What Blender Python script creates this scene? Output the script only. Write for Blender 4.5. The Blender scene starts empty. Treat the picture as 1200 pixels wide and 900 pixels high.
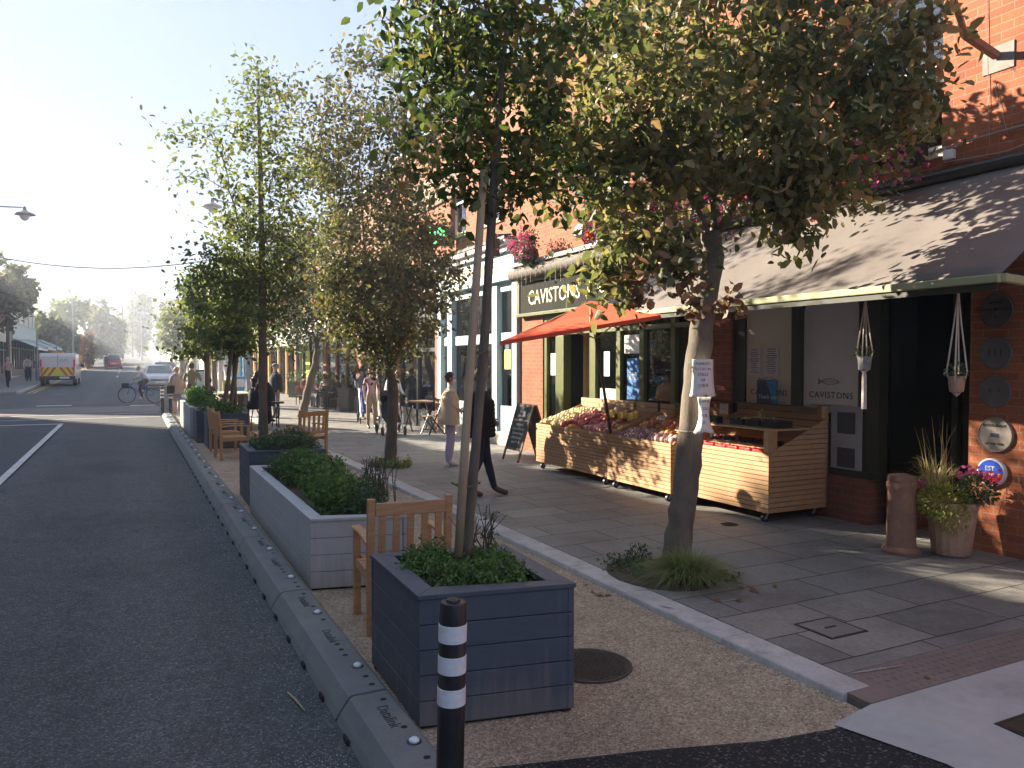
import bpy, bmesh, math, random
import numpy as np
from mathutils import Vector, Matrix
R = math.radians
random.seed(7)
sc = bpy.context.scene
COL = sc.collection
# ---------------------------------------------------------------- camera
F = 900.0; VX = 152.0; VY = 425.0; H = 1.88
YAW = math.atan((600-VX)/F); PIT = math.atan((450-VY)/F)
cam_d = bpy.data.cameras.new('camera'); cam = bpy.data.objects.new('camera', cam_d); COL.objects.link(cam)
cam_d.sensor_width = 36; cam_d.lens = 27.0; cam_d.clip_end = 3000; cam_d.clip_start = .05
cam.location = (0, 0, H); cam.rotation_euler = (math.pi/2-PIT, 0, -YAW)
sc.camera = cam
_f = Vector((math.sin(YAW)*math.cos(PIT), math.cos(YAW)*math.cos(PIT), -math.sin(PIT)))
_r = Vector((math.cos(YAW), -math.sin(YAW), 0)); _u = _r.cross(_f)
def ray(px, py): return _f + _r*((px-600)/F) + _u*((450-py)/F)
def PZ(px, py, z=0.0):      # world point seen at a photo pixel, on the level z
    d = ray(px, py); t = (z-H)/d.z; return Vector((d.x*t, d.y*t, z))
def PX(px, py, x):
    d = ray(px, py); t = x/d.x; return Vector((x, d.y*t, H+d.z*t))
def PY(px, py, y):
    d = ray(px, py); t = y/d.y; return Vector((d.x*t, y, H+d.z*t))
GP = [(-60,0),(22,0),(30,.10),(42,.24),(56,.44),(75,.78),(103,1.3),(140,2.15),(180,3.1),(250,4.9),(400,8.5),(900,12)]
def gz(y):
    for (a, za), (b, zb) in zip(GP, GP[1:]):
        if y <= b: return za+(zb-za)*max(0, y-a)/(b-a)
    return GP[-1][1]
# ---------------------------------------------------------------- object helpers
def tag(o, label=None, cat=None, group=None, kind=None):
    if label: o['label'] = label
    if cat: o['category'] = cat
    if group: o['group'] = group
    if kind: o['kind'] = kind
    return o
def thing(name, label, cat, loc=(0,0,0), rz=0, group=None):
    o = bpy.data.objects.new(name, None); COL.objects.link(o)
    o.empty_display_size = .1
    o.location = loc; o.rotation_euler = (0, 0, rz)
    return tag(o, label, cat, group)
def copy_tree(o, parent=None):
    c = o.copy(); COL.objects.link(c)
    if parent: c.parent = parent
    for ch in list(o.children): copy_tree(ch, c)
    return c
def place(proto, loc, rz, label, group=None, first=False):
    o = proto if first else copy_tree(proto)
    o.location = loc; o.rotation_euler = (0, 0, rz); o['label'] = label
    if group: o['group'] = group
    return o
class MB:
    def __init__(s): s.v = []; s.f = []; s.m = []
    def add(s, vs, fs, mi=0, M=None):
        b = len(s.v)
        for p in vs:
            p = Vector(p); s.v.append(M @ p if M else p)
        for f in fs: s.f.append([b+i for i in f]); s.m.append(mi)
        return s
    def box(s, x0, x1, y0, y1, z0, z1, mi=0, M=None):
        return s.add([(x0,y0,z0),(x1,y0,z0),(x1,y1,z0),(x0,y1,z0),(x0,y0,z1),(x1,y0,z1),(x1,y1,z1),(x0,y1,z1)],
              [(0,3,2,1),(4,5,6,7),(0,1,5,4),(1,2,6,5),(2,3,7,6),(3,0,4,7)], mi, M)
    def bar(s, a, b, w, h, mi=0, up=(0,0,1)):      # box beam from a to b
        a = Vector(a); b = Vector(b); d = (b-a); L = d.length; d.normalize()
        u = Vector(up)
        if abs(u.dot(d)) > .95: u = Vector((1,0,0))
        r = d.cross(u).normalized(); u = r.cross(d)
        M = Matrix((( d.x,r.x,u.x,a.x),(d.y,r.y,u.y,a.y),(d.z,r.z,u.z,a.z),(0,0,0,1)))
        return s.box(0, L, -w/2, w/2, -h/2, h/2, mi, M)
    def tube(s, pts, rad, n=8, mi=0, cap=True):
        pts = [Vector(p) for p in pts]
        if not hasattr(rad, '__len__'): rad = [rad]*len(pts)
        b = len(s.v); ref = Vector((.31,.17,.93)).normalized(); pr = None
        for i, p in enumerate(pts):
            d = (pts[min(i+1, len(pts)-1)]-pts[max(i-1, 0)])
            if d.length < 1e-7: d = Vector((0,0,1))
            d.normalize()
            if pr is None:
                r = d.cross(ref)
                if r.length < .05: r = d.cross(Vector((1,0,0)))
                r.normalize()
            else:
                r = (pr-d*pr.dot(d)).normalized()
            pr = r; u = d.cross(r)
            for k in range(n):
                a = 2*math.pi*k/n
                s.v.append(p+(r*math.cos(a)+u*math.sin(a))*rad[i])
        for i in range(len(pts)-1):
            for k in range(n):
                a = b+i*n+k; c = b+i*n+(k+1) % n
                s.f.append([a, c, c+n, a+n]); s.m.append(mi)
        if cap:
            s.f.append([b+k for k in range(n)][::-1]); s.m.append(mi)
            e = b+(len(pts)-1)*n; s.f.append([e+k for k in range(n)]); s.m.append(mi)
        return s
    def lathe(s, prof, n=20, c=(0,0,0), mi=0, M=None, flute=0, sx=1, sy=1):
        b = len(s.v)
        for (r, z) in prof:
            for k in range(n):
                a = 2*math.pi*k/n; rr = r*(1+flute*(k % 2))
                p = Vector((c[0]+rr*math.cos(a)*sx, c[1]+rr*math.sin(a)*sy, c[2]+z))
                s.v.append(M @ p if M else p)
        for i in range(len(prof)-1):
            for k in range(n):
                a = b+i*n+k; c2 = b+i*n+(k+1) % n
                s.f.append([a, c2, c2+n, a+n]); s.m.append(mi)
        s.f.append([b+k for k in range(n)][::-1]); s.m.append(mi)
        e = b+(len(prof)-1)*n; s.f.append([e+k for k in range(n)]); s.m.append(mi)
        return s
    def ell(s, c, rx, ry, rz, n=12, m=8, mi=0, M=None):
        prof = [(max(math.sin(math.pi*i/m), .02), -math.cos(math.pi*i/m)) for i in range(m+1)]
        b = len(s.v)
        for (r, z) in prof:
            for k in range(n):
                a = 2*math.pi*k/n
                p = Vector((rx*r*math.cos(a), ry*r*math.sin(a), rz*z))
                s.v.append(Vector(c)+(M @ p if M else p))
        for i in range(m):
            for k in range(n):
                a = b+i*n+k; c2 = b+i*n+(k+1) % n
                s.f.append([a, c2, c2+n, a+n]); s.m.append(mi)
        return s
    def prism(s, poly, x0, x1, axis='x', mi=0, M=None):   # poly 2-d extruded along an axis
        n = len(poly); vs = []
        for t in (x0, x1):
            for (a, b2) in poly:
                vs.append({'x':(t,a,b2),'y':(a,t,b2),'z':(a,b2,t)}[axis])
        fs = [tuple(range(n))[::-1], tuple(range(n, 2*n))]+[(i, (i+1) % n, n+(i+1) % n, n+i) for i in range(n)]
        return s.add(vs, fs, mi, M)
    def build(s, name, mats, parent=None, world=True, smooth=False, bevel=0, seg=2, label=None):
        if not isinstance(mats, (list, tuple)): mats = [mats]
        off = Vector((0,0,0))
        if parent is not None and world:
            p = parent
            while p is not None: off = off+Vector(p.location); p = p.parent
        me = bpy.data.meshes.new(name)
        me.from_pydata([tuple(p-off) for p in s.v], [], s.f)
        for m in mats: me.materials.append(m)
        me.polygons.foreach_set('material_index', s.m)
        me.update()
        bm = bmesh.new(); bm.from_mesh(me); bmesh.ops.recalc_face_normals(bm, faces=bm.faces); bm.to_mesh(me); bm.free()
        if smooth: me.polygons.foreach_set('use_smooth', [True]*len(me.polygons))
        o = bpy.data.objects.new(name, me); COL.objects.link(o)
        if parent is not None: o.parent = parent
        if smooth == 'auto':
            try: me.set_sharp_from_angle(angle=R(40))
            except Exception: pass
        if bevel:
            b = o.modifiers.new('bevel', 'BEVEL'); b.width = bevel; b.segments = seg; b.limit_method = 'ANGLE'; b.angle_limit = R(40)
        if label: o['label'] = label
        return o
def struct(name, mb, mats, **k): return tag(mb.build(name, mats, **k), kind='structure')
# ---------------------------------------------------------------- materials
MATS = {}
def newmat(name):
    m = bpy.data.materials.new(name); m.use_nodes = True; nt = m.node_tree
    for n in list(nt.nodes): nt.nodes.remove(n)
    out = nt.nodes.new('ShaderNodeOutputMaterial'); b = nt.nodes.new('ShaderNodeBsdfPrincipled')
    nt.links.new(b.outputs[0], out.inputs[0]); return m, nt, b, out
def N(nt, t, **k):
    n = nt.nodes.new(t)
    for a, v in k.items():
        if a.startswith('i_'):
            key = a[2:]; key = int(key) if key.isdigit() else key.replace('_', ' ')
            n.inputs[key].default_value = v
        else: setattr(n, a, v)
    return n
def ramp(nt, fac, stops):
    r = nt.nodes.new('ShaderNodeValToRGB'); e = r.color_ramp.elements
    while len(e) < len(stops): e.new(.5)
    for x, (p, c) in zip(e, stops):
        x.position = p; x.color = (*c, 1) if len(c) == 3 else c
    nt.links.new(fac, r.inputs[0]); return r.outputs[0]
def sh(c, k): return tuple(max(0, min(1, x*k)) for x in c)
def pm(name, col, rough=.6, var=.18, scale=6, bump=.08, bscale=None, metal=0, coord='Object', spec=.5, stretch=None, dirt=0, emit=0, coat=0, island=0, objr=0, stain=0):
    """procedural paint/wood/stone: base colour varied by noise on two scales, roughness and bump too"""
    if name in MATS: return MATS[name]
    m, nt, b, out = newmat(name); L = nt.links.new
    tc = N(nt, 'ShaderNodeTexCoord'); src = tc.outputs[coord]
    if coord == 'World':
        src = None
    if stretch:
        mp = N(nt, 'ShaderNodeMapping'); mp.inputs['Scale'].default_value = stretch; L(src, mp.inputs[0]); src = mp.outputs[0]
    n1 = N(nt, 'ShaderNodeTexNoise', i_Scale=scale, i_Detail=6, i_Roughness=.6); L(src, n1.inputs[0])
    n2 = N(nt, 'ShaderNodeTexNoise', i_Scale=scale*7, i_Detail=3); L(src, n2.inputs[0])
    ad = N(nt, 'ShaderNodeMath', operation='ADD'); L(n1.outputs[0], ad.inputs[0])
    ml = N(nt, 'ShaderNodeMath', operation='MULTIPLY'); L(n2.outputs[0], ml.inputs[0]); ml.inputs[1].default_value = .4; L(ml.outputs[0], ad.inputs[1])
    fac = ad.outputs[0]
    if island:
        g = N(nt, 'ShaderNodeNewGeometry'); mi = N(nt, 'ShaderNodeMath', operation='MULTIPLY_ADD'); L(g.outputs['Random Per Island'], mi.inputs[0]); mi.inputs[1].default_value = island; L(fac, mi.inputs[2])
        sb = N(nt, 'ShaderNodeMath', operation='SUBTRACT'); L(mi.outputs[0], sb.inputs[0]); sb.inputs[1].default_value = island/2; fac = sb.outputs[0]
    c = ramp(nt, fac, [(.42, sh(col, 1-var)), (.7, col), (.98, sh(col, 1+var))])
    if dirt:
        n3 = N(nt, 'ShaderNodeTexNoise', i_Scale=scale*.5, i_Detail=8, i_Roughness=.7); L(src, n3.inputs[0])
        f = ramp(nt, n3.outputs[0], [(.5, (0,0,0)), (.72, (dirt,)*3)])
        mx = N(nt, 'ShaderNodeMixRGB'); L(f, mx.inputs[0]); L(c, mx.inputs[1]); mx.inputs[2].default_value = (.10,.085,.065,1); c = mx.outputs[0]
    if objr:
        oi = N(nt, 'ShaderNodeObjectInfo'); hs_ = N(nt, 'ShaderNodeHueSaturation'); mr = N(nt, 'ShaderNodeMapRange'); L(oi.outputs['Random'], mr.inputs[0]); mr.inputs[3].default_value = .5-objr; mr.inputs[4].default_value = .5+objr; L(mr.outputs[0], hs_.inputs['Hue'])
        m5 = N(nt, 'ShaderNodeMath', operation='MULTIPLY'); L(oi.outputs['Random'], m5.inputs[0]); m5.inputs[1].default_value = 7.31; m6 = N(nt, 'ShaderNodeMath', operation='FRACT'); L(m5.outputs[0], m6.inputs[0]); m7 = N(nt, 'ShaderNodeMapRange'); L(m6.outputs[0], m7.inputs[0]); m7.inputs[3].default_value = .6; m7.inputs[4].default_value = 1.25; L(m7.outputs[0], hs_.inputs['Value'])
        L(c, hs_.inputs['Color']); c = hs_.outputs[0]
    if stain:      # splashed dirt near the ground and vertical runs
        g7 = N(nt, 'ShaderNodeNewGeometry'); s7 = N(nt, 'ShaderNodeSeparateXYZ'); L(g7.outputs['Position'], s7.inputs[0])
        mp7 = N(nt, 'ShaderNodeMapping'); mp7.inputs['Scale'].default_value = (22,22,1.6); L(g7.outputs['Position'], mp7.inputs[0])
        n7 = N(nt, 'ShaderNodeTexNoise', i_Scale=1.0, i_Detail=5); L(mp7.outputs[0], n7.inputs[0])
        zr = N(nt, 'ShaderNodeMapRange'); L(s7.outputs[2], zr.inputs[0]); zr.inputs[1].default_value = 0; zr.inputs[2].default_value = .35; zr.inputs[3].default_value = .42; zr.inputs[4].default_value = .0
        a7 = N(nt, 'ShaderNodeMath', operation='ADD'); L(n7.outputs[0], a7.inputs[0]); L(zr.outputs[0], a7.inputs[1])
        f7 = ramp(nt, a7.outputs[0], [(.58, (0,0,0)), (.9, (stain,)*3)])
        x7 = N(nt, 'ShaderNodeMixRGB'); L(f7, x7.inputs[0]); L(c, x7.inputs[1]); x7.inputs[2].default_value = (.22,.19,.15,1); c = x7.outputs[0]
    L(c, b.inputs['Base Color'])
    b.inputs['Metallic'].default_value = metal; b.inputs['Specular IOR Level'].default_value = spec
    if coat: b.inputs['Coat Weight'].default_value = coat
    rr = N(nt, 'ShaderNodeMapRange'); L(n2.outputs[0], rr.inputs[0]); rr.inputs[3].default_value = max(0, rough-.1); rr.inputs[4].default_value = min(1, rough+.1); L(rr.outputs[0], b.inputs['Roughness'])
    if bump:
        nb = N(nt, 'ShaderNodeTexNoise', i_Scale=bscale or scale*10, i_Detail=4); L(src, nb.inputs[0])
        bp = N(nt, 'ShaderNodeBump', i_Strength=bump, i_Distance=.01); L(nb.outputs[0], bp.inputs['Height']); L(bp.outputs[0], b.inputs['Normal'])
    if emit:
        b.inputs['Emission Color'].default_value = (*col, 1); b.inputs['Emission Strength'].default_value = emit
    MATS[name] = m; return m
def brick(name, c1, c2, mort, bw=.225, bh=.078, mo=.008, painted=False):
    m, nt, b, out = newmat(name); L = nt.links.new
    g = N(nt, 'ShaderNodeNewGeometry'); sp = N(nt, 'ShaderNodeSeparateXYZ'); L(g.outputs['Position'], sp.inputs[0])
    ad = N(nt, 'ShaderNodeMath', operation='ADD'); L(sp.outputs[0], ad.inputs[0]); L(sp.outputs[1], ad.inputs[1])
    cb = N(nt, 'ShaderNodeCombineXYZ'); L(ad.outputs[0], cb.inputs[0]); L(sp.outputs[2], cb.inputs[1])
    br = N(nt, 'ShaderNodeTexBrick', i_Scale=1.0); L(cb.outputs[0], br.inputs[0])
    br.inputs['Brick Width'].default_value = bw; br.inputs['Row Height'].default_value = bh; br.inputs['Mortar Size'].default_value = mo
    br.inputs['Mortar Smooth'].default_value = .3; br.inputs['Bias'].default_value = 0
    br.inputs['Color1'].default_value = (*c1, 1); br.inputs['Color2'].default_value = (*c2, 1); br.inputs['Mortar'].default_value = (*mort, 1)
    no = N(nt, 'ShaderNodeTexNoise', i_Scale=1.3, i_Detail=8, i_Roughness=.65); L(g.outputs['Position'], no.inputs[0])
    n2 = N(nt, 'ShaderNodeTexNoise', i_Scale=40, i_Detail=3); L(g.outputs['Position'], n2.inputs[0])
    r = ramp(nt, no.outputs[0], [(.3, (.62,.6,.58)), (.55, (1,1,1)), (.8, (1.0,1.0,1.0))])
    mx = N(nt, 'ShaderNodeMixRGB', blend_type='MULTIPLY'); mx.inputs[0].default_value = .9; L(br.outputs[0], mx.inputs[1]); L(r, mx.inputs[2])
    r2 = ramp(nt, n2.outputs[0], [(.3, (.78,.76,.74)), (.7, (1.0,1.0,1.0))])
    m2 = N(nt, 'ShaderNodeMixRGB', blend_type='MULTIPLY'); m2.inputs[0].default_value = .8; L(mx.outputs[0], m2.inputs[1]); L(r2, m2.inputs[2])
    L(m2.outputs[0], b.inputs['Base Color']); b.inputs['Roughness'].default_value = .85
    hh = N(nt, 'ShaderNodeMath', operation='MULTIPLY_ADD'); L(br.outputs['Fac'], hh.inputs[0]); hh.inputs[1].default_value = -1; L(n2.outputs[0], hh.inputs[2])
    bp = N(nt, 'ShaderNodeBump', i_Strength=.5, i_Distance=.008); L(hh.outputs[0], bp.inputs['Height']); L(bp.outputs[0], b.inputs['Normal'])
    MATS[name] = m; return m
def leafmat(name, stops, trans=.35, rough=.55):
    m, nt, b, out = newmat(name); L = nt.links.new
    g = N(nt, 'ShaderNodeNewGeometry')
    no = N(nt, 'ShaderNodeTexNoise', i_Scale=1.6, i_Detail=2); L(g.outputs['Position'], no.inputs[0])
    mi = N(nt, 'ShaderNodeMath', operation='MULTIPLY_ADD'); L(no.outputs[0], mi.inputs[0]); mi.inputs[1].default_value = .7
    s2 = N(nt, 'ShaderNodeMath', operation='MULTIPLY'); L(g.outputs['Random Per Island'], s2.inputs[0]); s2.inputs[1].default_value = .85
    L(s2.outputs[0], mi.inputs[2])
    sb = N(nt, 'ShaderNodeMath', operation='SUBTRACT', use_clamp=True); L(mi.outputs[0], sb.inputs[0]); sb.inputs[1].default_value = .28
    c = ramp(nt, sb.outputs[0], stops)
    L(c, b.inputs['Base Color']); b.inputs['Roughness'].default_value = rough; b.inputs['Specular IOR Level'].default_value = .4
    t = N(nt, 'ShaderNodeBsdfTranslucent'); tb = N(nt, 'ShaderNodeMixRGB', blend_type='MULTIPLY'); tb.inputs[0].default_value = 1; L(c, tb.inputs[1]); tb.inputs[2].default_value = (1.25,1.22,.78,1); L(tb.outputs[0], t.inputs[0])
    mx = N(nt, 'ShaderNodeMixShader'); mx.inputs[0].default_value = trans; L(b.outputs[0], mx.inputs[1]); L(t.outputs[0], mx.inputs[2]); L(mx.outputs[0], out.inputs[0])
    MATS[name] = m; return m
def glassmat(name, tint=(.8,.85,.85), gl=.12, base=.06, ior=1.5):
    m, nt, b, out = newmat(name); L = nt.links.new; nt.nodes.remove(b)
    t = N(nt, 'ShaderNodeBsdfTransparent'); t.inputs[0].default_value = (*tint, 1)
    g = N(nt, 'ShaderNodeBsdfGlossy'); g.inputs['Roughness'].default_value = .02; g.inputs[0].default_value = (.9,.9,.9,1)
    fr = N(nt, 'ShaderNodeFresnel', i_IOR=ior); ad = N(nt, 'ShaderNodeMath', operation='ADD'); L(fr.outputs[0], ad.inputs[0]); ad.inputs[1].default_value = base
    no = N(nt, 'ShaderNodeTexNoise', i_Scale=1.1); bp = N(nt, 'ShaderNodeBump', i_Strength=.03, i_Distance=.05); L(no.outputs[0], bp.inputs['Height']); L(bp.outputs[0], g.inputs['Normal'])
    mx = N(nt, 'ShaderNodeMixShader'); L(ad.outputs[0], mx.inputs[0]); L(t.outputs[0], mx.inputs[1]); L(g.outputs[0], mx.inputs[2]); L(mx.outputs[0], out.inputs[0])
    MATS[name] = m; return m

def asphalt(name, base, light, joint=False):
    m, nt, b, out = newmat(name); L = nt.links.new
    g = N(nt, 'ShaderNodeNewGeometry'); P = g.outputs['Position']
    vo = N(nt, 'ShaderNodeTexVoronoi', i_Scale=95); L(P, vo.inputs[0])
    n1 = N(nt, 'ShaderNodeTexNoise', i_Scale=.55, i_Detail=7, i_Roughness=.6); L(P, n1.inputs[0])
    n2 = N(nt, 'ShaderNodeTexNoise', i_Scale=160, i_Detail=3); L(P, n2.inputs[0])
    n3 = N(nt, 'ShaderNodeTexNoise', i_Scale=5, i_Detail=8, i_Roughness=.75); L(P, n3.inputs[0])
    hs = N(nt, 'ShaderNodeSeparateColor'); L(vo.outputs['Color'], hs.inputs[0])
    c1 = ramp(nt, hs.outputs[0], [(0, sh(base, .55)), (.5, base), (.86, sh(base, 1.25)), (.97, light)])
    c2 = ramp(nt, n1.outputs[0], [(.32, (.72,)*3), (.5, (1,)*3), (.7, (1.0,)*3)])
    c3 = ramp(nt, n3.outputs[0], [(.30, (.74,)*3), (.6, (1,)*3)])
    if joint:
        sx = N(nt, 'ShaderNodeSeparateXYZ'); L(P, sx.inputs[0]); wv = N(nt, 'ShaderNodeMath', operation='SINE'); w1 = N(nt, 'ShaderNodeMath', operation='MULTIPLY_ADD'); L(sx.outputs[0], w1.inputs[0]); w1.inputs[1].default_value = 3.7
        w2 = N(nt, 'ShaderNodeMath', operation='MULTIPLY'); L(n1.outputs[0], w2.inputs[0]); w2.inputs[1].default_value = 2.2; L(w2.outputs[0], w1.inputs[2]); L(w1.outputs[0], wv.inputs[0])
        c4 = ramp(nt, wv.outputs[0], [(0, (.84,.84,.85)), (1, (1.0,1.0,1.0))])
        vc = N(nt, 'ShaderNodeTexVoronoi', feature='DISTANCE_TO_EDGE', i_Scale=.33); wn = N(nt, 'ShaderNodeTexNoise', i_Scale=2.5, i_Detail=6); L(P, wn.inputs[0]); vm = N(nt, 'ShaderNodeVectorMath', operation='MULTIPLY_ADD'); L(wn.outputs['Color'], vm.inputs[0]); vm.inputs[1].default_value = (.5,.5,0); L(P, vm.inputs[2]); L(vm.outputs[0], vc.inputs[0])
        c5 = ramp(nt, vc.outputs['Distance'], [(.0018, (.45,)*3), (.004, (1,)*3)])
        m8 = N(nt, 'ShaderNodeMixRGB', blend_type='MULTIPLY'); m8.inputs[0].default_value = 1; L(c3, m8.inputs[1]); L(c4, m8.inputs[2]); m9 = N(nt, 'ShaderNodeMixRGB', blend_type='MULTIPLY'); m9.inputs[0].default_value = .55; L(m8.outputs[0], m9.inputs[1]); L(c5, m9.inputs[2]); c3 = m9.outputs[0]
    mx = N(nt, 'ShaderNodeMixRGB', blend_type='MULTIPLY'); mx.inputs[0].default_value = 1; L(c1, mx.inputs[1]); L(c2, mx.inputs[2])
    m3 = N(nt, 'ShaderNodeMixRGB', blend_type='MULTIPLY'); m3.inputs[0].default_value = 1; L(mx.outputs[0], m3.inputs[1]); L(c3, m3.inputs[2])
    L(m3.outputs[0], b.inputs['Base Color']); b.inputs['Roughness'].default_value = .82; b.inputs['Specular IOR Level'].default_value = .35
    ad = N(nt, 'ShaderNodeMath', operation='ADD'); L(vo.outputs['Distance'], ad.inputs[0]); L(n2.outputs[0], ad.inputs[1])
    bp = N(nt, 'ShaderNodeBump', i_Strength=.7, i_Distance=.006); L(ad.outputs[0], bp.inputs['Height']); L(bp.outputs[0], b.inputs['Normal'])
    MATS[name] = m; return m
def paving(name):
    m, nt, b, out = newmat(name); L = nt.links.new
    g = N(nt, 'ShaderNodeNewGeometry'); sp = N(nt, 'ShaderNodeSeparateXYZ'); L(g.outputs['Position'], sp.inputs[0])
    wob = N(nt, 'ShaderNodeTexNoise', i_Scale=1.4, i_Detail=3); L(g.outputs['Position'], wob.inputs[0])
    wm = N(nt, 'ShaderNodeMath', operation='MULTIPLY_ADD'); L(wob.outputs[0], wm.inputs[0]); wm.inputs[1].default_value = .05; L(sp.outputs[1], wm.inputs[2])
    cb = N(nt, 'ShaderNodeCombineXYZ'); L(sp.outputs[0], cb.inputs[0]); L(wm.outputs[0], cb.inputs[1])
    br = N(nt, 'ShaderNodeTexBrick', i_Scale=1.0, offset=.37, squash=1.25, squash_frequency=3); L(cb.outputs[0], br.inputs[0])
    br.inputs['Brick Width'].default_value = .78; br.inputs['Row Height'].default_value = .46; br.inputs['Mortar Size'].default_value = .007; br.inputs['Mortar Smooth'].default_value = .25
    br.inputs['Color1'].default_value = (.31,.305,.285,1); br.inputs['Color2'].default_value = (.225,.23,.225,1); br.inputs['Mortar'].default_value = (.045,.045,.035,1)
    n1 = N(nt, 'ShaderNodeTexNoise', i_Scale=1.1, i_Detail=8, i_Roughness=.7); L(g.outputs['Position'], n1.inputs[0])
    n2 = N(nt, 'ShaderNodeTexNoise', i_Scale=34, i_Detail=5, i_Roughness=.7); L(g.outputs['Position'], n2.inputs[0])
    c2 = ramp(nt, n1.outputs[0], [(.3, (.62,.6,.58)), (.52, (1,.98,.95)), (.75, (1.0,1.0,1.0))])
    c3 = ramp(nt, n2.outputs[0], [(.3, (.72,.72,.72)), (.6, (1,1,1))])
    a = N(nt, 'ShaderNodeMixRGB', blend_type='MULTIPLY'); a.inputs[0].default_value = 1; L(br.outputs[0], a.inputs[1]); L(c2, a.inputs[2])
    a2 = N(nt, 'ShaderNodeMixRGB', blend_type='MULTIPLY'); a2.inputs[0].default_value = 1; L(a.outputs[0], a2.inputs[1]); L(c3, a2.inputs[2])
    # chewing gum and droppings
    vo = N(nt, 'ShaderNodeTexVoronoi', i_Scale=2.3); L(g.outputs['Position'], vo.inputs[0])
    s = ramp(nt, vo.outputs['Distance'], [(.035, (1,1,1)), (.05, (0,0,0))])
    a3 = N(nt, 'ShaderNodeMixRGB'); L(s, a3.inputs[0]); L(a2.outputs[0], a3.inputs[1]); a3.inputs[2].default_value = (.09,.085,.08,1)
    L(a3.outputs[0], b.inputs['Base Color'])
    rr = N(nt, 'ShaderNodeMapRange'); L(n1.outputs[0], rr.inputs[0]); rr.inputs[3].default_value = .55; rr.inputs[4].default_value = .9; L(rr.outputs[0], b.inputs['Roughness'])
    hh = N(nt, 'ShaderNodeMath', operation='MULTIPLY_ADD'); L(br.outputs['Fac'], hh.inputs[0]); hh.inputs[1].default_value = -1.2; L(n2.outputs[0], hh.inputs[2])
    bp = N(nt, 'ShaderNodeBump', i_Strength=.45, i_Distance=.008); L(hh.outputs[0], bp.inputs['Height']); L(bp.outputs[0], b.inputs['Normal'])
    MATS[name] = m; return m

M_road = asphalt('asphalt', (.100,.108,.108), (.24,.24,.24), True)
M_black = asphalt('fresh_asphalt', (.026,.027,.03), (.16,.16,.16))
M_tan = asphalt('resin_gravel', (.42,.33,.23), (.62,.54,.42))
M_pave = paving('paving')
M_brick = brick('red_brick', (.44,.13,.052), (.33,.092,.038), (.36,.20,.13), mo=.007)
M_brick2 = brick('dark_brick', (.30,.09,.05), (.22,.07,.04), (.2,.15,.12))
M_brick3 = brick('old_brick', (.42,.14,.08), (.34,.11,.07), (.34,.28,.22))
M_conc = pm('pale_concrete', (.42,.42,.41), .85, .16, 2.2, .3, dirt=.6)
M_kerb = pm('kerb_granite', (.48,.47,.45), .8, .35, 7, .3, dirt=.6)
M_sep = pm('moulded_rubber_grey', (.16,.17,.165), .75, .2, 5, .15, dirt=.5)
M_white = pm('white_line_paint', (.62,.62,.60), .7, .22, 9, .1, dirt=.5)
M_yel = pm('yellow_line_paint', (.55,.42,.12), .7, .22, 9, .1, dirt=.3)
M_slate = pm('slate_grey_composite', (.070,.086,.112), .6, .16, 3, .14, stretch=(1,1,4), dirt=.25, stain=.4)
M_lgrey = pm('light_grey_composite', (.42,.45,.455), .6, .1, 3, .1, dirt=.25, stain=.45)
M_soil = pm('soil', (.09,.07,.05), .95, .4, 14, .5)
M_teak = pm('teak', (.46,.27,.13), .6, .28, 5, .12, stretch=(1,9,9))
M_cedar = pm('cedar_slats', (.50,.30,.15), .6, .14, 2.0, .08, stretch=(9,.5,9), island=.4)
M_ply = pm('pine_board', (.56,.36,.18), .6, .2, 3, .08, stretch=(2,8,8))
M_darkgap = pm('dark_gap', (.02,.014,.01), .9, .1, 5, 0)
M_olive = pm('olive_green_paint', (.105,.12,.035), .4, .15, 3, .04)
M_dkgreen = pm('dark_green_paint', (.022,.026,.014), .45, .15, 3, .04)
M_cream = pm('cream_board', (.80,.74,.58), .6, .05, 2, 0)
M_rblind = pm('grey_blind', (.74,.70,.64), .7, .08, 2, 0)
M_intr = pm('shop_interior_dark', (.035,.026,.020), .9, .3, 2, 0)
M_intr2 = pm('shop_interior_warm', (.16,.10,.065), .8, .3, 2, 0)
M_awn = pm('brown_canvas', (.168,.150,.138), .85, .18, 1.1, .25, bscale=7, dirt=.25)
M_awng = pm('pale_green_valance', (.36,.37,.20), .6, .08, 5, .03)
M_red = pm('orange_red_canvas', (.80,.10,.035), .8, .08, 3, .05)
M_redt = M_red
M_metal = pm('galvanised_steel', (.45,.46,.47), .45, .12, 8, .05, metal=.7)
M_dark = pm('black_metal', (.02,.02,.022), .45, .2, 8, .05)
M_blackpl = pm('black_plastic', (.018,.018,.020), .45, .4, 6, .1, dirt=.3, stain=.5)
M_refl = pm('white_reflective_tape', (.74,.76,.80), .35, .12, 60, .05)
M_glass = glassmat('window_glass', (.95,.97,.96), base=.05); M_glassk = glassmat('deep_glass', (.5,.5,.5), base=.0, ior=1.08)
M_glassd = glassmat('dark_window_glass', (.62,.66,.66), base=.09)
M_clear = glassmat('clear_plastic', (.9,.92,.92), base=.03)
M_paper = pm('paper', (.74,.73,.72), .8, .06, 4, .05)
M_ink = pm('ink', (.05,.05,.055), .8, .1, 4, 0)
M_letter = pm('cream_lettering', (.72,.66,.48), .5, .05, 4, 0)
M_gold = pm('gold_lettering', (.55,.40,.16), .5, .1, 4, 0)
M_pblue = pm('pale_blue_paint', (.40,.52,.58), .5, .07, 3, .03, dirt=.12)
M_wpaint = pm('white_paint', (.74,.74,.72), .5, .06, 3, .03, dirt=.15)
M_stone = pm('stucco', (.55,.50,.42), .85, .12, 2.5, .15, dirt=.2)
M_terra = pm('terracotta', (.27,.145,.10), .85, .4, 4, .3, dirt=.8)
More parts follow.
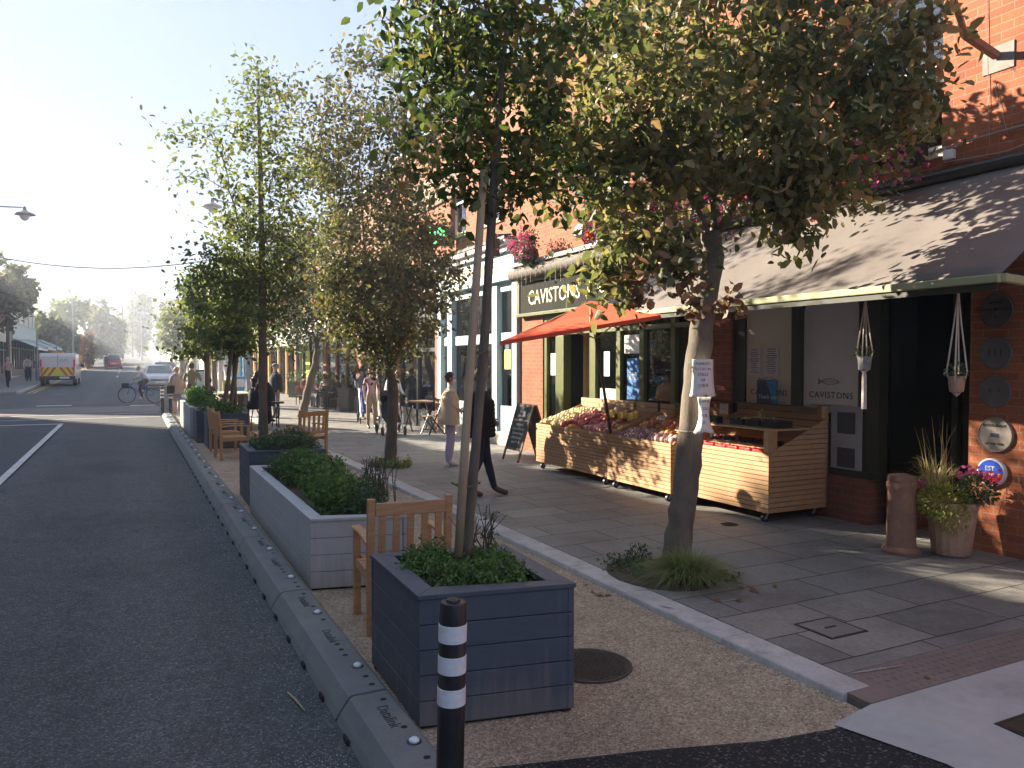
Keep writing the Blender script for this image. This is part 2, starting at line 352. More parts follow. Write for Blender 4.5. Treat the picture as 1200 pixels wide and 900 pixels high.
M_terra2 = pm('weathered_terracotta', (.42,.26,.18), .85, .3, 6, .3, dirt=.6)
M_bark = pm('bark', (.15,.125,.095), .9, .45, 9, .6, bscale=35, stretch=(1,1,.35))
M_bark2 = pm('pale_stake_wood', (.42,.32,.21), .8, .2, 6, .2, stretch=(4,4,.5))
M_barkd = pm('dark_bark', (.085,.07,.055), .9, .35, 12, .5, stretch=(1,1,.4))
M_skin = pm('skin', (.56,.34,.25), .55, .08, 8, .02)
M_lamp = pm('lamp_grey_paint', (.30,.31,.32), .5, .1, 5, .03)
M_zinc = pm('roof_slate', (.11,.115,.125), .7, .25, 4, .2)
L_apple = leafmat('green_leaves_dark', [(0, (.03,.06,.02)), (.4, (.065,.11,.032)), (.75, (.13,.165,.05)), (.95, (.28,.20,.08))], .42)
L_row = leafmat('bronzing_leaves', [(0, (.055,.08,.032)), (.35, (.12,.145,.058)), (.62, (.20,.215,.095)), (.85, (.34,.29,.15)), (1, (.42,.28,.16))], .42)
L_mix = leafmat('small_bronze_green_leaves', [(0, (.045,.065,.028)), (.4, (.10,.12,.048)), (.75, (.18,.17,.08)), (1, (.28,.19,.10))], .4)
L_fresh = leafmat('fresh_green_leaves', [(0, (.07,.11,.035)), (.5, (.14,.185,.06)), (1, (.27,.29,.11))], .45)
L_herb = leafmat('herb_leaves', [(0, (.05,.115,.028)), (.5, (.10,.20,.055)), (1, (.19,.29,.09))], .35)
L_herbd = leafmat('dark_herb_leaves', [(0, (.045,.085,.045)), (.5, (.075,.14,.065)), (1, (.15,.21,.10))], .3)
L_dark = leafmat('evergreen_leaves', [(0, (.03,.055,.02)), (.6, (.065,.10,.035)), (1, (.12,.16,.055))], .35)
L_lime = leafmat('lime_leaves', [(0, (.16,.22,.03)), (.5, (.32,.38,.07)), (1, (.50,.50,.14))], .35)
L_grass = leafmat('grass_blades', [(0, (.10,.15,.05)), (.5, (.20,.27,.10)), (1, (.36,.40,.19))], .35)
L_dry = leafmat('dry_grass', [(0, (.22,.19,.09)), (.5, (.36,.31,.15)), (1, (.5,.43,.25))], .35)
L_pink = leafmat('magenta_petals', [(0, (.42,.02,.14)), (.5, (.60,.05,.30)), (1, (.70,.16,.42))], .3)
L_redp = leafmat('red_berries', [(0, (.40,.02,.01)), (1, (.6,.06,.02))], .1)
L_brown = leafmat('dead_leaves', [(0, (.10,.05,.03)), (.5, (.22,.12,.06)), (1, (.36,.22,.12))], .2)
L_fresh2 = L_fresh
# ---------------------------------------------------------------- lettering
MXNEG = Matrix(((0,0,-1),(-1,0,0),(0,1,0)))      # reads from the street side (seen looking towards +X)
def text(name, body, size, loc, mat, parent, rot=None, extrude=.002, align='CENTER', sx=1.0, space=1.0):
    cu = bpy.data.curves.new('t', 'FONT'); cu.body = body; cu.size = size; cu.extrude = extrude; cu.align_x = align; cu.align_y = 'CENTER'; cu.resolution_u = 2
    cu.space_character = space
    to = bpy.data.objects.new('t', cu); COL.objects.link(to)
    dg = bpy.context.evaluated_depsgraph_get(); me = bpy.data.meshes.new_from_object(to.evaluated_get(dg))
    bpy.data.objects.remove(to)
    rot = rot if rot is not None else MXNEG
    off = Vector((0,0,0)); p = parent
    while p is not None: off += Vector(p.location); p = p.parent
    M = Matrix.Translation(Vector(loc)-off) @ rot.to_4x4() @ Matrix.Diagonal((sx,1,1,1))
    me.transform(M); me.materials.clear(); me.materials.append(mat); me.name = name
    o = bpy.data.objects.new(name, me); COL.objects.link(o)
    if parent is not None: o.parent = parent
    return o
# ---------------------------------------------------------------- leaves
def leaf_mesh(name, pts, size, mats, parent, seed=0, up=.35, width=.55, fold=.25, idx=None):
    """many folded six-point leaves; pts (n,3) array of bases in world space"""
    rng = np.random.default_rng(seed); n = len(pts); pts = np.asarray(pts, float)
    d = rng.normal(size=(n,3)); d[:,2] -= .35; d /= np.linalg.norm(d, axis=1)[:,None]
    w = rng.normal(size=(n,3)); w[:,2] += up*2.5
    s = np.cross(d, w); s /= np.linalg.norm(s, axis=1)[:,None]; nn = np.cross(s, d)
    L = size*rng.uniform(.42, 1.32, n)[:,None]; W = L*width*.5*rng.uniform(.8,1.2,n)[:,None]
    f = fold*W; cu = rng.uniform(-.25,.1,n)[:,None]*L
    base = pts; l1 = pts+d*L*.3+s*W+nn*f; l2 = pts+d*L*.7+s*W*.8+nn*(f+cu*.5); tip = pts+d*L+nn*cu
    r2 = pts+d*L*.7-s*W*.8+nn*(f+cu*.5); r1 = pts+d*L*.3-s*W+nn*f
    V = np.stack([base,l1,l2,tip,r2,r1],1).reshape(-1,3)
    off = np.zeros(3); p = parent
    while p is not None: off += np.array(p.location); p = p.parent
    V -= off
    b = np.arange(n)[:,None]*6
    Fa = np.concatenate([b+np.array([0,1,2,3]), b+np.array([0,3,4,5])],1).reshape(-1,4)
    me = bpy.data.meshes.new(name); nf = len(Fa)
    me.vertices.add(len(V)); me.vertices.foreach_set('co', V.ravel())
    me.loops.add(nf*4); me.loops.foreach_set('vertex_index', Fa.ravel().astype(np.int32))
    me.polygons.add(nf); me.polygons.foreach_set('loop_start', np.arange(nf, dtype=np.int32)*4)
    if not isinstance(mats, (list,tuple)): mats = [mats]
    for m in mats: me.materials.append(m)
    if idx is not None: me.polygons.foreach_set('material_index', np.repeat(idx, 2).astype(np.int32))
    me.update(calc_edges=True); me.validate()
    o = bpy.data.objects.new(name, me); COL.objects.link(o)
    if parent is not None: o.parent = parent
    return o
def in_ell(rng, c, r, n, shell=.0):
    d = rng.normal(size=(n,3)); d /= np.linalg.norm(d, axis=1)[:,None]
    q = rng.uniform(shell, 1, n)**(1/3)
    return np.array(c)+d*q[:,None]*np.array(r)
def tree(name, label, trunk, rad, env, leaf, nleaf, lmat, cat='tree', group=None, seed=1, bark=None, start=.45, spread=.16, extra=None, twig=.006, limbs=None, nsides=12, hang=None):
    """trunk: world points, rad: radii; env: [(centre, radii, attractors)]"""
    bark = bark or M_bark; rng = np.random.default_rng(seed)
    root = thing(name, label, cat, trunk[0], 0, group)
    T = [Vector(t) for t in trunk]
    # smooth trunk with slight wobble
    pts = []; rr = []
    for i in range(len(T)-1):
        k = 5
        for j in range(k):
            t = j/k; p = T[i].lerp(T[i+1], t)
            if i+j > 0: p = p+Vector((rng.normal(), rng.normal(), 0))*rad[i]*.05
            pts.append(p); rr.append((rad[i]*(1-t)+rad[i+1]*t)*(1+.05*rng.normal()))
    pts.append(T[-1]); rr.append(rad[-1])
    rr[0] *= 1.25
    mb = MB(); mb.tube(pts, rr, nsides)
    nodes = []; par = []; cnt = []
    s0 = int(len(pts)*start)
    for i in range(s0, len(pts)): nodes.append(np.array(pts[i])); par.append(len(nodes)-2 if i > s0 else -1)
    ntr = len(nodes)
    for chain in (limbs or []):
        prev = int(np.argmin([np.linalg.norm(n-np.array(chain[0])) for n in nodes]))
        cp = [Vector(nodes[prev])]+[Vector(c) for c in chain[1:]]
        for a, b in zip(cp, cp[1:]):
            for t in (.34,.67,1.0):
                nodes.append(np.array(a.lerp(b, t))+rng.normal(size=3)*.012); par.append(prev); prev = len(nodes)-1
    att = np.concatenate([in_ell(rng, c, r, n) for (c, r, n) in env])
    order = np.argsort([min(np.linalg.norm(a-nodes[k]) for k in range(ntr)) for a in att])
    att = att[order]
    for a in att:
        A = np.array(nodes); dv = a-A; dist = np.linalg.norm(dv, axis=1)
        cost = dist+np.where(dv[:,2] < 0, -dv[:,2]*.9, 0)
        k = int(np.argmin(cost)); base = A[k]; D = a-base; L = np.linalg.norm(D)
        st = max(1, min(6, int(L/.18))); prev = k
        for j in range(1, st+1):
            t = j/st; p = base+D*t; p[2] += math.sin(math.pi*t)*L*.06
            if j < st: p = p+rng.normal(size=3)*L*.03
            nodes.append(p); par.append(prev); prev = len(nodes)-1
    cnt = [0]*len(nodes); has = [0]*len(nodes)
    for i in range(len(nodes)-1, -1, -1):
        if cnt[i] == 0: cnt[i] = 1
        if par[i] >= 0: cnt[par[i]] += cnt[i]
    br = MB(); r1 = rad[-1]*.95
    mxr = max(rad[-2], .02) if len(rad) > 1 else .03
    for i in range(ntr, len(nodes)):
        p = par[i]; ra = min(mxr*.8, twig*cnt[i]**.42); rb = min(mxr*.85, ra*1.12) 
        br.tube([nodes[p], nodes[i]], [rb, ra], 5 if ra > .012 else 4, cap=False)
    tk = mb.build('trunk', bark, root, smooth=True)
    if len(br.v): br.build('branch', bark, root, smooth=True)
    per = nleaf//len(att)+1
    L = np.repeat(att, per, axis=0)
    sc_ = rng.uniform(.35, 1.6, len(att)).repeat(per)[:,None]
    L = L+rng.normal(size=L.shape)*spread*sc_*np.array([1,1,.75])
    pl = leaf_mesh('crown', L, leaf, lmat, root, seed+5)
    return root, att
def clump(name, mat, parent, c, r, n, size, seed=0, **k):
    rng = np.random.default_rng(seed); return leaf_mesh(name, in_ell(rng, c, r, n), size, mat, parent, seed, **k)
def blades(name, mat, parent, c, n, h, sp, w=.006, seed=0, r0=.04, droop=.5):
    rng = np.random.default_rng(seed); mb = MB()
    for i in range(n):
        a = rng.uniform(0, 2*math.pi); hh = h*rng.uniform(.6,1.1); s = sp*rng.uniform(.2,1.0)
        d = Vector((math.cos(a), math.sin(a), 0)); q = Vector((-d.y, d.x, 0))*w*.5
        b = Vector(c)+Vector((rng.normal()*r0, rng.normal()*r0, 0)); P = []
        for t in (0,.35,.7,1):
            z = hh*(t-droop*t*t*t*(s/sp)); P.append(b+d*s*t*t**.3+Vector((0,0,z)))
        bi = len(mb.v)
        for j, p in enumerate(P):
            k = 1-j/3.3; mb.v += [p-q*k, p+q*k]
        for j in range(3): mb.f.append([bi+2*j, bi+2*j+1, bi+2*j+3, bi+2*j+2]); mb.m.append(0)
    return mb.build(name, mat, parent)
HAZE = .0024; EXPO = 2.05
# ================================================================ THE GROUND
def strip(mb, x0, x1, y0, y1, dz, mi=0, step=None):
    ys = sorted({y0, y1} | {p[0] for p in GP if y0 < p[0] < y1})
    for a, b in zip(ys, ys[1:]):
        mb.add([(x0,a,gz(a)+dz),(x1,a,gz(a)+dz),(x1,b,gz(b)+dz),(x0,b,gz(b)+dz)], [(0,1,2,3)], mi)
    return mb
def slab(mb, x0, x1, y0, y1, dz, mi=0):      # raised: top sheet and sides
    ys = sorted({y0, y1} | {p[0] for p in GP if y0 < p[0] < y1})
    for a, b in zip(ys, ys[1:]):
        A, B = gz(a), gz(b)
        mb.add([(x0,a,A-.1),(x1,a,A-.1),(x1,b,B-.1),(x0,b,B-.1),(x0,a,A+dz),(x1,a,A+dz),(x1,b,B+dz),(x0,b,B+dz)],
               [(4,5,6,7),(0,1,5,4),(1,2,6,5),(2,3,7,6),(3,0,4,7)], mi)
    return mb
M_ground = pm('earth_ground', (.13,.12,.09), .95, .3, .05, .1)
struct('ground', strip(MB(), -900, 900, -60, 900, -.05), M_ground)
struct('road', strip(MB(), -5.0, 3.4, -40, 420, 0), M_road)
struct('side_road', MB().add([(-60,36,.17),(-5.0,36,.17),(-5,46,.30),(-60,46,.30)], [(0,1,2,3)]), M_road)
ts = strip(MB(), 1.02, 2.8, 2.0, 28.3, .004)
for a_, b_ in ((2.0,22),(22,28.3)):
    A_, B_ = gz(a_), gz(b_); ts.add([(2.8,a_,A_+.004),(3.42,a_,A_+.058),(3.42,b_,B_+.058),(2.8,b_,B_+.004)], [(0,1,2,3)])
struct('planting_strip', ts, M_tan)
b_ = MB().add([(1.0,3.31,.008),(1.8,3.09,.008),(2.2,2.99,.008),(2.8,2.80,.008),(2.8,-6,.008),(1.0,-6,.008),(3.20,2.68,.043),(3.34,2.2,.055),(3.34,-6,.055)], [(0,1,2,3,4,5),(3,6,7,8,4)])
struct('fresh_asphalt_patch', b_, M_black)
pv = MB(); slab(pv, 3.64, 7.6, 3.05, 420, .10); slab(pv, 7.6, 9.4, 3.05, 8, .10)
struct('pavement', pv, M_pave)
slab_l = MB(); slab(slab_l, -8.0, -5.16, -20, 36, .11); slab(slab_l, -8.0, -5.16, 46, 400, .11)
struct('far_pavement', slab_l, M_pave)
# kerb stones, rough granite, slightly uneven
kb = MB(); rng = random.Random(3); y = 2.86
while y < 120:
    L = rng.uniform(.85, 1.25); dx = rng.uniform(-.008, .008)
    a, b2 = gz(y), gz(y+L); z1 = .102+rng.uniform(-.004, .004)
    kb.add([(3.40+dx,y+.004,a-.06),(3.637,y+.004,a-.06),(3.637,y+L-.004,b2-.06),(3.40+dx,y+L-.004,b2-.06),(3.415+dx,y+.004,a+z1),(3.637,y+.004,a+z1),(3.637,y+L-.004,b2+z1),(3.415+dx,y+L-.004,b2+z1)],
           [(4,5,6,7),(0,1,5,4),(1,2,6,5),(2,3,7,6),(3,0,4,7)])
    y += L
struct('kerb', kb, M_kerb, bevel=.012)
kb = MB(); slab(kb, -5.157, -5.0, -20, 36, .112); slab(kb, -5.157, -5.0, 46, 400, .112); struct('far_kerb', kb, M_kerb)
# tactile strip + pale concrete apron
tb = MB(); slab(tb, 3.45, 12, 2.72, 3.047, .098)
M_tact = pm('buff_tactile_paving', (.21,.17,.15), .85, .25, 3, .5, bscale=26, dirt=.4)
struct('tactile_strip', tb, M_tact)
bl = MB()
for i in range(5):
    for j in range(90):
        bl.lathe([(.014,0),(.011,.005)], 7, (3.72+j*.062, 2.75+i*.062, .098))
struct('tactile_studs', bl, M_tact)
ap = MB().add([(3.17,2.717,.048),(3.45,2.717,.094),(12,2.717,.095),(12,2.2,.085),(3.6,2.2,.078),(3.30,2.2,.058),(3.32,-4,.058),(3.6,-4,.06),(12,-4,.06)], [(0,1,4,5),(1,2,3,4),(5,4,7,6),(4,3,8,7)])
struct('concrete_apron', ap, M_conc)
# white drip of paint on slabs and kerb
wl = MB()
def paint(p, q, w, z):
    p, q = Vector((*p, z)), Vector((*q, z)); d = (q-p).normalized(); n = Vector((-d.y, d.x, 0)); m = 6
    r = random.Random(int(p.x*999)); P = []
    for i in range(m+1):
        t = i/m; ww = w*.6*(.3+r.random()*.8)*(1 if 0 < i < m else .3); P.append((p.lerp(q, t)+n*ww/2, p.lerp(q, t)-n*ww/2))
    for a, b in zip(P, P[1:]): wl.add([a[0],a[1],b[1],b[0]], [(0,1,2,3)])
for (a, b, w) in (((3.66,3.03),(4.05,2.97),.03),((3.7,4.43),(4.08,4.36),.03),((3.45,4.52),(3.5,4.42),.05),((4.62,4.0),(4.62,3.6),.02),((5.45,4.3),(5.42,3.95),.012),((4.4,3.3),(4.42,3.02),.012),((5.35,3.55),(5.45,3.25),.02)):
    paint(a, b, w, .1045)
struct('spilt_paint', wl, pm('worn_paint_trace', (.36,.35,.34), .8, .4, 14, .1, dirt=.8))
# road markings
mk = MB()
mk.add([(-1.90,8,.008),(-1.78,8,.008),(-1.78,26.2,gz(26)+.008),(-1.90,26.2,gz(26)+.008)], [(0,1,2,3)])
mk.add([(-1.90,-14,.008),(-1.78,-14,.008),(-1.78,3,.008),(-1.90,3,.008)], [(0,1,2,3)])
for (xa, xb, ya, yb) in ((-4.9,-1.78,26.25,26.45),(-4.9,.9,28.1,28.22),(-4.9,.9,29.9,30.04),(-3.3,-2.1,35.2,35.6),(.0,.9,34.2,34.6)):
    mk.add([(xa,ya,gz(ya)+.009),(xb,ya,gz(ya)+.009),(xb,yb,gz(yb)+.009),(xa,yb,gz(yb)+.009)], [(0,1,2,3)])
for ya, yb in ((70,74),(80,84),(90,94),(112,116),(124,128)): strip(mk, -1.0, -.85, ya, yb, .01)
struct('road_marking', mk, M_white)
yk = MB(); strip(yk, -4.72, -4.62, 46, 120, .009); strip(yk, -4.5, -4.4, 46, 120, .009); strip(yk, -4.72,-4.62,-10,36,.009)
struct('kerbside_lines', yk, M_yel)
# crossing band of paler asphalt
cb = MB(); strip(cb, -5, 1.0, 30.6, 34.0, .006)
struct('crossing_surface', cb, pm('buff_road_surface', (.17,.155,.14), .85, .2, 2, .2))
# iron covers
def cover(name, label, c, r=None, rect=None, z=.01, mat=None):
    t = thing(name, label, 'manhole cover', (c[0], c[1], z))
    mb = MB()
    if r:
        mb.lathe([(r+.03,-.004),(r+.03,.002),(r+.006,.002),(r+.006,-.001),(r,-.001),(r,.001),(.001,.001)], 40, (c[0],c[1],z))
        st = MB()
        for i in range(-12,13):
            for j in range(-12,13):
                x, y_ = i*r/11.5, j*r/11.5
                if math.hypot(x,y_) < r*.94: st.box(-r/34, r/34, -r/70, r/70, 0, .004, 0, Matrix.Translation((c[0]+x,c[1]+y_,z+.001)) @ Matrix.Rotation(R(45 if (i+j)%2 else -45),4,'Z'))
        st.build('tread_pattern', mat, t)
        mb.build('lid', mat, t)
    return t
M_iron = pm('worn_cast_iron', (.055,.05,.045), .6, .3, 9, .3, metal=.4, dirt=.5)
cover('manhole_cover', 'round dark cast iron manhole cover beside the nearest slate planter', (2.52,4.0), r=.24, z=.012, mat=M_iron)
def rect_cover(label, cx, cy, w, l, z, mat, rim):
    t = thing('access_cover', label, 'access cover', (cx, cy, z))
    MB().box(cx-w/2, cx+w/2, cy-l/2, cy+l/2, z-.01, z+.004).build('lid', mat, t)
    m = MB()
    for (a,b,c,d) in ((cx-w/2-.02,cx+w/2+.02,cy-l/2-.02,cy-l/2-.004),(cx-w/2-.02,cx+w/2+.02,cy+l/2+.004,cy+l/2+.02),(cx-w/2-.02,cx-w/2-.004,cy-l/2,cy+l/2),(cx+w/2+.004,cx+w/2+.02,cy-l/2,cy+l/2)):
        m.box(a,b,c,d,z-.01,z+.003)
    m.build('rim', rim, t); MB().box(cx-.05,cx+.05,cy-.008,cy+.008,z+.0042,z+.007).build('keyhole', M_iron, t)
rect_cover('small square galvanised access cover set in the grey paving slabs', 4.19, 3.62, .30, .28, .102, M_metal, M_iron)
rect_cover('rusty rectangular access cover in the pale concrete apron at the right edge', 3.98, 2.18, .26, .22, .083, M_iron, M_iron)
t = thing('gully_grate', 'small dark drain grate in the paving below the right end fruit stall', 'drain', (5.88,6.45,.102))
MB().lathe([(.09,0),(.09,.004),(.001,.004)], 20, (5.88,6.45,.102)).build('ring', M_iron, t)
g_ = MB()
for i in range(-3,4): g_.box(5.88+i*.022-.006, 5.88+i*.022+.006, 6.45-.07, 6.45+.07, .1065, .109)
g_.build('grating', M_darkgap, t)
# litter, gravel and leaves
gr = MB(); rng = random.Random(5)
for i in range(900):
    if i < 560: x = .72+rng.gauss(0,.13); y = 3.35+rng.gauss(0,.22)
    else: x = .88-abs(rng.gauss(0,.09)); y = rng.uniform(3, 10)
    if x > .90: continue
    s = rng.uniform(.0015,.0042); gr.add([(x-s,y,.005),(x,y-s,.004),(x+s,y,.005),(x,y+s,.004),(x,y,.005+s*1.2)], [(0,1,4),(1,2,4),(2,3,4),(3,0,4)])
tag(gr.build('loose_gravel', pm('grit', (.42,.42,.42), .8, .4, 30, 0)), 'pale grit scattered on the asphalt along the low grey lane separators', 'gravel', kind='stuff')
def fallen_leaves(spots, label, mat, seed, group):
    rng = random.Random(seed); first = None
    for (x, y, z) in spots:
        if first is None:
            mb = MB(); L = .06; W = .026
            mb.add([(0,0,.004),(L*.3,W,.012),(L*.7,W*.8,.018),(L,0,.008),(L*.7,-W*.8,.012),(L*.3,-W,.01)], [(0,1,2,3),(0,3,4,5)])
            first = mb.build('fallen_leaf', mat); o = first; tag(o, label, 'leaf', group)
        else: o = first.copy(); COL.objects.link(o)
        o.location = (x, y, z); o.rotation_euler = (rng.uniform(-.2,.2), rng.uniform(-.2,.2), rng.uniform(0,6.28)); s = rng.uniform(.6,1.3); o.scale = (s,s,s)
rng = random.Random(9)
fallen_leaves([(rng.uniform(3.22,3.37), rng.uniform(8.2,8.9), .052) for _ in range(12)], 'curled brown leaf in the heap against the kerb past the grey planter', L_brown, 1, 'dead leaves against the kerb')
fallen_leaves([(3.25+rng.random()*.14, rng.uniform(5.0,5.5), .052) for _ in range(7)], 'brown leaf lying in the gutter near the grassy tree base', L_brown, 2, 'leaves in the gutter')
fallen_leaves([(3.9+rng.random()*.7, rng.uniform(4.35,5.5), .103) for _ in range(16)], 'dry leaf fallen on paving slabs round the grass tuft', L_brown, 3, 'leaves round the tree base')
fallen_leaves([(4.02,2.78,.10)], 'single yellow leaf at the edge of the pale concrete apron', L_brown, 4, None)
tw = MB().tube([(.78,4.42,.01),(.80,4.3,.014),(.82,4.15,.01)], [.005,.006,.003], 6)
tag(tw.build('twig', M_bark2), 'short pale stick lying on the road against the nearest lane separators', 'twig')

# ================================================================ LANE SEPARATORS
def separator_proto():
    t = thing('lane_separator', 'x', 'lane separator')
    L = 2.03; prof = [(-.19,0),(-.165,.045),(-.115,.112),(-.095,.122),(.075,.122),(.09,.118),(.135,.06),(.145,0)]
    mb = MB(); mb.prism([(a, b) for a, b in prof], 0, L, 'y'); mb.build('body', M_sep, t, world=False, bevel=.008)
    for yy in (.36, 1.42):
        s = MB().lathe([(.036,.1215),(.036,.1235),(.030,.1245)], 14, (.03,yy,0)).build('stud_seat', M_dark, t, world=False)
        s2 = MB().lathe([(.026,.1247),(.024,.134),(.014,.142),(.002,.145)], 14, (.03,yy,0)).build('reflector_stud', M_refl, t, world=False, smooth=True)
    h = MB()
    for yy in (.08,.20,.56,.66,.76,1.26,1.58,1.92): h.lathe([(.017,.1222),(.017,.1228)], 12, (.035 if yy not in (.56,.66,.76) else .01, yy, 0))
    h.build('bolt_hole', M_darkgap, t, world=False)
    for yy in (.72+.20, 1.72):
        o = text('raised_lettering', 'Datalink', .085, (0.0, yy, .1226), M_dark, None, rot=Matrix(((0,1,0),(-1,0,0),(0,0,1))), extrude=.001, sx=.9)
        o.parent = t
    f = MB()
    for i in range(4): f.box(-.20,-.188,.25+i*.5,.33+i*.5,0,.03)
    f.build('drain_slot', M_darkgap, t, world=False)
    return t
sp_ = separator_proto(); ords = ['first','second','third','fourth','fifth','sixth','seventh','eighth','ninth','tenth','eleventh','twelfth','thirteenth']
ends = {0:'grey rubber lane separator cut by the bottom of the photo beside the black bollard', 12:'grey lane separator ending the row at the far walkers'}
for i in range(13):
    place(sp_, (1.13, 1.93+i*2.05, gz(1.93+i*2.05)), 0, ends.get(i, 'grey lane separator on the road edge, %s counted from the black bollard' % ords[i]), 'lane separators along the road edge', i == 0)

# ================================================================ BOLLARDS
def bollard(label, x, y, h=.98, r=.052, z0=0, lean=(0,0)):
    t = thing('bollard', label, 'bollard', (x, y, z0))
    M = Matrix.Translation((x,y,z0)) @ Matrix.Rotation(lean[0],4,'Y') @ Matrix.Rotation(lean[1],4,'X')
    MB().lathe([(r*1.5,0),(r*1.5,.02),(r*1.05,.03),(r*1.04,h-.07),(r*.98,h-.012),(r*.93,h-.003),(r*.5,h),(.002,h+.002)], 28, M=M).build('post', M_blackpl, t, smooth='auto')
    for k, zz in enumerate((h-.115, h-.232, h-.352)):
        MB().lathe([(r*1.045,zz-.033),(r*1.075,zz-.032),(r*1.075,zz+.032),(r*1.045,zz+.033)], 28, M=M).build('reflective_band', M_refl, t, smooth='auto')
    MB().lathe([(r*.55,h+.001),(r*.5,h+.008),(.002,h+.010)], 12, M=M).build('cap', M_dark, t)
    return t
bz = bollard('black flexible bollard with three white reflective bands before the nearest slate planter', 1.055, 2.66, .985, .050, 0, (R(-1.3)*-1, 0))
MB().add([(1.083,2.6125,.895),(1.101,2.632,.895),(1.101,2.632,.855),(1.083,2.6125,.855)], [(0,1,2,3)]).build('sticker', M_ink, bz)
bollard('black white-banded bollard beside the two far walkers, left of its twin', .98, 28.6, .98, .055, gz(28.6))
bollard('black white-banded bollard beside the two far walkers, right of its twin', 1.22, 28.3, .98, .055, gz(28.3))

# ================================================================ PLANTERS
def planter(label, corners, h, mat, nb=5, plants=None, z0=0, rim=.11, soil=.09, group=None):
    """corners: fl, fr, br, bl on the ground"""
    c = [Vector((x, y, 0)) for x, y in corners]; cen = sum(c, Vector())/4
    t = thing('planter', label, 'planter', (cen.x, cen.y, z0), 0, group)
    names = ['front_boards','side_boards','back_boards','side_boards']
    bh = (h-.045)/nb
    for i in range(4):
        a, b = c[i], c[(i+1) % 4]; d = (b-a).normalized(); n = Vector((d.y, -d.x, 0)); m = MB(); L = (b-a).length
        for k in range(nb):
            Mx = Matrix(((d.x,-n.x,0,a.x),(d.y,-n.y,0,a.y),(0,0,1,z0),(0,0,0,1)))
            e = .0015 if i % 2 else 0
            m.box(.0+e, L-e, .0, .035, .02+k*bh+.0022, .02+(k+1)*bh-.0022, 0, Mx)
        m.build(names[i], mat, t, bevel=.003)
        Mx = Matrix(((d.x,-n.x,0,a.x),(d.y,-n.y,0,a.y),(0,0,1,z0),(0,0,0,1)))
        MB().box(.012, L-.012, .02, .06, .0, h-.03, 0, Mx).build('liner', M_darkgap, t)
    # rim: four mitred boards
    m = MB()
    for i in range(4):
        a, b = c[i], c[(i+1) % 4]; o = []
        for p in (a, b):
            v = (p-cen); out = p+v.normalized()*.012; inn = p-Vector((math.copysign(rim, v.x), math.copysign(rim, v.y), 0)); o += [out, inn]
        A, Ai, B, Bi = o
        m.add([(A.x,A.y,z0+h-.025),(B.x,B.y,z0+h-.025),(Bi.x,Bi.y,z0+h-.025),(Ai.x,Ai.y,z0+h-.025),(A.x,A.y,z0+h),(B.x,B.y,z0+h),(Bi.x,Bi.y,z0+h),(Ai.x,Ai.y,z0+h)],
              [(0,3,2,1),(4,5,6,7),(0,1,5,4),(1,2,6,5),(2,3,7,6),(3,0,4,7)])
    m.build('rim', mat, t, bevel=.004)
    s = MB(); q = [p-Vector((math.copysign(rim*.5, (p-cen).x), math.copysign(rim*.5, (p-cen).y), 0)) for p in c]
    s.add([(p.x,p.y,z0+h-soil) for p in q]+[(p.x,p.y,z0+h-soil-.05) for p in q], [(0,1,2,3),(7,6,5,4),(0,4,5,1),(1,5,6,2),(2,6,7,3),(3,7,4,0)])
    s.build('soil', M_soil, t)
    return t, cen
GPL = 'planter boxes along the strip'
P1 = [(1.30,3.67),(2.12,3.51),(2.16,4.46),(1.32,4.60)]
planter('slate grey board planter nearest the camera, with leafy herbs and a staked tree', P1, .70, M_slate, 5)
P2 = [(1.31,6.34),(2.10,6.15),(2.16,9.80),(1.32,9.97)]
planter('long light grey board planter full of shrubs, behind the near armchair', P2, .60, M_lgrey, 4)
P3 = [(1.36,10.33),(2.30,10.15),(2.34,11.3),(1.38,11.45)]
planter('slate grey planter behind the long light grey one, spilling dark herbs', P3, .74, M_slate, 6)
P4 = [(1.5,17.85),(2.35,17.75),(2.36,18.75),(1.5,18.8)]
planter('slate planter past the facing armchairs, with three leaning tree stems', P4, .76, M_slate, 6)
P5 = [(1.38,19.3),(2.2,19.25),(2.2,20.3),(1.38,20.3)]
planter('narrow-looking slate planter wedged before the far pale planter', P5, .76, M_slate, 6)
P6 = [(1.32,20.5),(2.1,20.4),(2.1,24.6),(1.32,24.6)]
planter('far pale grey planter near the two walkers', P6, .78, M_lgrey, 5)
def shrub(name, label, cs, mat, n, size, seed=1, stems=14, cat='plant', group=None, smat=None, hz=.2, up=.35):
    """cs: list of clump ellipsoids"""
    c0 = cs[0][0]; t = thing(name, label, cat, (c0[0], c0[1], c0[2]-cs[0][1][2]*.5), 0, group)
    rng = np.random.default_rng(seed); P = []
    tot = sum(r[0]*r[1]*r[2] for _, r in cs)
    for (c, r) in cs:
        k = max(8, int(n*r[0]*r[1]*r[2]/tot)); q = in_ell(rng, c, r, k//6+1)
        q = np.repeat(q, 6, 0); q = q+rng.normal(size=q.shape)*size*.55; P.append(q)
    leaf_mesh('foliage', np.concatenate(P), size, mat, t, seed, up=up)
    m = MB(); r_ = random.Random(seed)
    for i in range(stems):
        c, r = cs[r_.randrange(len(cs))]; x = c[0]+r_.uniform(-.6,.6)*r[0]; y_ = c[1]+r_.uniform(-.6,.6)*r[1]
        m.tube([(x+r_.gauss(0,.03), y_+r_.gauss(0,.03), c[2]-r[2]*.9),(x, y_, c[2]),(x+r_.gauss(0,.05), y_+r_.gauss(0,.05), c[2]+r[2]*r_.uniform(.6,1.1))], [.005,.004,.002], 5)
    m.build('stem', M_barkd, t)
    return t
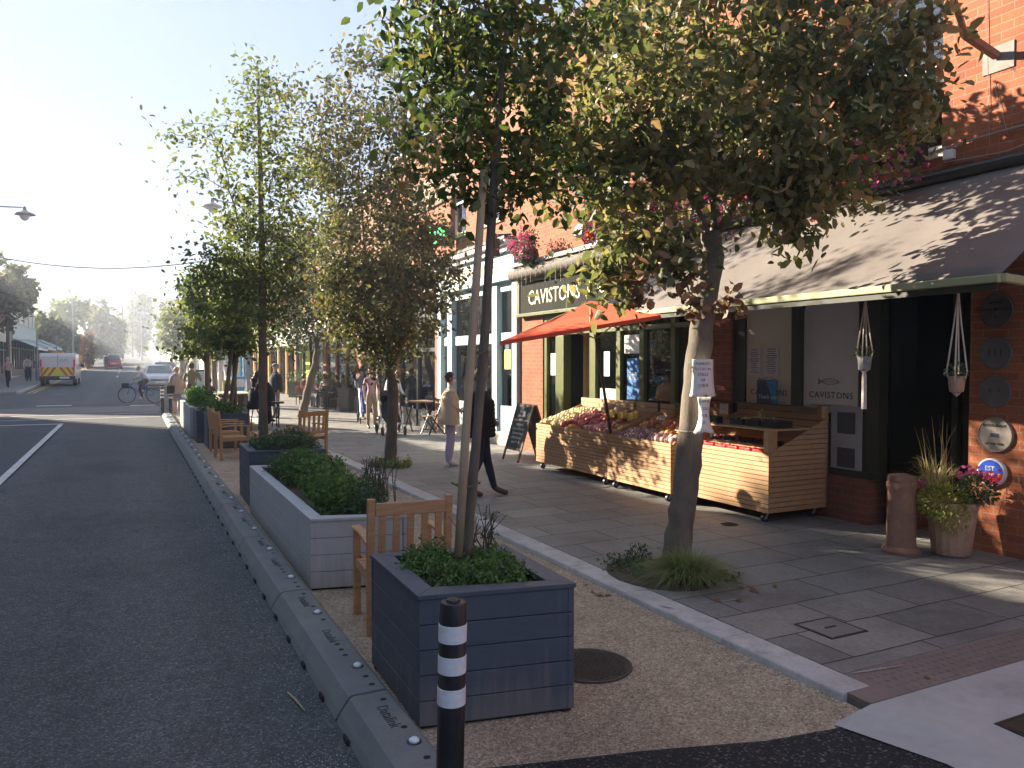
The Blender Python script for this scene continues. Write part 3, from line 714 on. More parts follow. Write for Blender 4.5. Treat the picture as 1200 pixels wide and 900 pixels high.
shrub('herb_plant', 'low bright parsley-like herbs filling the nearest slate planter round the trunk', [((1.55,4.15,.70),(.16,.38,.075)),((1.83,3.95,.70),(.20,.32,.085)),((1.98,4.1,.69),(.08,.30,.07)),((1.66,3.86,.70),(.14,.16,.08)),((1.60,4.35,.73),(.13,.12,.08))], L_herb, 5200, .026, 3, 30)
shrub('wispy_weed', 'tall thin wispy weed with small leaves at the far right corner of the nearest planter', [((1.98,4.32,.82),(.06,.05,.16)),((1.90,4.40,.78),(.05,.05,.14))], L_herbd, 160, .022, 4, 22)
shrub('leafy_shrub', 'bushy bright green shrub in the middle of the long light grey planter', [((1.70,7.05,.68),(.26,.45,.24)),((1.76,7.9,.70),(.25,.42,.24)),((1.72,8.8,.70),(.26,.45,.22))], L_herb, 5600, .045, 5, 40)
shrub('dark_shrub', 'darker fine-leaved shrub trailing over the front of the long light grey planter', [((1.84,6.62,.64),(.22,.22,.14)),((1.55,9.3,.64),(.18,.32,.16)),((1.98,7.0,.66),(.14,.4,.16))], L_herbd, 3600, .026, 6, 30)
shrub('wispy_weed', 'sparse wispy stems leaning out of the long light grey planter towards the kerb', [((2.08,6.9,.80),(.16,.40,.20)),((2.15,7.5,.75),(.14,.3,.2))], L_herbd, 260, .022, 7, 40)
shrub('dark_shrub', 'dark herb mound overflowing the slate planter behind the long light grey one', [((1.75,10.5,.80),(.34,.25,.14)),((2.1,10.5,.72),(.22,.3,.22)),((2.0,11.0,.82),(.3,.3,.16)),((1.62,10.9,.78),(.2,.4,.1))], L_herbd, 6000, .032, 8, 30)
shrub('herb_plant', 'light green herbs in the slate planter with three leaning stems', [((1.9,18.3,.84),(.36,.42,.16))], L_herb, 1500, .06, 9, 14)
shrub('leafy_shrub', 'pale green shrubs in the far pale grey planter', [((1.7,21.4,.92),(.34,.8,.28)),((1.7,23.2,.92),(.34,1.1,.3)),((1.75,19.8,.86),(.3,.4,.18))], L_herb, 3600, .07, 10, 24)

# ================================================================ ARMCHAIRS AND LOW TABLE
def chair_parts(t, w=.60, d=.56, h=.95, sh_=.43):
    # local: faces +Y, back at y=0
    leg = .052
    for sx in (-1, 1):
        x = sx*(w/2-leg/2)
        MB().prism([(0,0),(leg,0),(leg*.95,.45),(leg-.05,h),(-.05,h),(-.0,.45)], x-leg/2, x+leg/2, 'x').build('rear_leg', M_teak, t, world=False, bevel=.007)
        MB().box(x-leg/2, x+leg/2, d-leg, d, 0, .63).build('front_leg', M_teak, t, world=False, bevel=.006)
        MB().prism([(-.005,.625),(d*.5,.645),(d+.03,.632),(d+.03,.655),(d*.5,.672),(-.005,.655)], x-.035, x+.035, 'x').build('armrest', M_teak, t, world=False, bevel=.008)
        MB().box(x-.014, x+.014, leg, d-leg, .36, .42).build('side_rail', M_teak, t, world=False, bevel=.003)
    MB().box(-w/2+leg, w/2-leg, -.046, -.018, h-.12, h-.03).build('top_rail', M_teak, t, world=False, bevel=.006)
    MB().box(-w/2+leg, w/2-leg, -.012, .016, .49, .545).build('lower_rail', M_teak, t, world=False, bevel=.004)
    n = 5
    for i in range(n):
        x = -w/2+leg+(i+.5)*(w-2*leg)/n
        MB().prism([(-.010,.545),(.006,.545),(-.026,h-.12),(-.042,h-.12)], x-.024, x+.024, 'x').build('back_slat', M_teak, t, world=False, bevel=.002)
    for i in range(6):
        y = .06+i*(d-.08)/6
        MB().box(-w/2+.01 if 0<i<5 else -w/2+leg, w/2-.01 if 0<i<5 else w/2-leg, y, y+.066, sh_-.018, sh_+.004).build('seat_slat', M_teak, t, world=False, bevel=.003)
    MB().box(-w/2+leg, w/2-leg, d-.04, d-.012, .35, .41).build('front_rail', M_teak, t, world=False, bevel=.003)
c1 = thing('armchair', 'x', 'armchair'); chair_parts(c1)
place(c1, (1.73,5.07,.004), R(-5), 'teak slatted armchair seen from behind just past the nearest slate planter', 'teak armchairs on the strip', True)
place(c1, (1.50,15.9,.004), R(-84), 'teak armchair with its back to the road, facing the low slatted table', 'teak armchairs on the strip')
place(c1, (3.12,14.75,.034), R(14), 'teak armchair with its slatted back to us, beside the kerb and low table', 'teak armchairs on the strip')
place(c1, (1.52,17.1,.004), R(-84), 'teak armchair beyond the one turned from the road, mostly hidden by it', 'teak armchairs on the strip')
t = thing('low_table', 'low slatted teak table between the facing armchairs', 'table', (2.62,16.2,.004))
for i in range(7): MB().box(2.25+i*.105, 2.35+i*.105, 15.85, 16.6, .43, .455).build('slat', M_teak, t, bevel=.003)
for sx in (2.28,2.92):
    for sy in (15.9,16.5): MB().box(sx, sx+.05, sy, sy+.05, 0, .43).build('leg', M_teak, t, bevel=.004)

# ================================================================ GENERIC FACADES
def wall_cells(mb, x0, x1, y0, y1, z0, z1, ops, mi=0):
    ys = sorted({y0, y1} | {o[0] for o in ops if y0 < o[0] < y1} | {o[1] for o in ops if y0 < o[1] < y1})
    for a, b in zip(ys, ys[1:]):
        m = (a+b)/2; cut = sorted([(o[2], o[3]) for o in ops if o[0] <= m <= o[1]]); z = z0
        for (c, d) in cut:
            if c > z+1e-4: mb.box(x0, x1, a, b, z, c, mi)
            z = max(z, d)
        if z < z1-1e-4: mb.box(x0, x1, a, b, z, z1, mi)
    return mb
def sash(parent, x, y0, y1, z0, z1, side=1, fr=None, gl=None, rows=2, cols=1, sill=True, back=True, detail=True):
    """side 1: the street is at smaller x. a window with frame, glass and sill"""
    fr = fr or M_wpaint; gl = gl or M_glassd; s = side
    def bx(m, a, b, *r): m.box(min(a, b), max(a, b), *r)
    m = MB(); w = .07
    xa, xb = x+.10*s, x+.16*s
    bx(m, xa, xb, y0, y0+w, z0, z1); bx(m, xa, xb, y1-w, y1, z0, z1); bx(m, xa, xb, y0+w, y1-w, z0, z0+w); bx(m, xa, xb, y0+w, y1-w, z1-w, z1)
    for i in range(1, rows): zz = z0+(z1-z0)*i/rows; bx(m, xa-.01*s, xb, y0+w, y1-w, zz-.025, zz+.025)
    for i in range(1, cols): yy = y0+(y1-y0)*i/cols; bx(m, xa, xb-.01*s, yy-.012, yy+.012, z0+w, z1-w)
    f = m.build('window', fr, parent)
    g = MB(); bx(g, x+.135*s, x+.14*s, y0+w, y1-w, z0+w, z1-w); g.build('pane', gl, f)
    if back:
        g = MB(); bx(g, x+.26*s, x+.29*s, y0, y1, z0, z1); g.build('dark_backing', M_rblind if detail == 2 else M_intr2, f)  # dark sheet close behind the glass, coloured as the unlit room
    if sill:
        g = MB(); bx(g, x-.06*s, x+.10*s, y0-.05, y1+.05, z0-.09, z0-.002); g.build('sill', M_stone, f, bevel=.004)
    return f
def pitched_roof(parent, x0, x1, y0, y1, ze, zr, mat=None):
    xm = (x0+x1)/2; m = MB()
    m.add([(x0,y0,ze),(x1,y0,ze),(xm,y0,zr),(x0,y1,ze),(x1,y1,ze),(xm,y1,zr)], [(0,1,2),(3,5,4),(0,2,5,3),(1,4,5,2),(0,3,4,1)])
    return m.build('roof', mat or M_zinc, parent)
def chimney(parent, x, y, z, h=1.3, pots=4, mat=None):
    c = MB().box(x-.35, x+.35, y-.8, y+.8, z, z+h).box(x-.42, x+.42, y-.87, y+.87, z+h, z+h+.12).build('chimney', mat or M_brick3, parent)
    m = MB()
    for i in range(pots): m.lathe([(.11,0),(.10,.45),(.13,.46),(.13,.52)], 8, (x, y-.6+i*1.2/max(1, pots-1), z+h+.12))
    m.build('chimney_pot', M_terra, c)

# ================================================================ THE BRICK BUILDING (food shop and restaurant)
XF = 7.2
A = thing('brick_building', 'tall orange brick building over the food shop, restaurant and its long brown awning', 'building', (XF, 8.5, .1))
EAV = 8.0
GO = [(4.63,5.74,.1,2.95),(5.74,7.9,.1,2.95),(8.32,13.12,.1,2.95)]        # ground floor openings
UO = [(10.3,11.62,3.95,5.75),(7.55,8.75,3.95,5.75),(4.95,6.15,4.0,5.75),(12.6,13.4,6.4,7.5),(10.4,11.4,6.5,7.5)]
w = MB(); wall_cells(w, XF, XF+.35, -3.0, 14.07, .1, EAV, GO+UO); w.build('front_wall', M_brick, A)
w = MB(); w.box(XF+.35, 15, 13.9, 14.07, .1, EAV); w.box(XF+.35, 15, -3, -2.7, .1, EAV); w.build('party_wall', M_brick2, A)
w = MB(); w.box(XF-.09, XF-.001, -3, 14.07, EAV-.35, EAV-.22); w.box(XF-.16, XF-.001, -3, 14.07, EAV-.22, EAV); w.box(XF-.03,XF-.001,-3,14.07,6.05,6.13); w.build('cornice', M_brick2, A)
pitched_roof(A, XF-.1, 15, -3, 14.07, EAV+.01, EAV+2.6)
chimney(A, 9.5, 13.9, EAV+.8, 1.6); chimney(A, 9.5, 2, EAV+.8, 1.6)
for o in UO[:3]: 
    sash(A, XF+.04, *o, fr=M_wpaint, detail=1)
    w = MB(); n = 8
    for i in range(n):
        ya = o[0]-.06+(o[1]-o[0]+.12)*i/n; yb = ya+(o[1]-o[0]+.12)/n-.008; w.box(XF-.006, XF+.1, ya, yb, o[3]+.002, o[3]+.22)
    w.build('window_arch', M_brick2, A)
for o in UO[3:]: sash(A, XF+.04, *o, fr=M_wpaint)
# --- restaurant front: canted doorway + two arched windows
def arch_panel(mb, x0, x1, y0, y1, z0, z1, r, mi=0, n=6):
    """rectangular frame head with rounded top corners: fills corners only"""
    for (cy, s) in ((y0, 1), (y1, -1)):
        P = [(cy, z1), (cy, z1-r)]
        for i in range(n+1):
            a = math.pi/2*i/n; P.append((cy+s*(r-r*math.cos(a)), z1-r+r*math.sin(a)))
        P = [p for i, p in enumerate(P) if i != 2]
        mb.prism(P, x0, x1, 'x', mi)
rb = MB(); rb.box(XF, XF+.3, 5.74, 7.9, .1, .60); rb.build('plinth', M_brick2, A)
f = MB(); gx0, gx1 = XF+.04, XF+.16
f.box(gx0-.05, gx1+.02, 5.70, 7.9, .602, .68)                      # sill
f.box(gx0, gx1, 5.74, 5.92, .68, 2.95); f.box(gx0-.01, gx1, 6.72, 6.88, .68, 2.78); f.box(gx0, gx1, 7.68, 7.9, .68, 2.95); f.box(gx0, gx1, 5.92, 7.68, 2.68, 2.95)
arch_panel(f, gx0+.01, gx1-.01, 5.92, 6.72, .68, 2.68, .22); arch_panel(f, gx0+.01, gx1-.01, 6.88, 7.68, .68, 2.68, .22)
rf = f.build('restaurant_window_frame', M_dkgreen, A, bevel=.004)
for (ya, yb) in ((5.92,6.72),(6.88,7.68)):
    MB().box(XF+.10, XF+.106, ya, yb, .68, 2.68).build('pane', M_glass, rf)
    p = MB().box(XF+.072, XF+.078, ya+.002, yb-.002, 1.30, 2.68).build('frosted_screen', M_cream if ya > 6.5 else M_rblind, rf)
    text('window_lettering', 'CAVISTONS', .105, (XF+.068, (ya+yb)/2, 1.50), M_ink, rf, extrude=.0008, space=1.15)
    text('window_lettering', 'SEAFOOD RESTAURANT', .045, (XF+.068, (ya+yb)/2, 1.38), M_ink, rf, extrude=.0008, space=1.2)
    fm = MB(); yc = (ya+yb)/2; pts = []
    for i in range(13): 
        t_ = i/12; pts.append((yc+.13-.25*t_, 1.66+.034*math.sin(math.pi*t_)**.8))
    lo = [(a, 1.66-(b-1.66)) for a, b in pts[::-1]]
    pts2 = [(a, b) for a, b in pts]
    for (a, b), (c, d) in zip(pts2, pts2[1:]): fm.bar((XF+.067,a,b),(XF+.067,c,d),.004,.005)
    lo = lo[::-1]
    for (a, b), (c, d) in zip(lo, lo[1:]): fm.bar((XF+.067,a,b),(XF+.067,c,d),.004,.005)
    for q in ((yc+.13,1.66,yc+.175,1.69),(yc+.13,1.66,yc+.175,1.63),(yc+.175,1.69,yc+.16,1.66),(yc+.175,1.63,yc+.16,1.66)): fm.bar((XF+.067,q[0],q[1]),(XF+.067,q[2],q[3]),.004,.005)
    fm.bar((XF+.067,yc+.10,1.66),(XF+.067,yc-.09,1.66),.003,.003)
    fm.build('fish_emblem', M_ink, rf)
# interior box
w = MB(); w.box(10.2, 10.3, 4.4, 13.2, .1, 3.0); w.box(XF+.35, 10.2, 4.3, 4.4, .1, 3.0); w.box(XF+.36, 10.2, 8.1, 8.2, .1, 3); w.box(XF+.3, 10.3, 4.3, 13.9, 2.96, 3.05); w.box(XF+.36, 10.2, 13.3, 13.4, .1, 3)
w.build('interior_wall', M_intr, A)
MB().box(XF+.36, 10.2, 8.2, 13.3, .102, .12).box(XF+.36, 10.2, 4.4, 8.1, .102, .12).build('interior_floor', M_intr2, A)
# canted door recess: post, side light
d_ = MB(); d_.bar((XF+.1,5.71,.6),(XF+.1,5.71,2.95),.14,.14); d_.bar((8.35,4.85,.1),(8.35,4.85,2.9),.10,.10); d_.bar((7.9,5.22,.1),(7.9,5.22,2.9),.07,.07)
d_.bar((XF+.1,5.71,2.85),(8.4,4.8,2.85),.12,.16)
rec = d_.build('doorway_frame', M_dkgreen, A)
MB().bar((XF+.18,5.64,.35),(7.86,5.25,.35),.14,.5).build('side_plinth', M_brick2, A)
MB().bar((XF+.16,5.66,.63),(7.88,5.24,.63),.20,.07).build('side_sill', M_olive, A, bevel=.004)
MB().bar((XF+.2,5.63,1.75),(7.86,5.25,1.75),.01,2.15).build('side_glass', M_glassk, rec)
MB().bar((7.95,5.18,1.5),(8.32,4.88,1.5),.04,2.6).build('door', M_dkgreen, A)
sc_ = MB(); sc_.add([(8.42,4.75,1.3),(8.42,4.66,1.3)], []); 
sp = MB(); P = [(4.66,1.36),(5.0,1.36)]+[(4.83+.17*math.cos(math.pi*i/10), 2.36+.2*math.sin(math.pi*i/10)) for i in range(11)]
sp.prism(P, 8.55, 8.57, 'x'); sp.build('arched_blind', M_rblind, A)
# menu boards in the windows
def poster(name, label, x, yc, zc, w, h, mat, cat='poster', lines=0, lmat=None, th=.004):
    t = thing(name, label, cat, (x, yc, zc)); MB().box(x-th, x, yc-w/2, yc+w/2, zc-h/2, zc+h/2).build('sheet', mat, t)
    if lines:
        m = MB(); r = random.Random(int(abs(yc)*1000))
        for i in range(lines):
            zz = zc+h*.42-i*h*.84/max(1, lines-1); ww = w*.4*r.uniform(.5,1); m.box(x-th-.0015, x-th-.0003, yc-ww, yc+ww, zz-h*.012, zz+h*.012)
        m.build('print', lmat or M_ink, t)
    return t
poster('notice', 'white printed notice in the left restaurant window, left one of the pair', XF+.064, 7.53, 1.90, .22, .34, M_paper, lines=11)
poster('notice', 'white printed notice in the left restaurant window, right one of the pair', XF+.064, 7.23, 1.90, .24, .36, M_paper, lines=12)
M_navy = pm('navy_print', (.012,.045,.09), .5, .1, 4, 0); M_sky = pm('sky_blue_print', (.03,.28,.62), .5, .1, 4, 0)
t = poster('thank_you_poster', 'dark and bright blue Thank You poster in the left restaurant window', XF-.02, 7.22, 1.43, .34, .46, M_navy)
MB().add([(XF-.0255,7.12,1.66),(XF-.0255,7.05,1.66),(XF-.0255,7.05,1.2),(XF-.0255,7.18,1.2),(XF-.0255,7.10,1.38),(XF-.0255,7.24,1.66)], [(0,1,2,3,4,5)]).build('bright_panel', M_sky, t)
text('lettering', 'Thank you', .075, (XF-.026, 7.20, 1.45), M_paper, t)
t = poster('menu_frame', 'grey framed menu with a dark photo, low in the right restaurant window', XF+.02, 6.05, 1.00, .42, .78, pm('dull_paper', (.34,.33,.32), .8, .15, 5, 0))
MB().box(XF+.012, XF+.0155, 5.93, 6.17, 1.08, 1.32).build('photo', M_ink, t); MB().box(XF+.012, XF+.0155, 5.93, 6.17, .70, .92).build('photo', M_ink, t)

# --- the deli front
G = thing('deli_shopfront', 'green timber food shop front standing behind the left fruit stall', 'shopfront', (XF, 10.7, .1))
f = MB(); gx0, gx1 = XF+.02, XF+.14
posts = [(8.32,8.46),(9.10,9.20),(9.87,9.99),(10.52,10.64),(11.27,11.46),(12.50,12.66),(13.0,13.12)]
for (a, b) in posts: f.box(gx0, gx1, a, b, .1, 2.75)
f.box(gx0, gx1+.004, 8.46, 13.0, 2.40, 2.47); f.box(gx0-.004, gx1+.004, 8.32, 13.12, 2.72, 2.80)
f.box(gx0-.05, gx1, 8.46, 11.27, .98, 1.05)
f.build('frame', M_olive, G, bevel=.004)
f = MB(); f.box(gx0+.02, gx1, 8.46, 11.27, .1, .98); f.build('stall_riser', M_dkgreen, G)
for (a, b) in ((8.46,9.10),(9.20,9.87),(9.99,10.52),(10.64,11.27),(12.66,13.0)): MB().box(XF+.08, XF+.086, a, b, 1.05 if a < 11.3 else .3, 2.40).build('window_glass', M_glassd, G)
for (a, b) in zip([p[1] for p in posts], [p[0] for p in posts][1:]): MB().box(XF+.08, XF+.086, a, b, 2.47, 2.72).build('transom_glass', M_glassd, G)
# open door leaf, folded outwards
dl = MB(); dl.box(XF-.06, XF+.10, 12.22, 12.48, .12, 2.38); dl.build('door', M_olive, G, bevel=.004)
MB().box(XF+.3, XF+.5, 12.04, 12.12, .12, 2.4).build('door_jamb', M_ply, G)
# shelves with jars inside the door
sh2 = thing('jar_shelves', 'dark wall shelves stacked with jars inside the food shop door', 'shelves', (8.9, 11.8, .12))
m = MB(); 
for i in range(8): m.box(8.7, 9.0, 11.0, 13.2, .4+i*.27, .42+i*.27)
m.box(9.0, 9.03, 11.0, 13.2, .12, 2.6); m.build('shelf', M_intr2, sh2)
jar = MB().lathe([(.035,0),(.04,.01),(.04,.11),(.03,.13),(.03,.15)], 8, (0,0,0)).build('jar', [pm('cream_label_jar', (.50,.42,.30), .4, .3, 9, 0)]); tag(jar, 'pale labelled jar on a shelf inside the food shop door', 'jar', 'jars inside the food shop')
jj = 0
for i in range(8):
    for k in range(14):
        o = jar if jj == 0 else jar.copy()
        if jj: COL.objects.link(o)
        o.location = (8.8+random.uniform(-.03,.03), 11.05+k*.15+random.uniform(-.02,.02), .42+i*.27); jj += 1
# things in the windows
poster('notice', 'tall white notice in the narrow window at the left end of the food shop', XF+.07, 12.83, 1.85, .18, .42, M_paper, lines=9)
poster('notice', 'tall white notice with dark print in the food shop window right of the door', XF+.07, 10.98, 1.86, .17, .42, M_paper, lines=7)
poster('notice', 'pair of square white cards low in the window right of the food shop door', XF+.07, 10.93, 1.30, .50, .28, M_paper, lines=4)
t = poster('blue_poster', 'blue poster with white writing in the second food shop window', XF+.07, 10.22, 1.62, .32, .66, pm('bright_blue_print', (.03,.16,.42), .5, .2, 5, 0))
text('lettering', 'TAKE\nAWAY', .075, (XF+.064, 10.22, 1.66), M_paper, t)
poster('cardboard_sign', 'pale sheet hung across the top of the second food shop window', XF+.07, 10.25, 2.18, .44, .3, M_rblind)
poster('framed_picture', 'dark framed picture hung in the third food shop window', XF+.6, 9.4, 2.15, .42, .3, M_intr2, lines=3)
# fascia sign
M_sign = pm('matt_black_green', (.014,.015,.010), .85, .3, 5, .05, spec=.2)
SG = thing('fascia_sign', 'dark green shop sign with cream serif capitals over the orange parasol', 'sign', (XF-.02, 10.7, 2.9))
MB().box(XF-.10, XF-.002, 8.0, 14.03, 2.82, 3.52).build('board', M_sign, SG)
MB().box(XF-.13, XF-.101, 8.0, 14.03, 2.80, 2.86).box(XF-.13, XF-.101, 8.0, 14.03, 3.47, 3.53).box(XF-.12, XF-.101, 13.9, 14.03, 2.86, 3.47).build('moulding', M_olive, SG, bevel=.004)
text('lettering', 'CAVISTONS', .40, (XF-.104, 12.55, 3.14), M_letter, SG, sx=.92, extrude=.004)
text('lettering', 'FOOD', .22, (XF-.104, 10.75, 3.12), M_letter, SG, extrude=.004)
lf = MB()
for i in range(10):
    lf.ell((XF-.106, 11.35-.02*i+.05*math.sin(i*2), 3.02+.035*i), .003, .02, .035, 6, 4)
lf.build('leaf_flourish', M_gold, SG)
# rolled awning with hanging lights
RA = thing('rolled_awning', 'rolled up dark awning hung with string lights above the dark green shop sign', 'awning', (XF-.2, 11, 3.6))
MB().tube([(XF-.22,8.9,3.66),(XF-.22,14.0,3.64)], [.115,.115], 14).build('roll', M_awn, RA, smooth='auto')
MB().box(XF-.30, XF-.002, 8.0, 14.05, 3.79, 3.86).build('ledge', pm('lead_flashing', (.34,.33,.31), .6, .25, 6, .1, dirt=.4), RA)
m = MB(); r = random.Random(4)
for i in range(26):
    y = 9.0+i*.19; L = r.uniform(.08,.35); m.tube([(XF-.335,y,3.66),(XF-.336,y+.004,3.66-L)], .003, 4)
m.tube([(XF-.34, 9+i*.1, 3.72+.03*math.sin(i*1.3)) for i in range(50)], .004, 4); m.build('string_lights', M_letter, RA)
def floodlight(label, y, z):
    t = thing('floodlight', label, 'floodlight', (XF-.2, y, z)); MB().prism([(XF-.42,z-.06),(XF-.22,z-.10),(XF-.18,z+.10),(XF-.38,z+.14)], y-.13, y+.13, 'y').build('housing', pm('grey_housing', (.12,.12,.125), .5, .2, 8, .05), t, bevel=.01)
    MB().bar((XF-.25,y,z-.08),(XF-.05,y,z-.2),.04,.02).build('bracket', M_dark, t)
floodlight('boxy grey floodlight on the ledge right of the hanging flower basket', 11.15, 4.08)
floodlight('grey floodlight on the ledge above the pale shop sign', 14.6, 4.42)

# ================================================================ BROWN AWNING
AW = thing('brown_awning', 'long sloping brown canvas awning with faint lettering over the restaurant', 'awning', (XF, 6, 3.7))
ax0, az0, ax1, az1 = 5.6, 2.50, XF-.02, 3.67; ay0, ay1 = 3.40, 8.92
m = MB(); ny = 40; nx = 8; vs = []; fs = []
for i in range(nx+1):
    for j in range(ny+1):
        t_ = i/nx; x = ax0+(ax1-ax0)*t_; z = az0+(az1-az0)*t_-.035*math.sin(math.pi*t_)*(1+.25*math.sin(j*.9)); y = ay0+(ay1-ay0)*j/ny; vs.append((x,y,z))
for i in range(nx):
    for j in range(ny):
        a = i*(ny+1)+j; fs.append((a, a+1, a+ny+2, a+ny+1))
m.add(vs, fs); o = m.build('canvas', M_awn, AW, smooth=True); s = o.modifiers.new('solid','SOLIDIFY'); s.thickness = .006
MB().box(ax0-.04, ax0+.02, ay0-.02, ay1+.02, az0-.045, az0+.018).build('front_rail', M_awng, AW, bevel=.01)
MB().box(ax0-.02, ax0+.012, ay0, ay1, az0-.095, az0-.048).build('valance', M_dkgreen, AW)
MB().tube([(ax1-.02,ay0-.05,az1+.03),(ax1-.02,ay1+.05,az1+.03)], .07, 12).build('roller', M_dark, AW)
for y in (3.48, 5.3, 7.2, 8.75):
    MB().tube([(ax0+.03,y,az0-.03),(6.5,y+.18,2.62),(XF-.02,y+.05,3.1)], .018, 8).build('folding_arm', M_dark, AW)
MB().bar((ax0,ay0-.03,az0-.01),(ax0+.28,ay0-.05,az0-.03),.05,.06).build('end_cap', M_awng, AW, bevel=.006)
sl = math.atan2(az1-az0, ax1-ax0); c_, s_ = math.cos(sl), math.sin(sl)
rotA = Matrix(((0,c_,-s_),(-1,0,0),(0,s_,c_)))
M_awlet = pm('faded_cream_lettering', (.27,.225,.20), .8, .15, 6, 0)
tt = .50; text('lettering', 'CAVISTONS', .46, (ax0+(ax1-ax0)*tt+.022, 6.15, az0+(az1-az0)*tt-.030), M_awlet, AW, rot=rotA, extrude=.003, space=1.9, sx=.75)

# ================================================================ ORANGE PARASOL
PA = thing('parasol', 'orange red canvas parasol leaning over the left fruit stall', 'parasol', (6.32, 9.28, .6))
pb = Vector((6.18,9.23,.85)); top = Vector((5.48,8.68,2.70)); pd = (top-pb).normalized()
MB().tube([pb-pd*.5, top], .022, 10).build('pole', pm('dark_wood_pole', (.07,.045,.03), .5, .2, 5, .05), PA, smooth='auto')
m = MB(); rimp = [Vector((4.04,8.43,2.14)),Vector((5.78,7.15,2.48)),Vector((7.05,8.92,2.66)),Vector((5.31,10.2,2.32))]; rim_c = sum(rimp, Vector())/4
vs = [top]; fs = []
ring = []
for k in range(4):
    p, q = rimp[k], rimp[(k+1) % 4]; ring += [p, p.lerp(q, .5)+(rim_c-p.lerp(q,.5))*.04]
vs += ring
mids = [top.lerp(p, .5)-pd*.03 for p in ring]; vs += mids
for k in range(8):
    a, b = 1+k, 1+(k+1) % 8; c2, d2 = 9+k, 9+(k+1) % 8; fs += [(0,c2,d2),(c2,a,b,d2)]
m.add(vs, fs)
for k in range(8):
    a, b = ring[k], ring[(k+1) % 8]; m.add([a, b, b-Vector((0,0,.05)), a-Vector((0,0,.05))], [(0,1,2,3)])
o = m.build('canopy', M_red, PA, smooth=False); s = o.modifiers.new('solid','SOLIDIFY'); s.thickness = .004
m = MB()
for k in range(8): m.tube([top-pd*.02, ring[k]-pd*.015], .008, 5)
m.build('rib', M_ply, PA)
m = MB()
for k in range(8): m.tube([top-pd*.55, mids[k]-pd*.02], .007, 5)
m.build('stretcher', M_ply, PA)

# ================================================================ FRUIT STALLS
def slats(mb, x0, x1, y0, y1, z0, z1, n, th=.018, axis='front', gap=.007, prof=None):
    h = (z1-z0)/n
    for i in range(n):
        a, b = z0+i*h+gap/2, z0+(i+1)*h-gap/2
        if axis == 'front': mb.box(x0, x0+th, y0, y1, a, b)
        else:
            xs = x0 if prof is None else prof(b)
            xa_ = x0 if prof is None else prof(a)
            if xa_ < x1-.03: mb.prism([(xa_,a),(x1,a),(x1,b),(min(xs,x1-.002),b)], y0, y0+th, 'y')
def stall(label, y0, y1, x0, x1, hf, hb, near_end=True, nsl=13):
    t = thing('fruit_stall', label, 'market stall', ((x0+x1)/2, (y0+y1)/2, .1))
    zb = .215
    m = MB(); slats(m, x0, x1, y0, y1, zb, hf, nsl); m.build('front_panel', M_cedar, t, bevel=.0025)
    MB().box(x0+.0185, x0+.03, y0+.01, y1-.01, zb, hf-.02).build('backing', M_darkgap, t)
    for (yy, nm) in ((y0, 'end_panel'), (y1-.018, 'end_panel')):
        m = MB(); pr = lambda z: x0+.02 if z <= hf+.01 else x0+.02+(z-hf)/(hb-hf)*(x1-x0)*.95
        slats(m, x0+.02, x1, yy, yy, zb, hb, int(nsl*hb/hf), axis='end', prof=pr); m.build(nm, M_cedar, t, bevel=.0025)
    m = MB(); slats(m, x1-.02, x1, y0, y1, hb-.35, hb+.12, 6); m.build('back_panel', M_cedar, t, bevel=.0025)
    MB().box(x1-.03, x1, y0, y1, zb, hb-.36).build('back_board', M_ply, t)
    m = MB(); m.add([(x0+.02,y0+.02,hf-.10),(x1-.03,y0+.02,hb-.16),(x1-.03,y1-.02,hb-.16),(x0+.02,y1-.02,hf-.10),(x0+.02,y0+.02,hf-.12),(x1-.03,y0+.02,hb-.18),(x1-.03,y1-.02,hb-.18),(x0+.02,y1-.02,hf-.12)],
          [(0,1,2,3),(7,6,5,4),(0,4,5,1),(1,5,6,2),(2,6,7,3),(3,7,4,0)]); m.build('display_bed', M_ply, t)
    for (xx, yy) in ((x0+.09,y0+.12),(x0+.09,y1-.12),(x1-.09,y0+.12),(x1-.09,y1-.12)):
        c = MB().box(xx-.03,xx+.03,yy-.03,yy+.03,.200,.214).bar((xx,yy-.022,.205),(xx-.02,yy-.022,.145),.004,.03).bar((xx,yy+.022,.205),(xx-.02,yy+.022,.145),.004,.03).build('caster', M_metal, t)
        MB().tube([(xx-.025,yy-.017,.145),(xx-.025,yy+.017,.145)], .044, 16).build('wheel', pm('blue_black_tyre', (.02,.025,.05), .5, .2, 8, 0), c, smooth='auto')
        MB().tube([(xx-.025,yy-.019,.145),(xx-.025,yy+.019,.145)], .018, 10).build('hub', M_metal, c)
    return t
stall('slatted cedar fruit stall on casters under the orange parasol, leftmost of the three', 9.27, 11.42, 6.14, 7.05, .86, 1.16)
stall('middle slatted cedar fruit stall holding oranges and garlic, half behind the bagged trunk', 7.76, 9.20, 6.10, 7.05, .86, 1.16)
st3 = stall('rightmost slatted cedar stall holding red punnets, with glass top shelf', 6.27, 7.74, 6.27, 7.19, .88, 1.24)
MB().box(6.28, 6.42, 6.292, 6.36, .885, 1.12).build('corner_post', M_cedar, st3, bevel=.003)
MB().box(6.34, 6.98, 6.30, 7.72, 1.12, 1.135).build('upper_shelf', M_ply, st3)
MB().box(6.80, 7.17, 6.28, 8.3, 1.385, 1.393).build('glass_top', glassmat('green_edge_glass', (.55,.66,.58), base=.1), st3)
MB().box(7.09, 7.168, 6.285, 6.35, 1.24, 1.38).build('corner_post', M_cedar, st3)
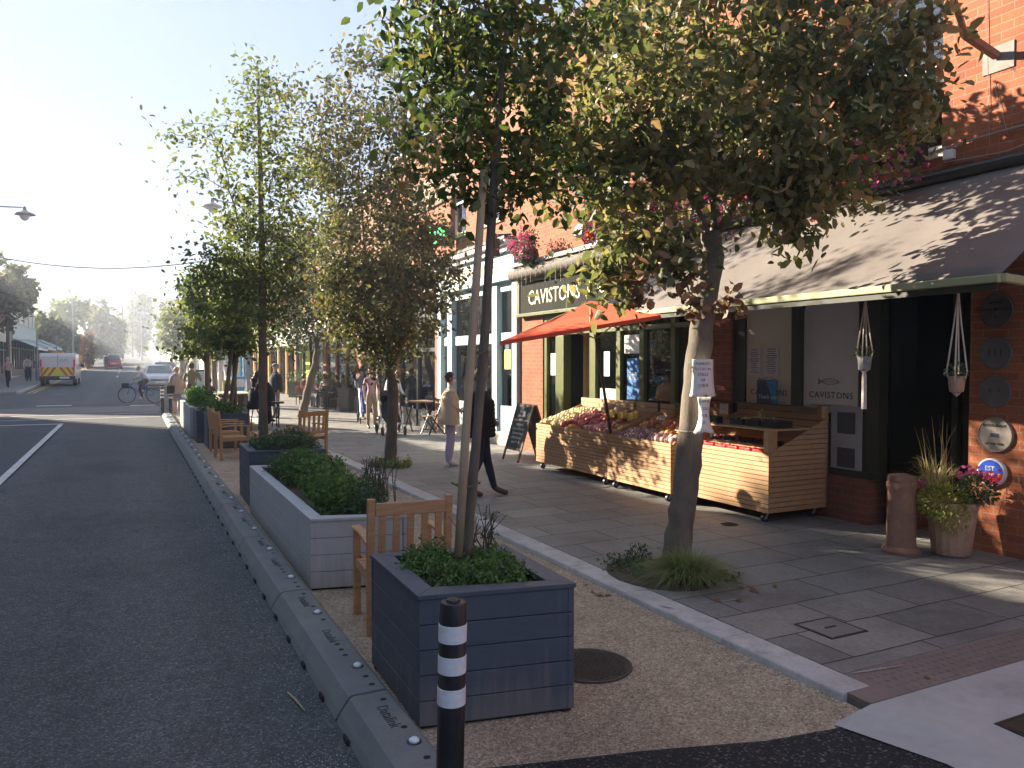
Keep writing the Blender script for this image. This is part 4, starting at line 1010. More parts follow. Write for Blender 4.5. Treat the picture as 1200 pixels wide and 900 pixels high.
# --- produce
def scatter(proto, spots, label, cat, group, jit=0, rs=.22, rot=True):
    for i, p in enumerate(spots):
        o = proto if i == 0 else proto.copy()
        if i: COL.objects.link(o)
        o.location = (p[0]+random.uniform(-jit,jit), p[1]+random.uniform(-jit,jit), p[2]); s = random.uniform(1-rs,1+rs); o.scale = (s,s,s)
        if rot: o.rotation_euler = (random.uniform(0,6), random.uniform(0,6), random.uniform(0,6))
    tag(proto, label, cat, group)
    for o in list(COL.objects):
        if o.data is proto.data: tag(o, label, cat, group)
def bed(x, base=.795, slope=.30, x0=6.14): return base+(x-x0)*slope
def rows(x0, x1, y0, y1, d, r, heap=0):
    P = []; nx = int((x1-x0)/d); ny = int((y1-y0)/d)
    for i in range(nx+1):
        for j in range(ny+1):
            x = x0+i*d; y = y0+j*d+(i % 2)*d/2; P.append((x, y, bed(x)+r+random.uniform(0,.02)+heap*math.sin(math.pi*(j+.5)/(ny+1))))
    return P
def fruit(name, r, mat, sq=.9):
    return MB().ell((0,0,0), r, r, r*sq, 12, 8).build(name, mat, smooth=True)
M_apple = pm('red_apple_skin', (.60,.13,.10), .38, .5, 14, 0, objr=.03); M_yapple = pm('pale_yellow_skin', (.66,.52,.24), .4, .25, 14, 0, objr=.04); M_orange = pm('orange_peel', (.78,.29,.04), .5, .12, 10, .15, bscale=150, objr=.02)
M_peach = pm('peach_skin', (.70,.30,.15), .6, .4, 16, 0, objr=.05); M_garlic = pm('purple_white_garlic', (.52,.38,.42), .6, .45, 30, .05, objr=.06); M_net = pm('pink_net_bag', (.72,.34,.28), .45, .5, 26, .2, objr=.05)
M_banana = pm('banana_skin', (.80,.52,.06), .45, .15, 10, 0); M_pine = pm('pineapple_skin', (.36,.22,.06), .8, .5, 30, .5)
scatter(fruit('apple', .042, M_yapple), rows(6.22,6.9,10.75,11.35,.085,.04,.03), 'pale yellow apple in the heap at the left end of the left stall', 'apple', 'yellow apples at the left end of the stall')
scatter(fruit('apple', .045, M_apple), rows(6.22,6.72,9.95,10.68,.088,.05,.07), 'shiny red apple piled in the middle of the left stall', 'apple', 'red apples in the left stall')
scatter(fruit('bagged_fruit', .055, M_net, .8), rows(6.22,6.45,9.40,9.9,.10,.04,.02), 'pink netted fruit at the right front of the left stall', 'fruit', 'netted fruit in the left stall')
scatter(fruit('garlic_bulb', .03, M_garlic), rows(6.18,6.50,8.45,9.10,.066,.03,.02), 'purple and white garlic bulb at the left of the middle stall', 'garlic', 'garlic in the middle stall')
scatter(fruit('peach', .044, M_peach), rows(6.55,6.85,8.35,9.0,.09,.05,.02), 'blushed peach behind the garlic in the middle stall', 'peach', 'peaches in the middle stall')
scatter(fruit('orange', .042, M_orange), rows(6.34,6.85,7.95,8.34,.086,.05,.03), 'bright orange in the heap on the middle stall', 'orange', 'oranges in the middle stall')
scatter(fruit('bagged_fruit', .055, pm('pale_net_bag', (.78,.50,.42), .4, .4, 26, .2), .8), rows(6.20,6.34,7.84,8.4,.10,.04,.02), 'clear bagged fruit along the front right of the middle stall', 'fruit', 'bagged fruit in the middle stall')
def banana_bunch():
    m = MB()
    for k in range(5):
        a = R(-24+k*12); P = [Vector((math.sin(a)*.02+ .10*t_*math.cos(a*.6), .16*math.sin(t_*2.4-1.2)+k*.004, .03+.035*k*.6+.03*math.cos(t_*2))) for t_ in (0,.25,.5,.75,1)]
        m.tube(P, [.008,.017,.019,.016,.006], 7)
    return m.build('banana_bunch', M_banana, smooth=True)
scatter(banana_bunch(), [(6.62+.16*(i % 2), 9.42+.13*i, bed(6.7)+.03) for i in range(6)], 'yellow banana bunch at the back right of the left stall', 'bananas', 'banana bunches in the left stall', 0, .1, False)
def pineapple(label, x, y, z, rz=0):
    t = thing('pineapple', label, 'pineapple', (x,y,z))
    MB().ell((x,y,z+.10), .055,.055,.095, 14, 10).build('fruit', M_pine, t, smooth=False)
    blades('crown', L_grass, t, (x,y,z+.18), 26, .14, .07, .02, int(y*100), .012)
pineapple('spiky pineapple standing at the back of the left stall', 6.88, 9.62, bed(6.88))
pineapple('dark pineapple standing behind the oranges of the middle stall', 6.98, 8.75, bed(6.98))
# paper bags, crate, sacks
def sack(name, label, x, y, z, w, h, mat, cat='bag'):
    t = thing(name, label, cat, (x,y,z)); m = MB()
    m.lathe([(w*.7,0),(w,.03),(w*1.02,h*.5),(w*.9,h*.8),(w*.75,h),(w*.68,h*.98),(w*.6,h*.85)], 14, (x,y,z), sy=1.2); m.build('body', mat, t, smooth=True)
    r = random.Random(int(y*77)); q = MB()
    for i in range(12): q.ell((x+r.uniform(-.5,.5)*w, y+r.uniform(-.6,.6)*w, z+h*.86), .03,.03,.026, 8, 5)
    q.build('contents', pm('brown_potato', (.34,.22,.12), .8, .3, 12, .1), t, smooth=True)
M_kraft = pm('kraft_paper', (.50,.33,.18), .8, .12, 5, .15)
sack('paper_sack', 'brown paper sack of potatoes at the back of the left stall', 6.9, 10.35, bed(6.9)-.02, .13, .22, M_kraft)
sack('paper_sack', 'second brown paper sack beside the potatoes on the left stall', 6.88, 9.98, bed(6.88)-.02, .12, .19, M_kraft)
sack('wicker_basket', 'woven basket of potatoes at the back right of the middle stall', 6.86, 7.98, bed(6.86), .15, .16, pm('wicker', (.36,.22,.10), .8, .5, 40, .6, bscale=60), 'basket')
def crate(name, label, x0, x1, y0, y1, z, h, mat, fill=None, fm=None, cat='crate', n=20, r=.02):
    t = thing(name, label, cat, ((x0+x1)/2, (y0+y1)/2, z)); m = MB(); w = .006
    m.box(x0,x1,y0,y1,z,z+.006); m.box(x0,x0+w,y0,y1,z+.006,z+h); m.box(x1-w,x1,y0,y1,z+.006,z+h); m.box(x0+w,x1-w,y0,y0+w,z+.006,z+h); m.box(x0+w,x1-w,y1-w,y1,z+.006,z+h); m.build('tray', mat, t, bevel=.001)
    if fm:
        q = MB(); rr = random.Random(int(y0*333+x0*77))
        for i in range(n): q.ell((rr.uniform(x0+r,x1-r), rr.uniform(y0+r,y1-r), z+h*rr.uniform(.55,.95)), r,r,r*.9, 7, 5)
        q.build(fill, fm, t, smooth=True)
    return t
M_redpl = pm('red_plastic', (.62,.03,.03), .35, .12, 6, 0); M_straw = pm('strawberry', (.45,.02,.02), .4, .35, 30, .1); M_blackpun = pm('black_punnet', (.02,.02,.024), .3, .2, 8, 0)
k = 0; pos = ['farthest','second','third','fourth','fifth','nearest']
for i in range(6):
    y = 7.60-i*.205
    crate('punnet', 'red strawberry punnet in the front row of the right stall, %s' % (('farthest from the camera' if i == 0 else 'nearest the camera') if i in (0,5) else pos[i]+' from the far end'), 6.32, 6.48, y-.16, y, bed(6.26)+.012, .055, M_redpl, 'strawberries', M_straw, 'punnet', 18, .017)
for i in range(5):
    y = 7.55-i*.22; crate('punnet', 'clear punnet of dark berries in the right stall, %s from its far end' % ords[i], 6.55, 6.73, y-.18, y, bed(6.48)+.018, .06, M_clear, 'berries', pm('dark_berries', (.20,.03,.06), .4, .5, 40, 0), 'punnet', 22, .016)
for i, (fm, nm) in enumerate(((pm('grape_green', (.42,.50,.14), .35, .25, 20, 0), 'green grapes'), (M_straw, 'dark cherries'), (pm('dark_plum', (.05,.02,.05), .35, .3, 20, 0), 'black plums'))):
    crate('punnet', 'black tub of %s on the glass-topped upper shelf of the right stall' % nm, 6.50, 6.76, 6.92-i*.26, 7.14-i*.26, 1.137, .075, M_blackpun, 'fruit', fm, 'punnet', 26, .018)
for i in range(4):
    crate('jar_tub', 'small black lidded tub on the upper shelf of the right stall, %s from the grapes' % ords[i], 6.40, 6.50, 7.26+i*.11, 7.35+i*.11, 1.137, .085, M_blackpun, None, None, 'tub')
t = thing('grape_bunch', 'heaped pale green grapes on the upper shelf of the right stall', 'grapes', (6.86,6.98,1.14)); q = MB(); rr = random.Random(2)
for i in range(60): q.ell((6.88+rr.gauss(0,.04), 6.95+rr.gauss(0,.08), 1.16+abs(rr.gauss(0,.04))), .015,.015,.015, 7, 5)
q.build('grapes', MATS['grape_green'], t, smooth=True)
poster('price_card', 'white price card clipped above the oranges', 6.93, 8.42, 1.26, .12, .16, M_paper, 'card', 3)
poster('price_card', 'pair of white cards pinned beside the tied paper on the stall back', 7.02, 7.82, 1.27, .16, .14, M_paper, 'card', 3)
poster('price_card', 'white price card standing among garlic', 6.7, 8.72, 1.08, .14, .12, M_paper, 'card', 2)

# ================================================================ A-BOARD
t = thing('chalkboard', 'wooden A-frame chalkboard with white and yellow handwriting beside the left stall', 'A-board', (6.35,12.45,.1))
def frame_panel(name, x_b, x_t, y0, y1, z0, z1):
    a = math.atan2(x_t-x_b, z1-z0); M = Matrix.Translation((x_b,0,z0)) @ Matrix.Rotation(a,4,'Y'); Lh = math.hypot(x_t-x_b, z1-z0)
    m = MB(); m.box(-.012,.012,y0,y0+.05,0,Lh,0,M); m.box(-.012,.012,y1-.05,y1,0,Lh,0,M); m.box(-.012,.012,y0+.05,y1-.05,Lh-.05,Lh,0,M); m.box(-.012,.012,y0+.05,y1-.05,.2,.25,0,M)
    fr = m.build('frame', pm('dark_stained_wood', (.10,.06,.04), .6, .25, 5, .1), t, bevel=.003)
    b = MB(); b.box(-.006,.006,y0+.05,y1-.05,.25,Lh-.05,0,M); b.build('board', pm('blackboard', (.045,.05,.05), .8, .3, 7, .05, dirt=.2), fr)
    return M, Lh
M1, Lh = frame_panel('front', 6.16, 6.48, 12.12, 12.78, .1, 1.12)
frame_panel('rear', 6.86, 6.52, 12.10, 12.76, .1, 1.12)
r3 = Matrix(((0,0,-1),(-1,0,0),(0,1,0)))
rot = M1.to_3x3() @ r3
for i, (s, c) in enumerate((('today',M_paper),('fish cakes',M_paper),('seafood chowder',M_letter),('crab salad',M_paper),('soup of the day',M_letter),('brown bread',M_paper),('coffee & cake',M_letter),('open 9 - 5',M_paper))):
    p = M1 @ Vector((-.009, 12.45, Lh-.14-i*.082)); text('chalk_writing', s, .075 if i else .10, p, c, t, rot=rot, extrude=.0005)

# ================================================================ PLAQUES, POTS, HANGERS ON THE RIGHT
def plaque(label, y, z, r, mat, rows_, blue=False):
    t = thing('wall_plaque', label, 'plaque', (XF-.01, y, z))
    M = Matrix.Translation((XF,y,z)) @ Matrix.Rotation(R(-90),4,'Y')
    MB().lathe([(r,-.0),(r,.022),(r*.97,.028),(r*.93,.028),(r*.92,.022),(.002,.022)], 40, M=M).build('disc', mat, t, smooth='auto')
    for i, (s, sz, dz) in enumerate(rows_): text('raised_text', s, sz, (XF-.0235, y, z+dz), M_dark if not blue else M_paper, t, extrude=.002)
    return t
M_bronze = pm('dull_bronze', (.10,.085,.07), .5, .3, 14, .2, metal=.3); M_pewter = pm('pewter', (.15,.145,.14), .5, .25, 14, .2, metal=.3)
plaque('round dark bronze food award plaque with raised lettering, topmost of the wall column', 4.38, 2.36, .158, M_bronze, [('FOOD AWARDS', .042, .01),('IRELAND',.03,.075),('*',.08,-.07)])
plaque('round grey metal plaque, second from the top of the wall column', 4.38, 1.97, .150, M_pewter, [('I I I', .10, 0)])
plaque('round grey metal plaque, third from the top of the wall column', 4.38, 1.61, .150, M_pewter, [('*   *', .07, 0)])
plaque('larger round pewter plaque with a small blue badge, fourth down the wall column', 4.37, 1.21, .162, pm('light_pewter', (.27,.24,.21), .5, .2, 14, .2), [('RESTAURANT', .036, .085),('OF THE YEAR',.030,-.085)])
MB().box(XF-.0245, XF-.0225, 4.33, 4.41, 1.19, 1.225).build('blue_badge', M_navy, bpy.data.objects['wall_plaque.003'])
t = thing('blue_red_sign', 'small round blue and red sign with white lettering above the potted flowers', 'sign', (XF,4.39,.86)); M = Matrix.Translation((XF,4.39,.86)) @ Matrix.Rotation(R(-90),4,'Y')
MB().lathe([(.13,0),(.13,.035),(.122,.042),(.002,.042)], 40, M=M).build('white_disc', M_paper, t)
M_brightblue = pm('signal_blue', (.02,.08,.55), .4, .08, 5, 0)
for (nm, mt, a0, a1) in (('blue_half', M_brightblue, 0, 180), ('red_half', M_redpl, 180, 360)):
    P = [(4.39-.115*math.cos(R(a0+(a1-a0)*i/20)), .86+.115*math.sin(R(a0+(a1-a0)*i/20))) for i in range(21)]
    MB().prism(P, XF-.0445, XF-.0425, 'x').build(nm, mt, t)
text('lettering', 'EST', .06, (XF-.046,4.395,.895), M_paper, t); text('lettering', 'Member', .055, (XF-.046,4.39,.845), M_paper, t)
# chimney pot
t = thing('chimney_pot', 'old terracotta chimney pot standing by the doorway, left of the flower pot', 'chimney pot', (6.45,4.78,.1))
MB().lathe([(.165,0),(.17,.03),(.155,.055),(.13,.07),(.125,.3),(.118,.5),(.118,.60),(.13,.62),(.13,.655),(.118,.67),(.122,.70),(.112,.725),(.06,.74),(.002,.742)], 32, (6.45,4.78,.1)).build('body', M_terra, t, smooth='auto')
t = thing('flower_pot', 'big ribbed terracotta pot holding grasses and flowers by the brick wall', 'flower pot', (6.80,4.52,.1))
MB().lathe([(.13,0),(.155,.02),(.16,.05),(.205,.42),(.215,.46),(.215,.50),(.195,.505),(.19,.47),(.002,.46)], 36, (6.80,4.52,.1), flute=.035).build('body', M_terra2, t, smooth=False)
t = thing('potted_flowers', 'lime leaves, magenta daisies and feathery grass growing in the ribbed pot', 'plant', (6.80,4.52,.56))
clump('lime_foliage', L_lime, t, (6.70,4.52,.60), (.24,.22,.17), 1500, .032, 3)
clump('lime_foliage', L_lime, t, (6.66,4.44,.48), (.14,.16,.14), 500, .028, 4)
clump('dark_foliage', L_herbd, t, (6.90,4.36,.72), (.15,.18,.14), 1000, .035, 5)
blades('grass', L_dry, t, (6.76,4.66,.66), 130, .50, .42, .007, 6, .05, .75)
blades('seed_heads', L_dry, t, (6.76,4.62,.7), 16, .78, .22, .012, 8, .04, .2)
fl = MB(); rr = random.Random(6)
for i in range(46):
    c = Vector((6.90+rr.gauss(0,.07), 4.34+rr.gauss(0,.09), .86+rr.gauss(0,.03))) if i < 34 else Vector((6.62+rr.gauss(0,.035), 4.70+rr.gauss(0,.03), .74+rr.gauss(0,.03)))
    nrm = Vector((-.6+rr.gauss(0,.3), -.3+rr.gauss(0,.3), .8)).normalized(); u1 = nrm.orthogonal().normalized(); u2 = nrm.cross(u1); rdd = .024
    for k in range(9):
        a = k*2*math.pi/9; d = u1*math.cos(a)+u2*math.sin(a); s2 = u1*math.cos(a+.3)+u2*math.sin(a+.3); s3 = u1*math.cos(a-.3)+u2*math.sin(a-.3)
        fl.add([c, c+s2*rdd*.7, c+d*rdd-nrm*.004, c+s3*rdd*.7], [(0,1,2,3)])
fl.build('blossom', L_pink, t)
# hanging macrame plants under the awning
def hanger(label, x, y, ztop, zpot, pot=True, tail=0):
    t = thing('hanging_planter', label, 'hanging planter', (x,y,ztop)); m = MB(); r = .07
    for k in range(4):
        a = k*math.pi/2+.4; p = (x+math.cos(a)*r, y+math.sin(a)*r, zpot+.09); m.tube([(x,y,ztop),(x+math.cos(a)*r*.35,y+math.sin(a)*r*.35,(ztop+zpot)/2+.1),p,(x+math.cos(a)*r*.5,y+math.sin(a)*r*.5,zpot-.06),(x,y,zpot-.10)], .006, 5)
    if tail: m.tube([(x,y,zpot-.08),(x,y,zpot-.12),(x,y,zpot-tail)], [.012,.02,.024], 8)
    m.build('cord', pm('macrame_cord', (.60,.55,.46), .9, .15, 20, .3), t)
    MB().lathe([(.035,-.07),(.05,-.065),(.062,.05),(.064,.055),(.05,.056),(.002,.05)], 14, (x,y,zpot)).build('pot', M_terra2 if pot else pm('patterned_pot', (.3,.3,.3), .6, .6, 30, 0), t, smooth='auto')
    clump('trailing_leaves', L_herbd, t, (x,y,zpot+.09), (.07,.07,.06), 90, .035, int(y*10))
hanger('macrame hanger with a patterned pot and long tassel by the right window', 5.95, 4.80, 2.46, 1.88, False, .42)
hanger('macrame hanger with a small terracotta pot in front of the doorway', 5.75, 3.80, 2.46, 1.72, True)
# bracket arm with base plate, wires on the wall
t = thing('wall_bracket', 'rusty arm raking up from a bolted plate high on the brick wall', 'bracket', (XF,4.41,4.67))
MB().box(XF-.012, XF-.001, 4.26, 4.55, 4.56, 4.80).build('base_plate', pm('dull_plate', (.22,.20,.18), .7, .25, 8, .1), t, bevel=.003)
MB().bar((XF-.02,4.41,4.70),(6.75,4.44,4.83),.06,.06).bar((6.78,4.44,4.80),(5.9,4.10,5.15),.045,.05).build('arm', M_terra, t, bevel=.004)
m = MB(); m.tube([(XF-.012,4.50,8),(XF-.012,4.52,5.2),(XF-.012,4.47,3.9)], .003, 5); m.tube([(XF-.012,4.45,4.5),(XF-.012,4.30,3.95)], .0025, 5)
m.tube([(XF-.03,3.0,3.99),(XF-.03,4.4,4.0),(XF-.03,5.1,3.97)], .009, 6); m.tube([(XF-.03,3.4,3.98),(XF-.06,3.9,3.86),(XF-.04,4.3,3.80),(XF-.04,4.9,3.84)], .005, 5)
tag(m.build('wall_cables', pm('grey_cable', (.30,.28,.25), .6, .2, 9, 0)), 'thin pale cables clipped to brick above the right end of the awning', 'cables')
t = thing('junction_box', 'small white junction box on the brick above the awning', 'box', (XF-.03,4.85,3.9)); MB().box(XF-.06,XF-.001,4.80,4.90,3.86,3.95).build('case', M_paper, t, bevel=.006)
# flower boxes above awnings
def flowers(name, label, x, y0, y1, z, n, box=True, seed=1, rz=.16):
    t = thing(name, label, 'flower box' if box else 'hanging basket', (x,(y0+y1)/2,z))
    rng = np.random.default_rng(seed); L = y1-y0
    if box: MB().box(x-.10,x+.10,y0,y1,z-.1,z+.08).build('trough', M_dark, t)
    else: MB().ell((x,(y0+y1)/2,z-.1), .20,.22,.2, 14, 8).build('basket', M_dark, t)
    P = np.stack([x-.08+rng.normal(size=n)*.10, rng.uniform(y0,y1,n), z+.08+rng.normal(size=n)*rz],1)
    leaf_mesh('foliage', P, .05, L_herbd, t, seed)
    m = n//5; P = np.stack([x-.16+rng.normal(size=m)*.10, rng.uniform(y0-.05,y1+.05,m), z+.10+rng.normal(size=m)*rz],1)
    P = np.repeat(P, 4, 0); P = P+rng.normal(size=P.shape)*.016
    leaf_mesh('blossom', P, .034, L_pink, t, seed+1, width=.9)
    return t
flowers('hanging_basket', 'round basket of pink flowers hanging at the left end of the dark green shop sign', 6.85, 12.75, 13.35, 4.02, 1300, False, 3, .14)
flowers('flower_box', 'window box of magenta and red blooms on the ledge beside the floodlight', 6.95, 8.9, 10.8, 4.02, 2600, True, 4)
flowers('flower_box', 'dark flower box with magenta blooms above the middle of the brown awning', 6.9, 6.3, 8.4, 3.92, 2400, True, 5)
flowers('flower_box', 'straggly flower box above the right end of the brown awning', 6.9, 4.95, 6.2, 3.92, 1800, True, 6, .18)
# notice papers tied round the big trunk
# ================================================================ OTHER BUILDINGS, RIGHT SIDE
def bx_(m, x0, x1, *r): m.box(min(x0, x1), max(x0, x1), *r)
def row_house(name, label, x, y0, y1, eave, wallmat, side=1, depth=9, nwin=2, z0=None, storeys=1, shop=None, roofmat=None, fr=None, wz=(3.9,5.5), chim=True, ridge=2.2, rows2=None, gfh=3.0):
    """side 1: right of the street; side -1: left"""
    z0 = gz((y0+y1)/2)+.08 if z0 is None else z0; s = side
    t = thing(name, label, 'building', (x, (y0+y1)/2, z0)); L = y1-y0; ops = []
    ops.append((y0+.3, y1-.3, z0, z0+gfh-.3) if shop else (y0+L*.4, y0+L*.6, z0, z0+2.3))
    wins = []
    for st in range(storeys):
        for i in range(nwin):
            yc = y0+L*(i+.5)/nwin; wins.append((yc-.5, yc+.5, z0+wz[0]+st*2.8-.1, z0+wz[1]+st*2.8-.1))
    w = MB()
    xa, xb = (x, x+.3*s)
    wall_cells(w, min(xa,xb), max(xa,xb), y0+.01, y1-.01, z0-.3, z0+eave, ops+wins)
    bx_(w, x+.3*s, x+depth*s, y0+.01, y0+.25, z0-.3, z0+eave); bx_(w, x+.3*s, x+depth*s, y1-.25, y1-.01, z0-.3, z0+eave); bx_(w, x+(depth-.3)*s, x+depth*s, y0+.25, y1-.25, z0-.3, z0+eave)
    w.build('wall', wallmat, t)
    for o in wins: sash(t, x+.02*s, *o, side=s, fr=fr or M_wpaint)
    if shop:
        fm, gm, fh = shop
        m = MB(); ya, yb = y0+.3, y1-.3; n = max(2, int(L/1.5))
        for i in range(n+1):
            yy = ya+(yb-ya)*i/n; bx_(m, x+.03*s, x+.15*s, max(ya,yy-.07), min(yb,yy+.07), z0, z0+gfh-.3)
        bx_(m, x+.03*s, x+.15*s, ya+.07, yb-.07, z0, z0+.5); bx_(m, x+.035*s, x+.14*s, ya+.07, yb-.07, z0+2.1, z0+2.2)
        f = m.build('shop_window_frame', fm, t)
        g = MB(); bx_(g, x+.09*s, x+.1*s, ya, yb, z0+.5, z0+gfh-.3); g.build('pane', M_glassd, f)
        m = MB(); bx_(m, x-.12*s, x-.003*s, y0+.1, y1-.1, z0+gfh-.28, z0+gfh+fh); bx_(m, x-.2*s, x-.003*s, y0+.1, y1-.1, z0+gfh+fh+.003, z0+gfh+fh+.09); m.build('fascia', gm, t, bevel=.01)
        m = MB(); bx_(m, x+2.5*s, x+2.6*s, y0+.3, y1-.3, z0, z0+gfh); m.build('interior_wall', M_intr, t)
    else:
        m = MB(); bx_(m, x+.1*s, x+.15*s, y0+L*.4, y0+L*.6, z0, z0+2.3); m.build('door', M_dkgreen, t)
    m = MB(); bx_(m, x-.12*s, x-.003*s, y0, y1, z0+eave-.18, z0+eave-.02); m.build('eaves_gutter', M_dark, t)
    pitched_roof(t, x-.15*s, x+depth*s, y0, y1, z0+eave, z0+eave+ridge, roofmat)
    if chim: chimney(t, x+depth*.45*s, y1-.9 if L > 3 else y1-.5, z0+eave+ridge*.55, ridge*.7)
    return t
# pale blue shop
B = thing('pale_blue_shop', 'pale blue shop front with gold lettering under red brick, behind the woman in cream', 'building', (XF,16.4,.1))
w = MB(); wall_cells(w, XF, XF+.35, 14.08, 18.70, 3.5, 8.0, [(14.9,15.9,5.0,6.6),(16.9,17.9,5.0,6.6)]); w.box(XF+.35,15,18.5,18.70,.1,8); w.box(XF+.13,XF+.35,14.08,14.3,.1,3.5); w.build('wall', M_brick, B)
for o in ((14.9,15.9,5.0,6.6),(16.9,17.9,5.0,6.6)): sash(B, XF+.02, *o)
pitched_roof(B, XF-.1, 15, 14.08, 18.7, 8.0, 10.4)
f = MB()
for (a, b) in ((14.10,14.32),(15.05,15.30),(17.65,17.95),(18.4,18.66)): f.box(XF-.08, XF+.12, a, b, .40, 3.55)
f.box(XF-.02, XF+.12, 14.32, 18.4, .40, .95); f.box(XF-.01, XF+.10, 14.32, 18.4, 2.30, 2.52); f.box(XF-.02, XF+.10, 14.32, 18.4, 3.40, 3.60)
for y in (15.9,16.7): f.box(XF+.02, XF+.08, y-.03, y+.03, .95, 2.30)
sf = f.build('shopfront', M_pblue, B, bevel=.006)
MB().box(XF-.05, XF+.11, 14.09, 18.67, .1, .398).build('plinth', M_stone, B)
MB().box(XF+.05, XF+.056, 14.32, 18.4, .95, 2.30).box(XF+.05, XF+.056, 14.32, 18.4, 2.52, 3.40).build('pane', M_glassd, sf)
MB().box(XF+1.6, XF+1.7, 14.3, 18.5, .1, 3.6).build('interior_wall', M_intr2, B)
MB().box(XF+.1, XF+1.5, 14.3, 18.5, .1, .9).build('display_shelf', M_cream, B)
fs_ = MB().box(XF-.14, XF-.004, 14.10, 18.68, 3.603, 4.18).build('fascia', M_pblue, B)
MB().box(XF-.24, XF-.004, 14.10, 18.70, 4.183, 4.30).box(XF-.34, XF-.004, 14.10, 18.70, 4.303, 4.40).box(XF-.18, XF-.145, 14.1, 18.68, 3.60, 3.66).build('cornice', M_wpaint, B, bevel=.01)
MB().box(XF-.36, XF-.004, 14.10, 18.70, 4.403, 4.47).build('lead_cap', M_dark, B)
text('lettering', 'GLENNON & JAMES', .36, (XF-.143, 16.4, 3.92), M_gold, fs_, extrude=.006, sx=.95)
t = thing('wall_lantern', 'black box lantern on the pale shop cornice beside the hanging basket', 'lamp', (XF-.4,14.3,4.2)); MB().box(XF-.55,XF-.38,14.25,14.42,4.05,4.42).build('housing', M_dark, t, bevel=.01); MB().tube([(XF-.4,14.33,4.5),(XF-.02,14.33,4.55)], .02, 6).build('arm', M_dark, t)
# things in its window
poster('yellow_notice', 'yellow notice in the pale shop window, nearest the orange pier', XF+.04, 14.75, 1.95, .3, .42, pm('yellow_print', (.60,.50,.10), .6, .1, 4, 0))
t = poster('round_sticker', 'round dark sticker above the yellow notice in the shop window', XF+.045, 14.75, 2.2, .02, .02, M_paper); M = Matrix.Translation((XF+.045,14.78,2.22)) @ Matrix.Rotation(R(-90),4,'Y'); MB().lathe([(.10,0),(.10,.004),(.001,.004)], 20, M=M).build('disc', M_navy, t)
# led sign on brick
t = thing('led_cross_sign', 'dark projecting sign with glowing green digits on the brick', 'sign', (6.7,17.6,5.0))
M_led = pm('green_led', (.05,1.0,.15), .5, 0, 3, 0, emit=3.0)
MB().box(6.35, 7.15, 17.5, 17.62, 4.72, 5.2).build('case', M_dkgreen, t, bevel=.01)
rY = Matrix(((1,0,0),(0,0,-1),(0,1,0)))
text('digits', '110:', .26, (6.66,17.497,5.04), M_led, t, rot=rY); text('digits', 'o', .22, (6.62,17.497,4.82), M_led, t, rot=rY)
t = thing('gold_lettering_sign', 'gold serif letters fixed to a dark board high on the brick', 'sign', (XF-.05,18.6,6.2)); MB().box(XF-.06,XF-.002,17.2,20.6,5.95,6.75).build('board', M_intr2, t); text('lettering', 'BILLINGS\n& CO.', .40, (XF-.064,18.9,6.35), M_gold, t, extrude=.006)
# dark grey shop, plain wall shop, brown pub etc.
M_dgrey = pm('charcoal_shop_paint', (.06,.065,.07), .4, .15, 4, .03); M_taupe = pm('taupe_render', (.23,.19,.155), .8, .1, 3, .1); M_brownp = pm('brown_pillar_paint', (.22,.06,.035), .5, .15, 4, .05)
M_teal = pm('teal_paint', (.02,.10,.09), .4, .15, 4, .03); M_yellow = pm('yellow_frame_paint', (.62,.40,.08), .5, .12, 4, .03); M_creamr = pm('cream_render', (.66,.62,.54), .8, .08, 2, .1, dirt=.15)
row_house('charcoal_shop', 'brick house with charcoal shop windows left of the pale blue shop', XF, 18.72, 22.3, 7.9, M_brick, shop=(M_dgrey, M_dgrey, .5), nwin=2)
row_house('taupe_shop', 'taupe plain-walled shop behind the two pushchairs', XF, 22.32, 26.6, 7.6, M_brick3, shop=(M_taupe, M_taupe, .5))
row_house('brown_pub', 'brown-pillared bar front behind the seated drinkers', XF, 26.62, 31.8, 7.2, M_brick2, shop=(M_brownp, M_brownp, .4), nwin=3)
row_house('teal_shop', 'dark teal shop front with a lime poster beyond the drinkers', XF, 31.82, 38.2, 6.8, M_brick3, shop=(M_teal, M_creamr, .6), nwin=3)
poster('lime_poster', 'bright lime yellow poster in the dark teal shop front', XF-.03, 35.0, 1.5, .9, 1.9, pm('lime_print', (.55,.65,.05), .5, .15, 3, 0))
t = thing('cream_canopy', 'cream canopy spreading over the teal shop and the drinkers', 'awning', (6.4,33,2.8)); m = MB(); m.add([(5.7,28.5,2.75),(5.7,38.2,2.9),(7.2,38.2,3.5),(7.2,28.5,3.4)], [(0,1,2,3)]); o = m.build('canvas', M_creamr, t); s = o.modifiers.new('solid','SOLIDIFY'); s.thickness = .01
MB().box(5.66,5.70,28.5,38.2,2.55,2.78).build('valance', M_creamr, t)
# corner shop with yellow frames, angled
CS = thing('yellow_framed_shop', 'corner shop with yellow door frames and a grey sign board', 'building', (6.6,40,.3))
A0, B0 = Vector((7.35,38.3,0)), Vector((5.85,42.2,0)); dd = (B0-A0); LL = dd.length; dd.normalize(); nn = Vector((-dd.y, dd.x, 0))
Mx = Matrix(((dd.x,nn.x,0,A0.x),(dd.y,nn.y,0,A0.y),(0,0,1,.3),(0,0,0,1)))     # local: x along, -y... nn points outwards to the street
def cb_(m, a, b, c, d, e, f_): m.box(a,b,c,d,e,f_,0,Mx)
m = MB(); cb_(m,0,LL,-.4,-.02,3.3,6.4); m.build('wall', M_brick3, CS)
m = MB(); cb_(m,0,LL,-.02,.12,2.45,3.3); m.build('cream_fascia', M_creamr, CS)
m = MB(); cb_(m,LL*.28,LL*.82,.12,.16,2.5,2.95); sb_ = m.build('sign_board', pm('grey_sign', (.28,.28,.29), .5, .1, 3, 0), CS)
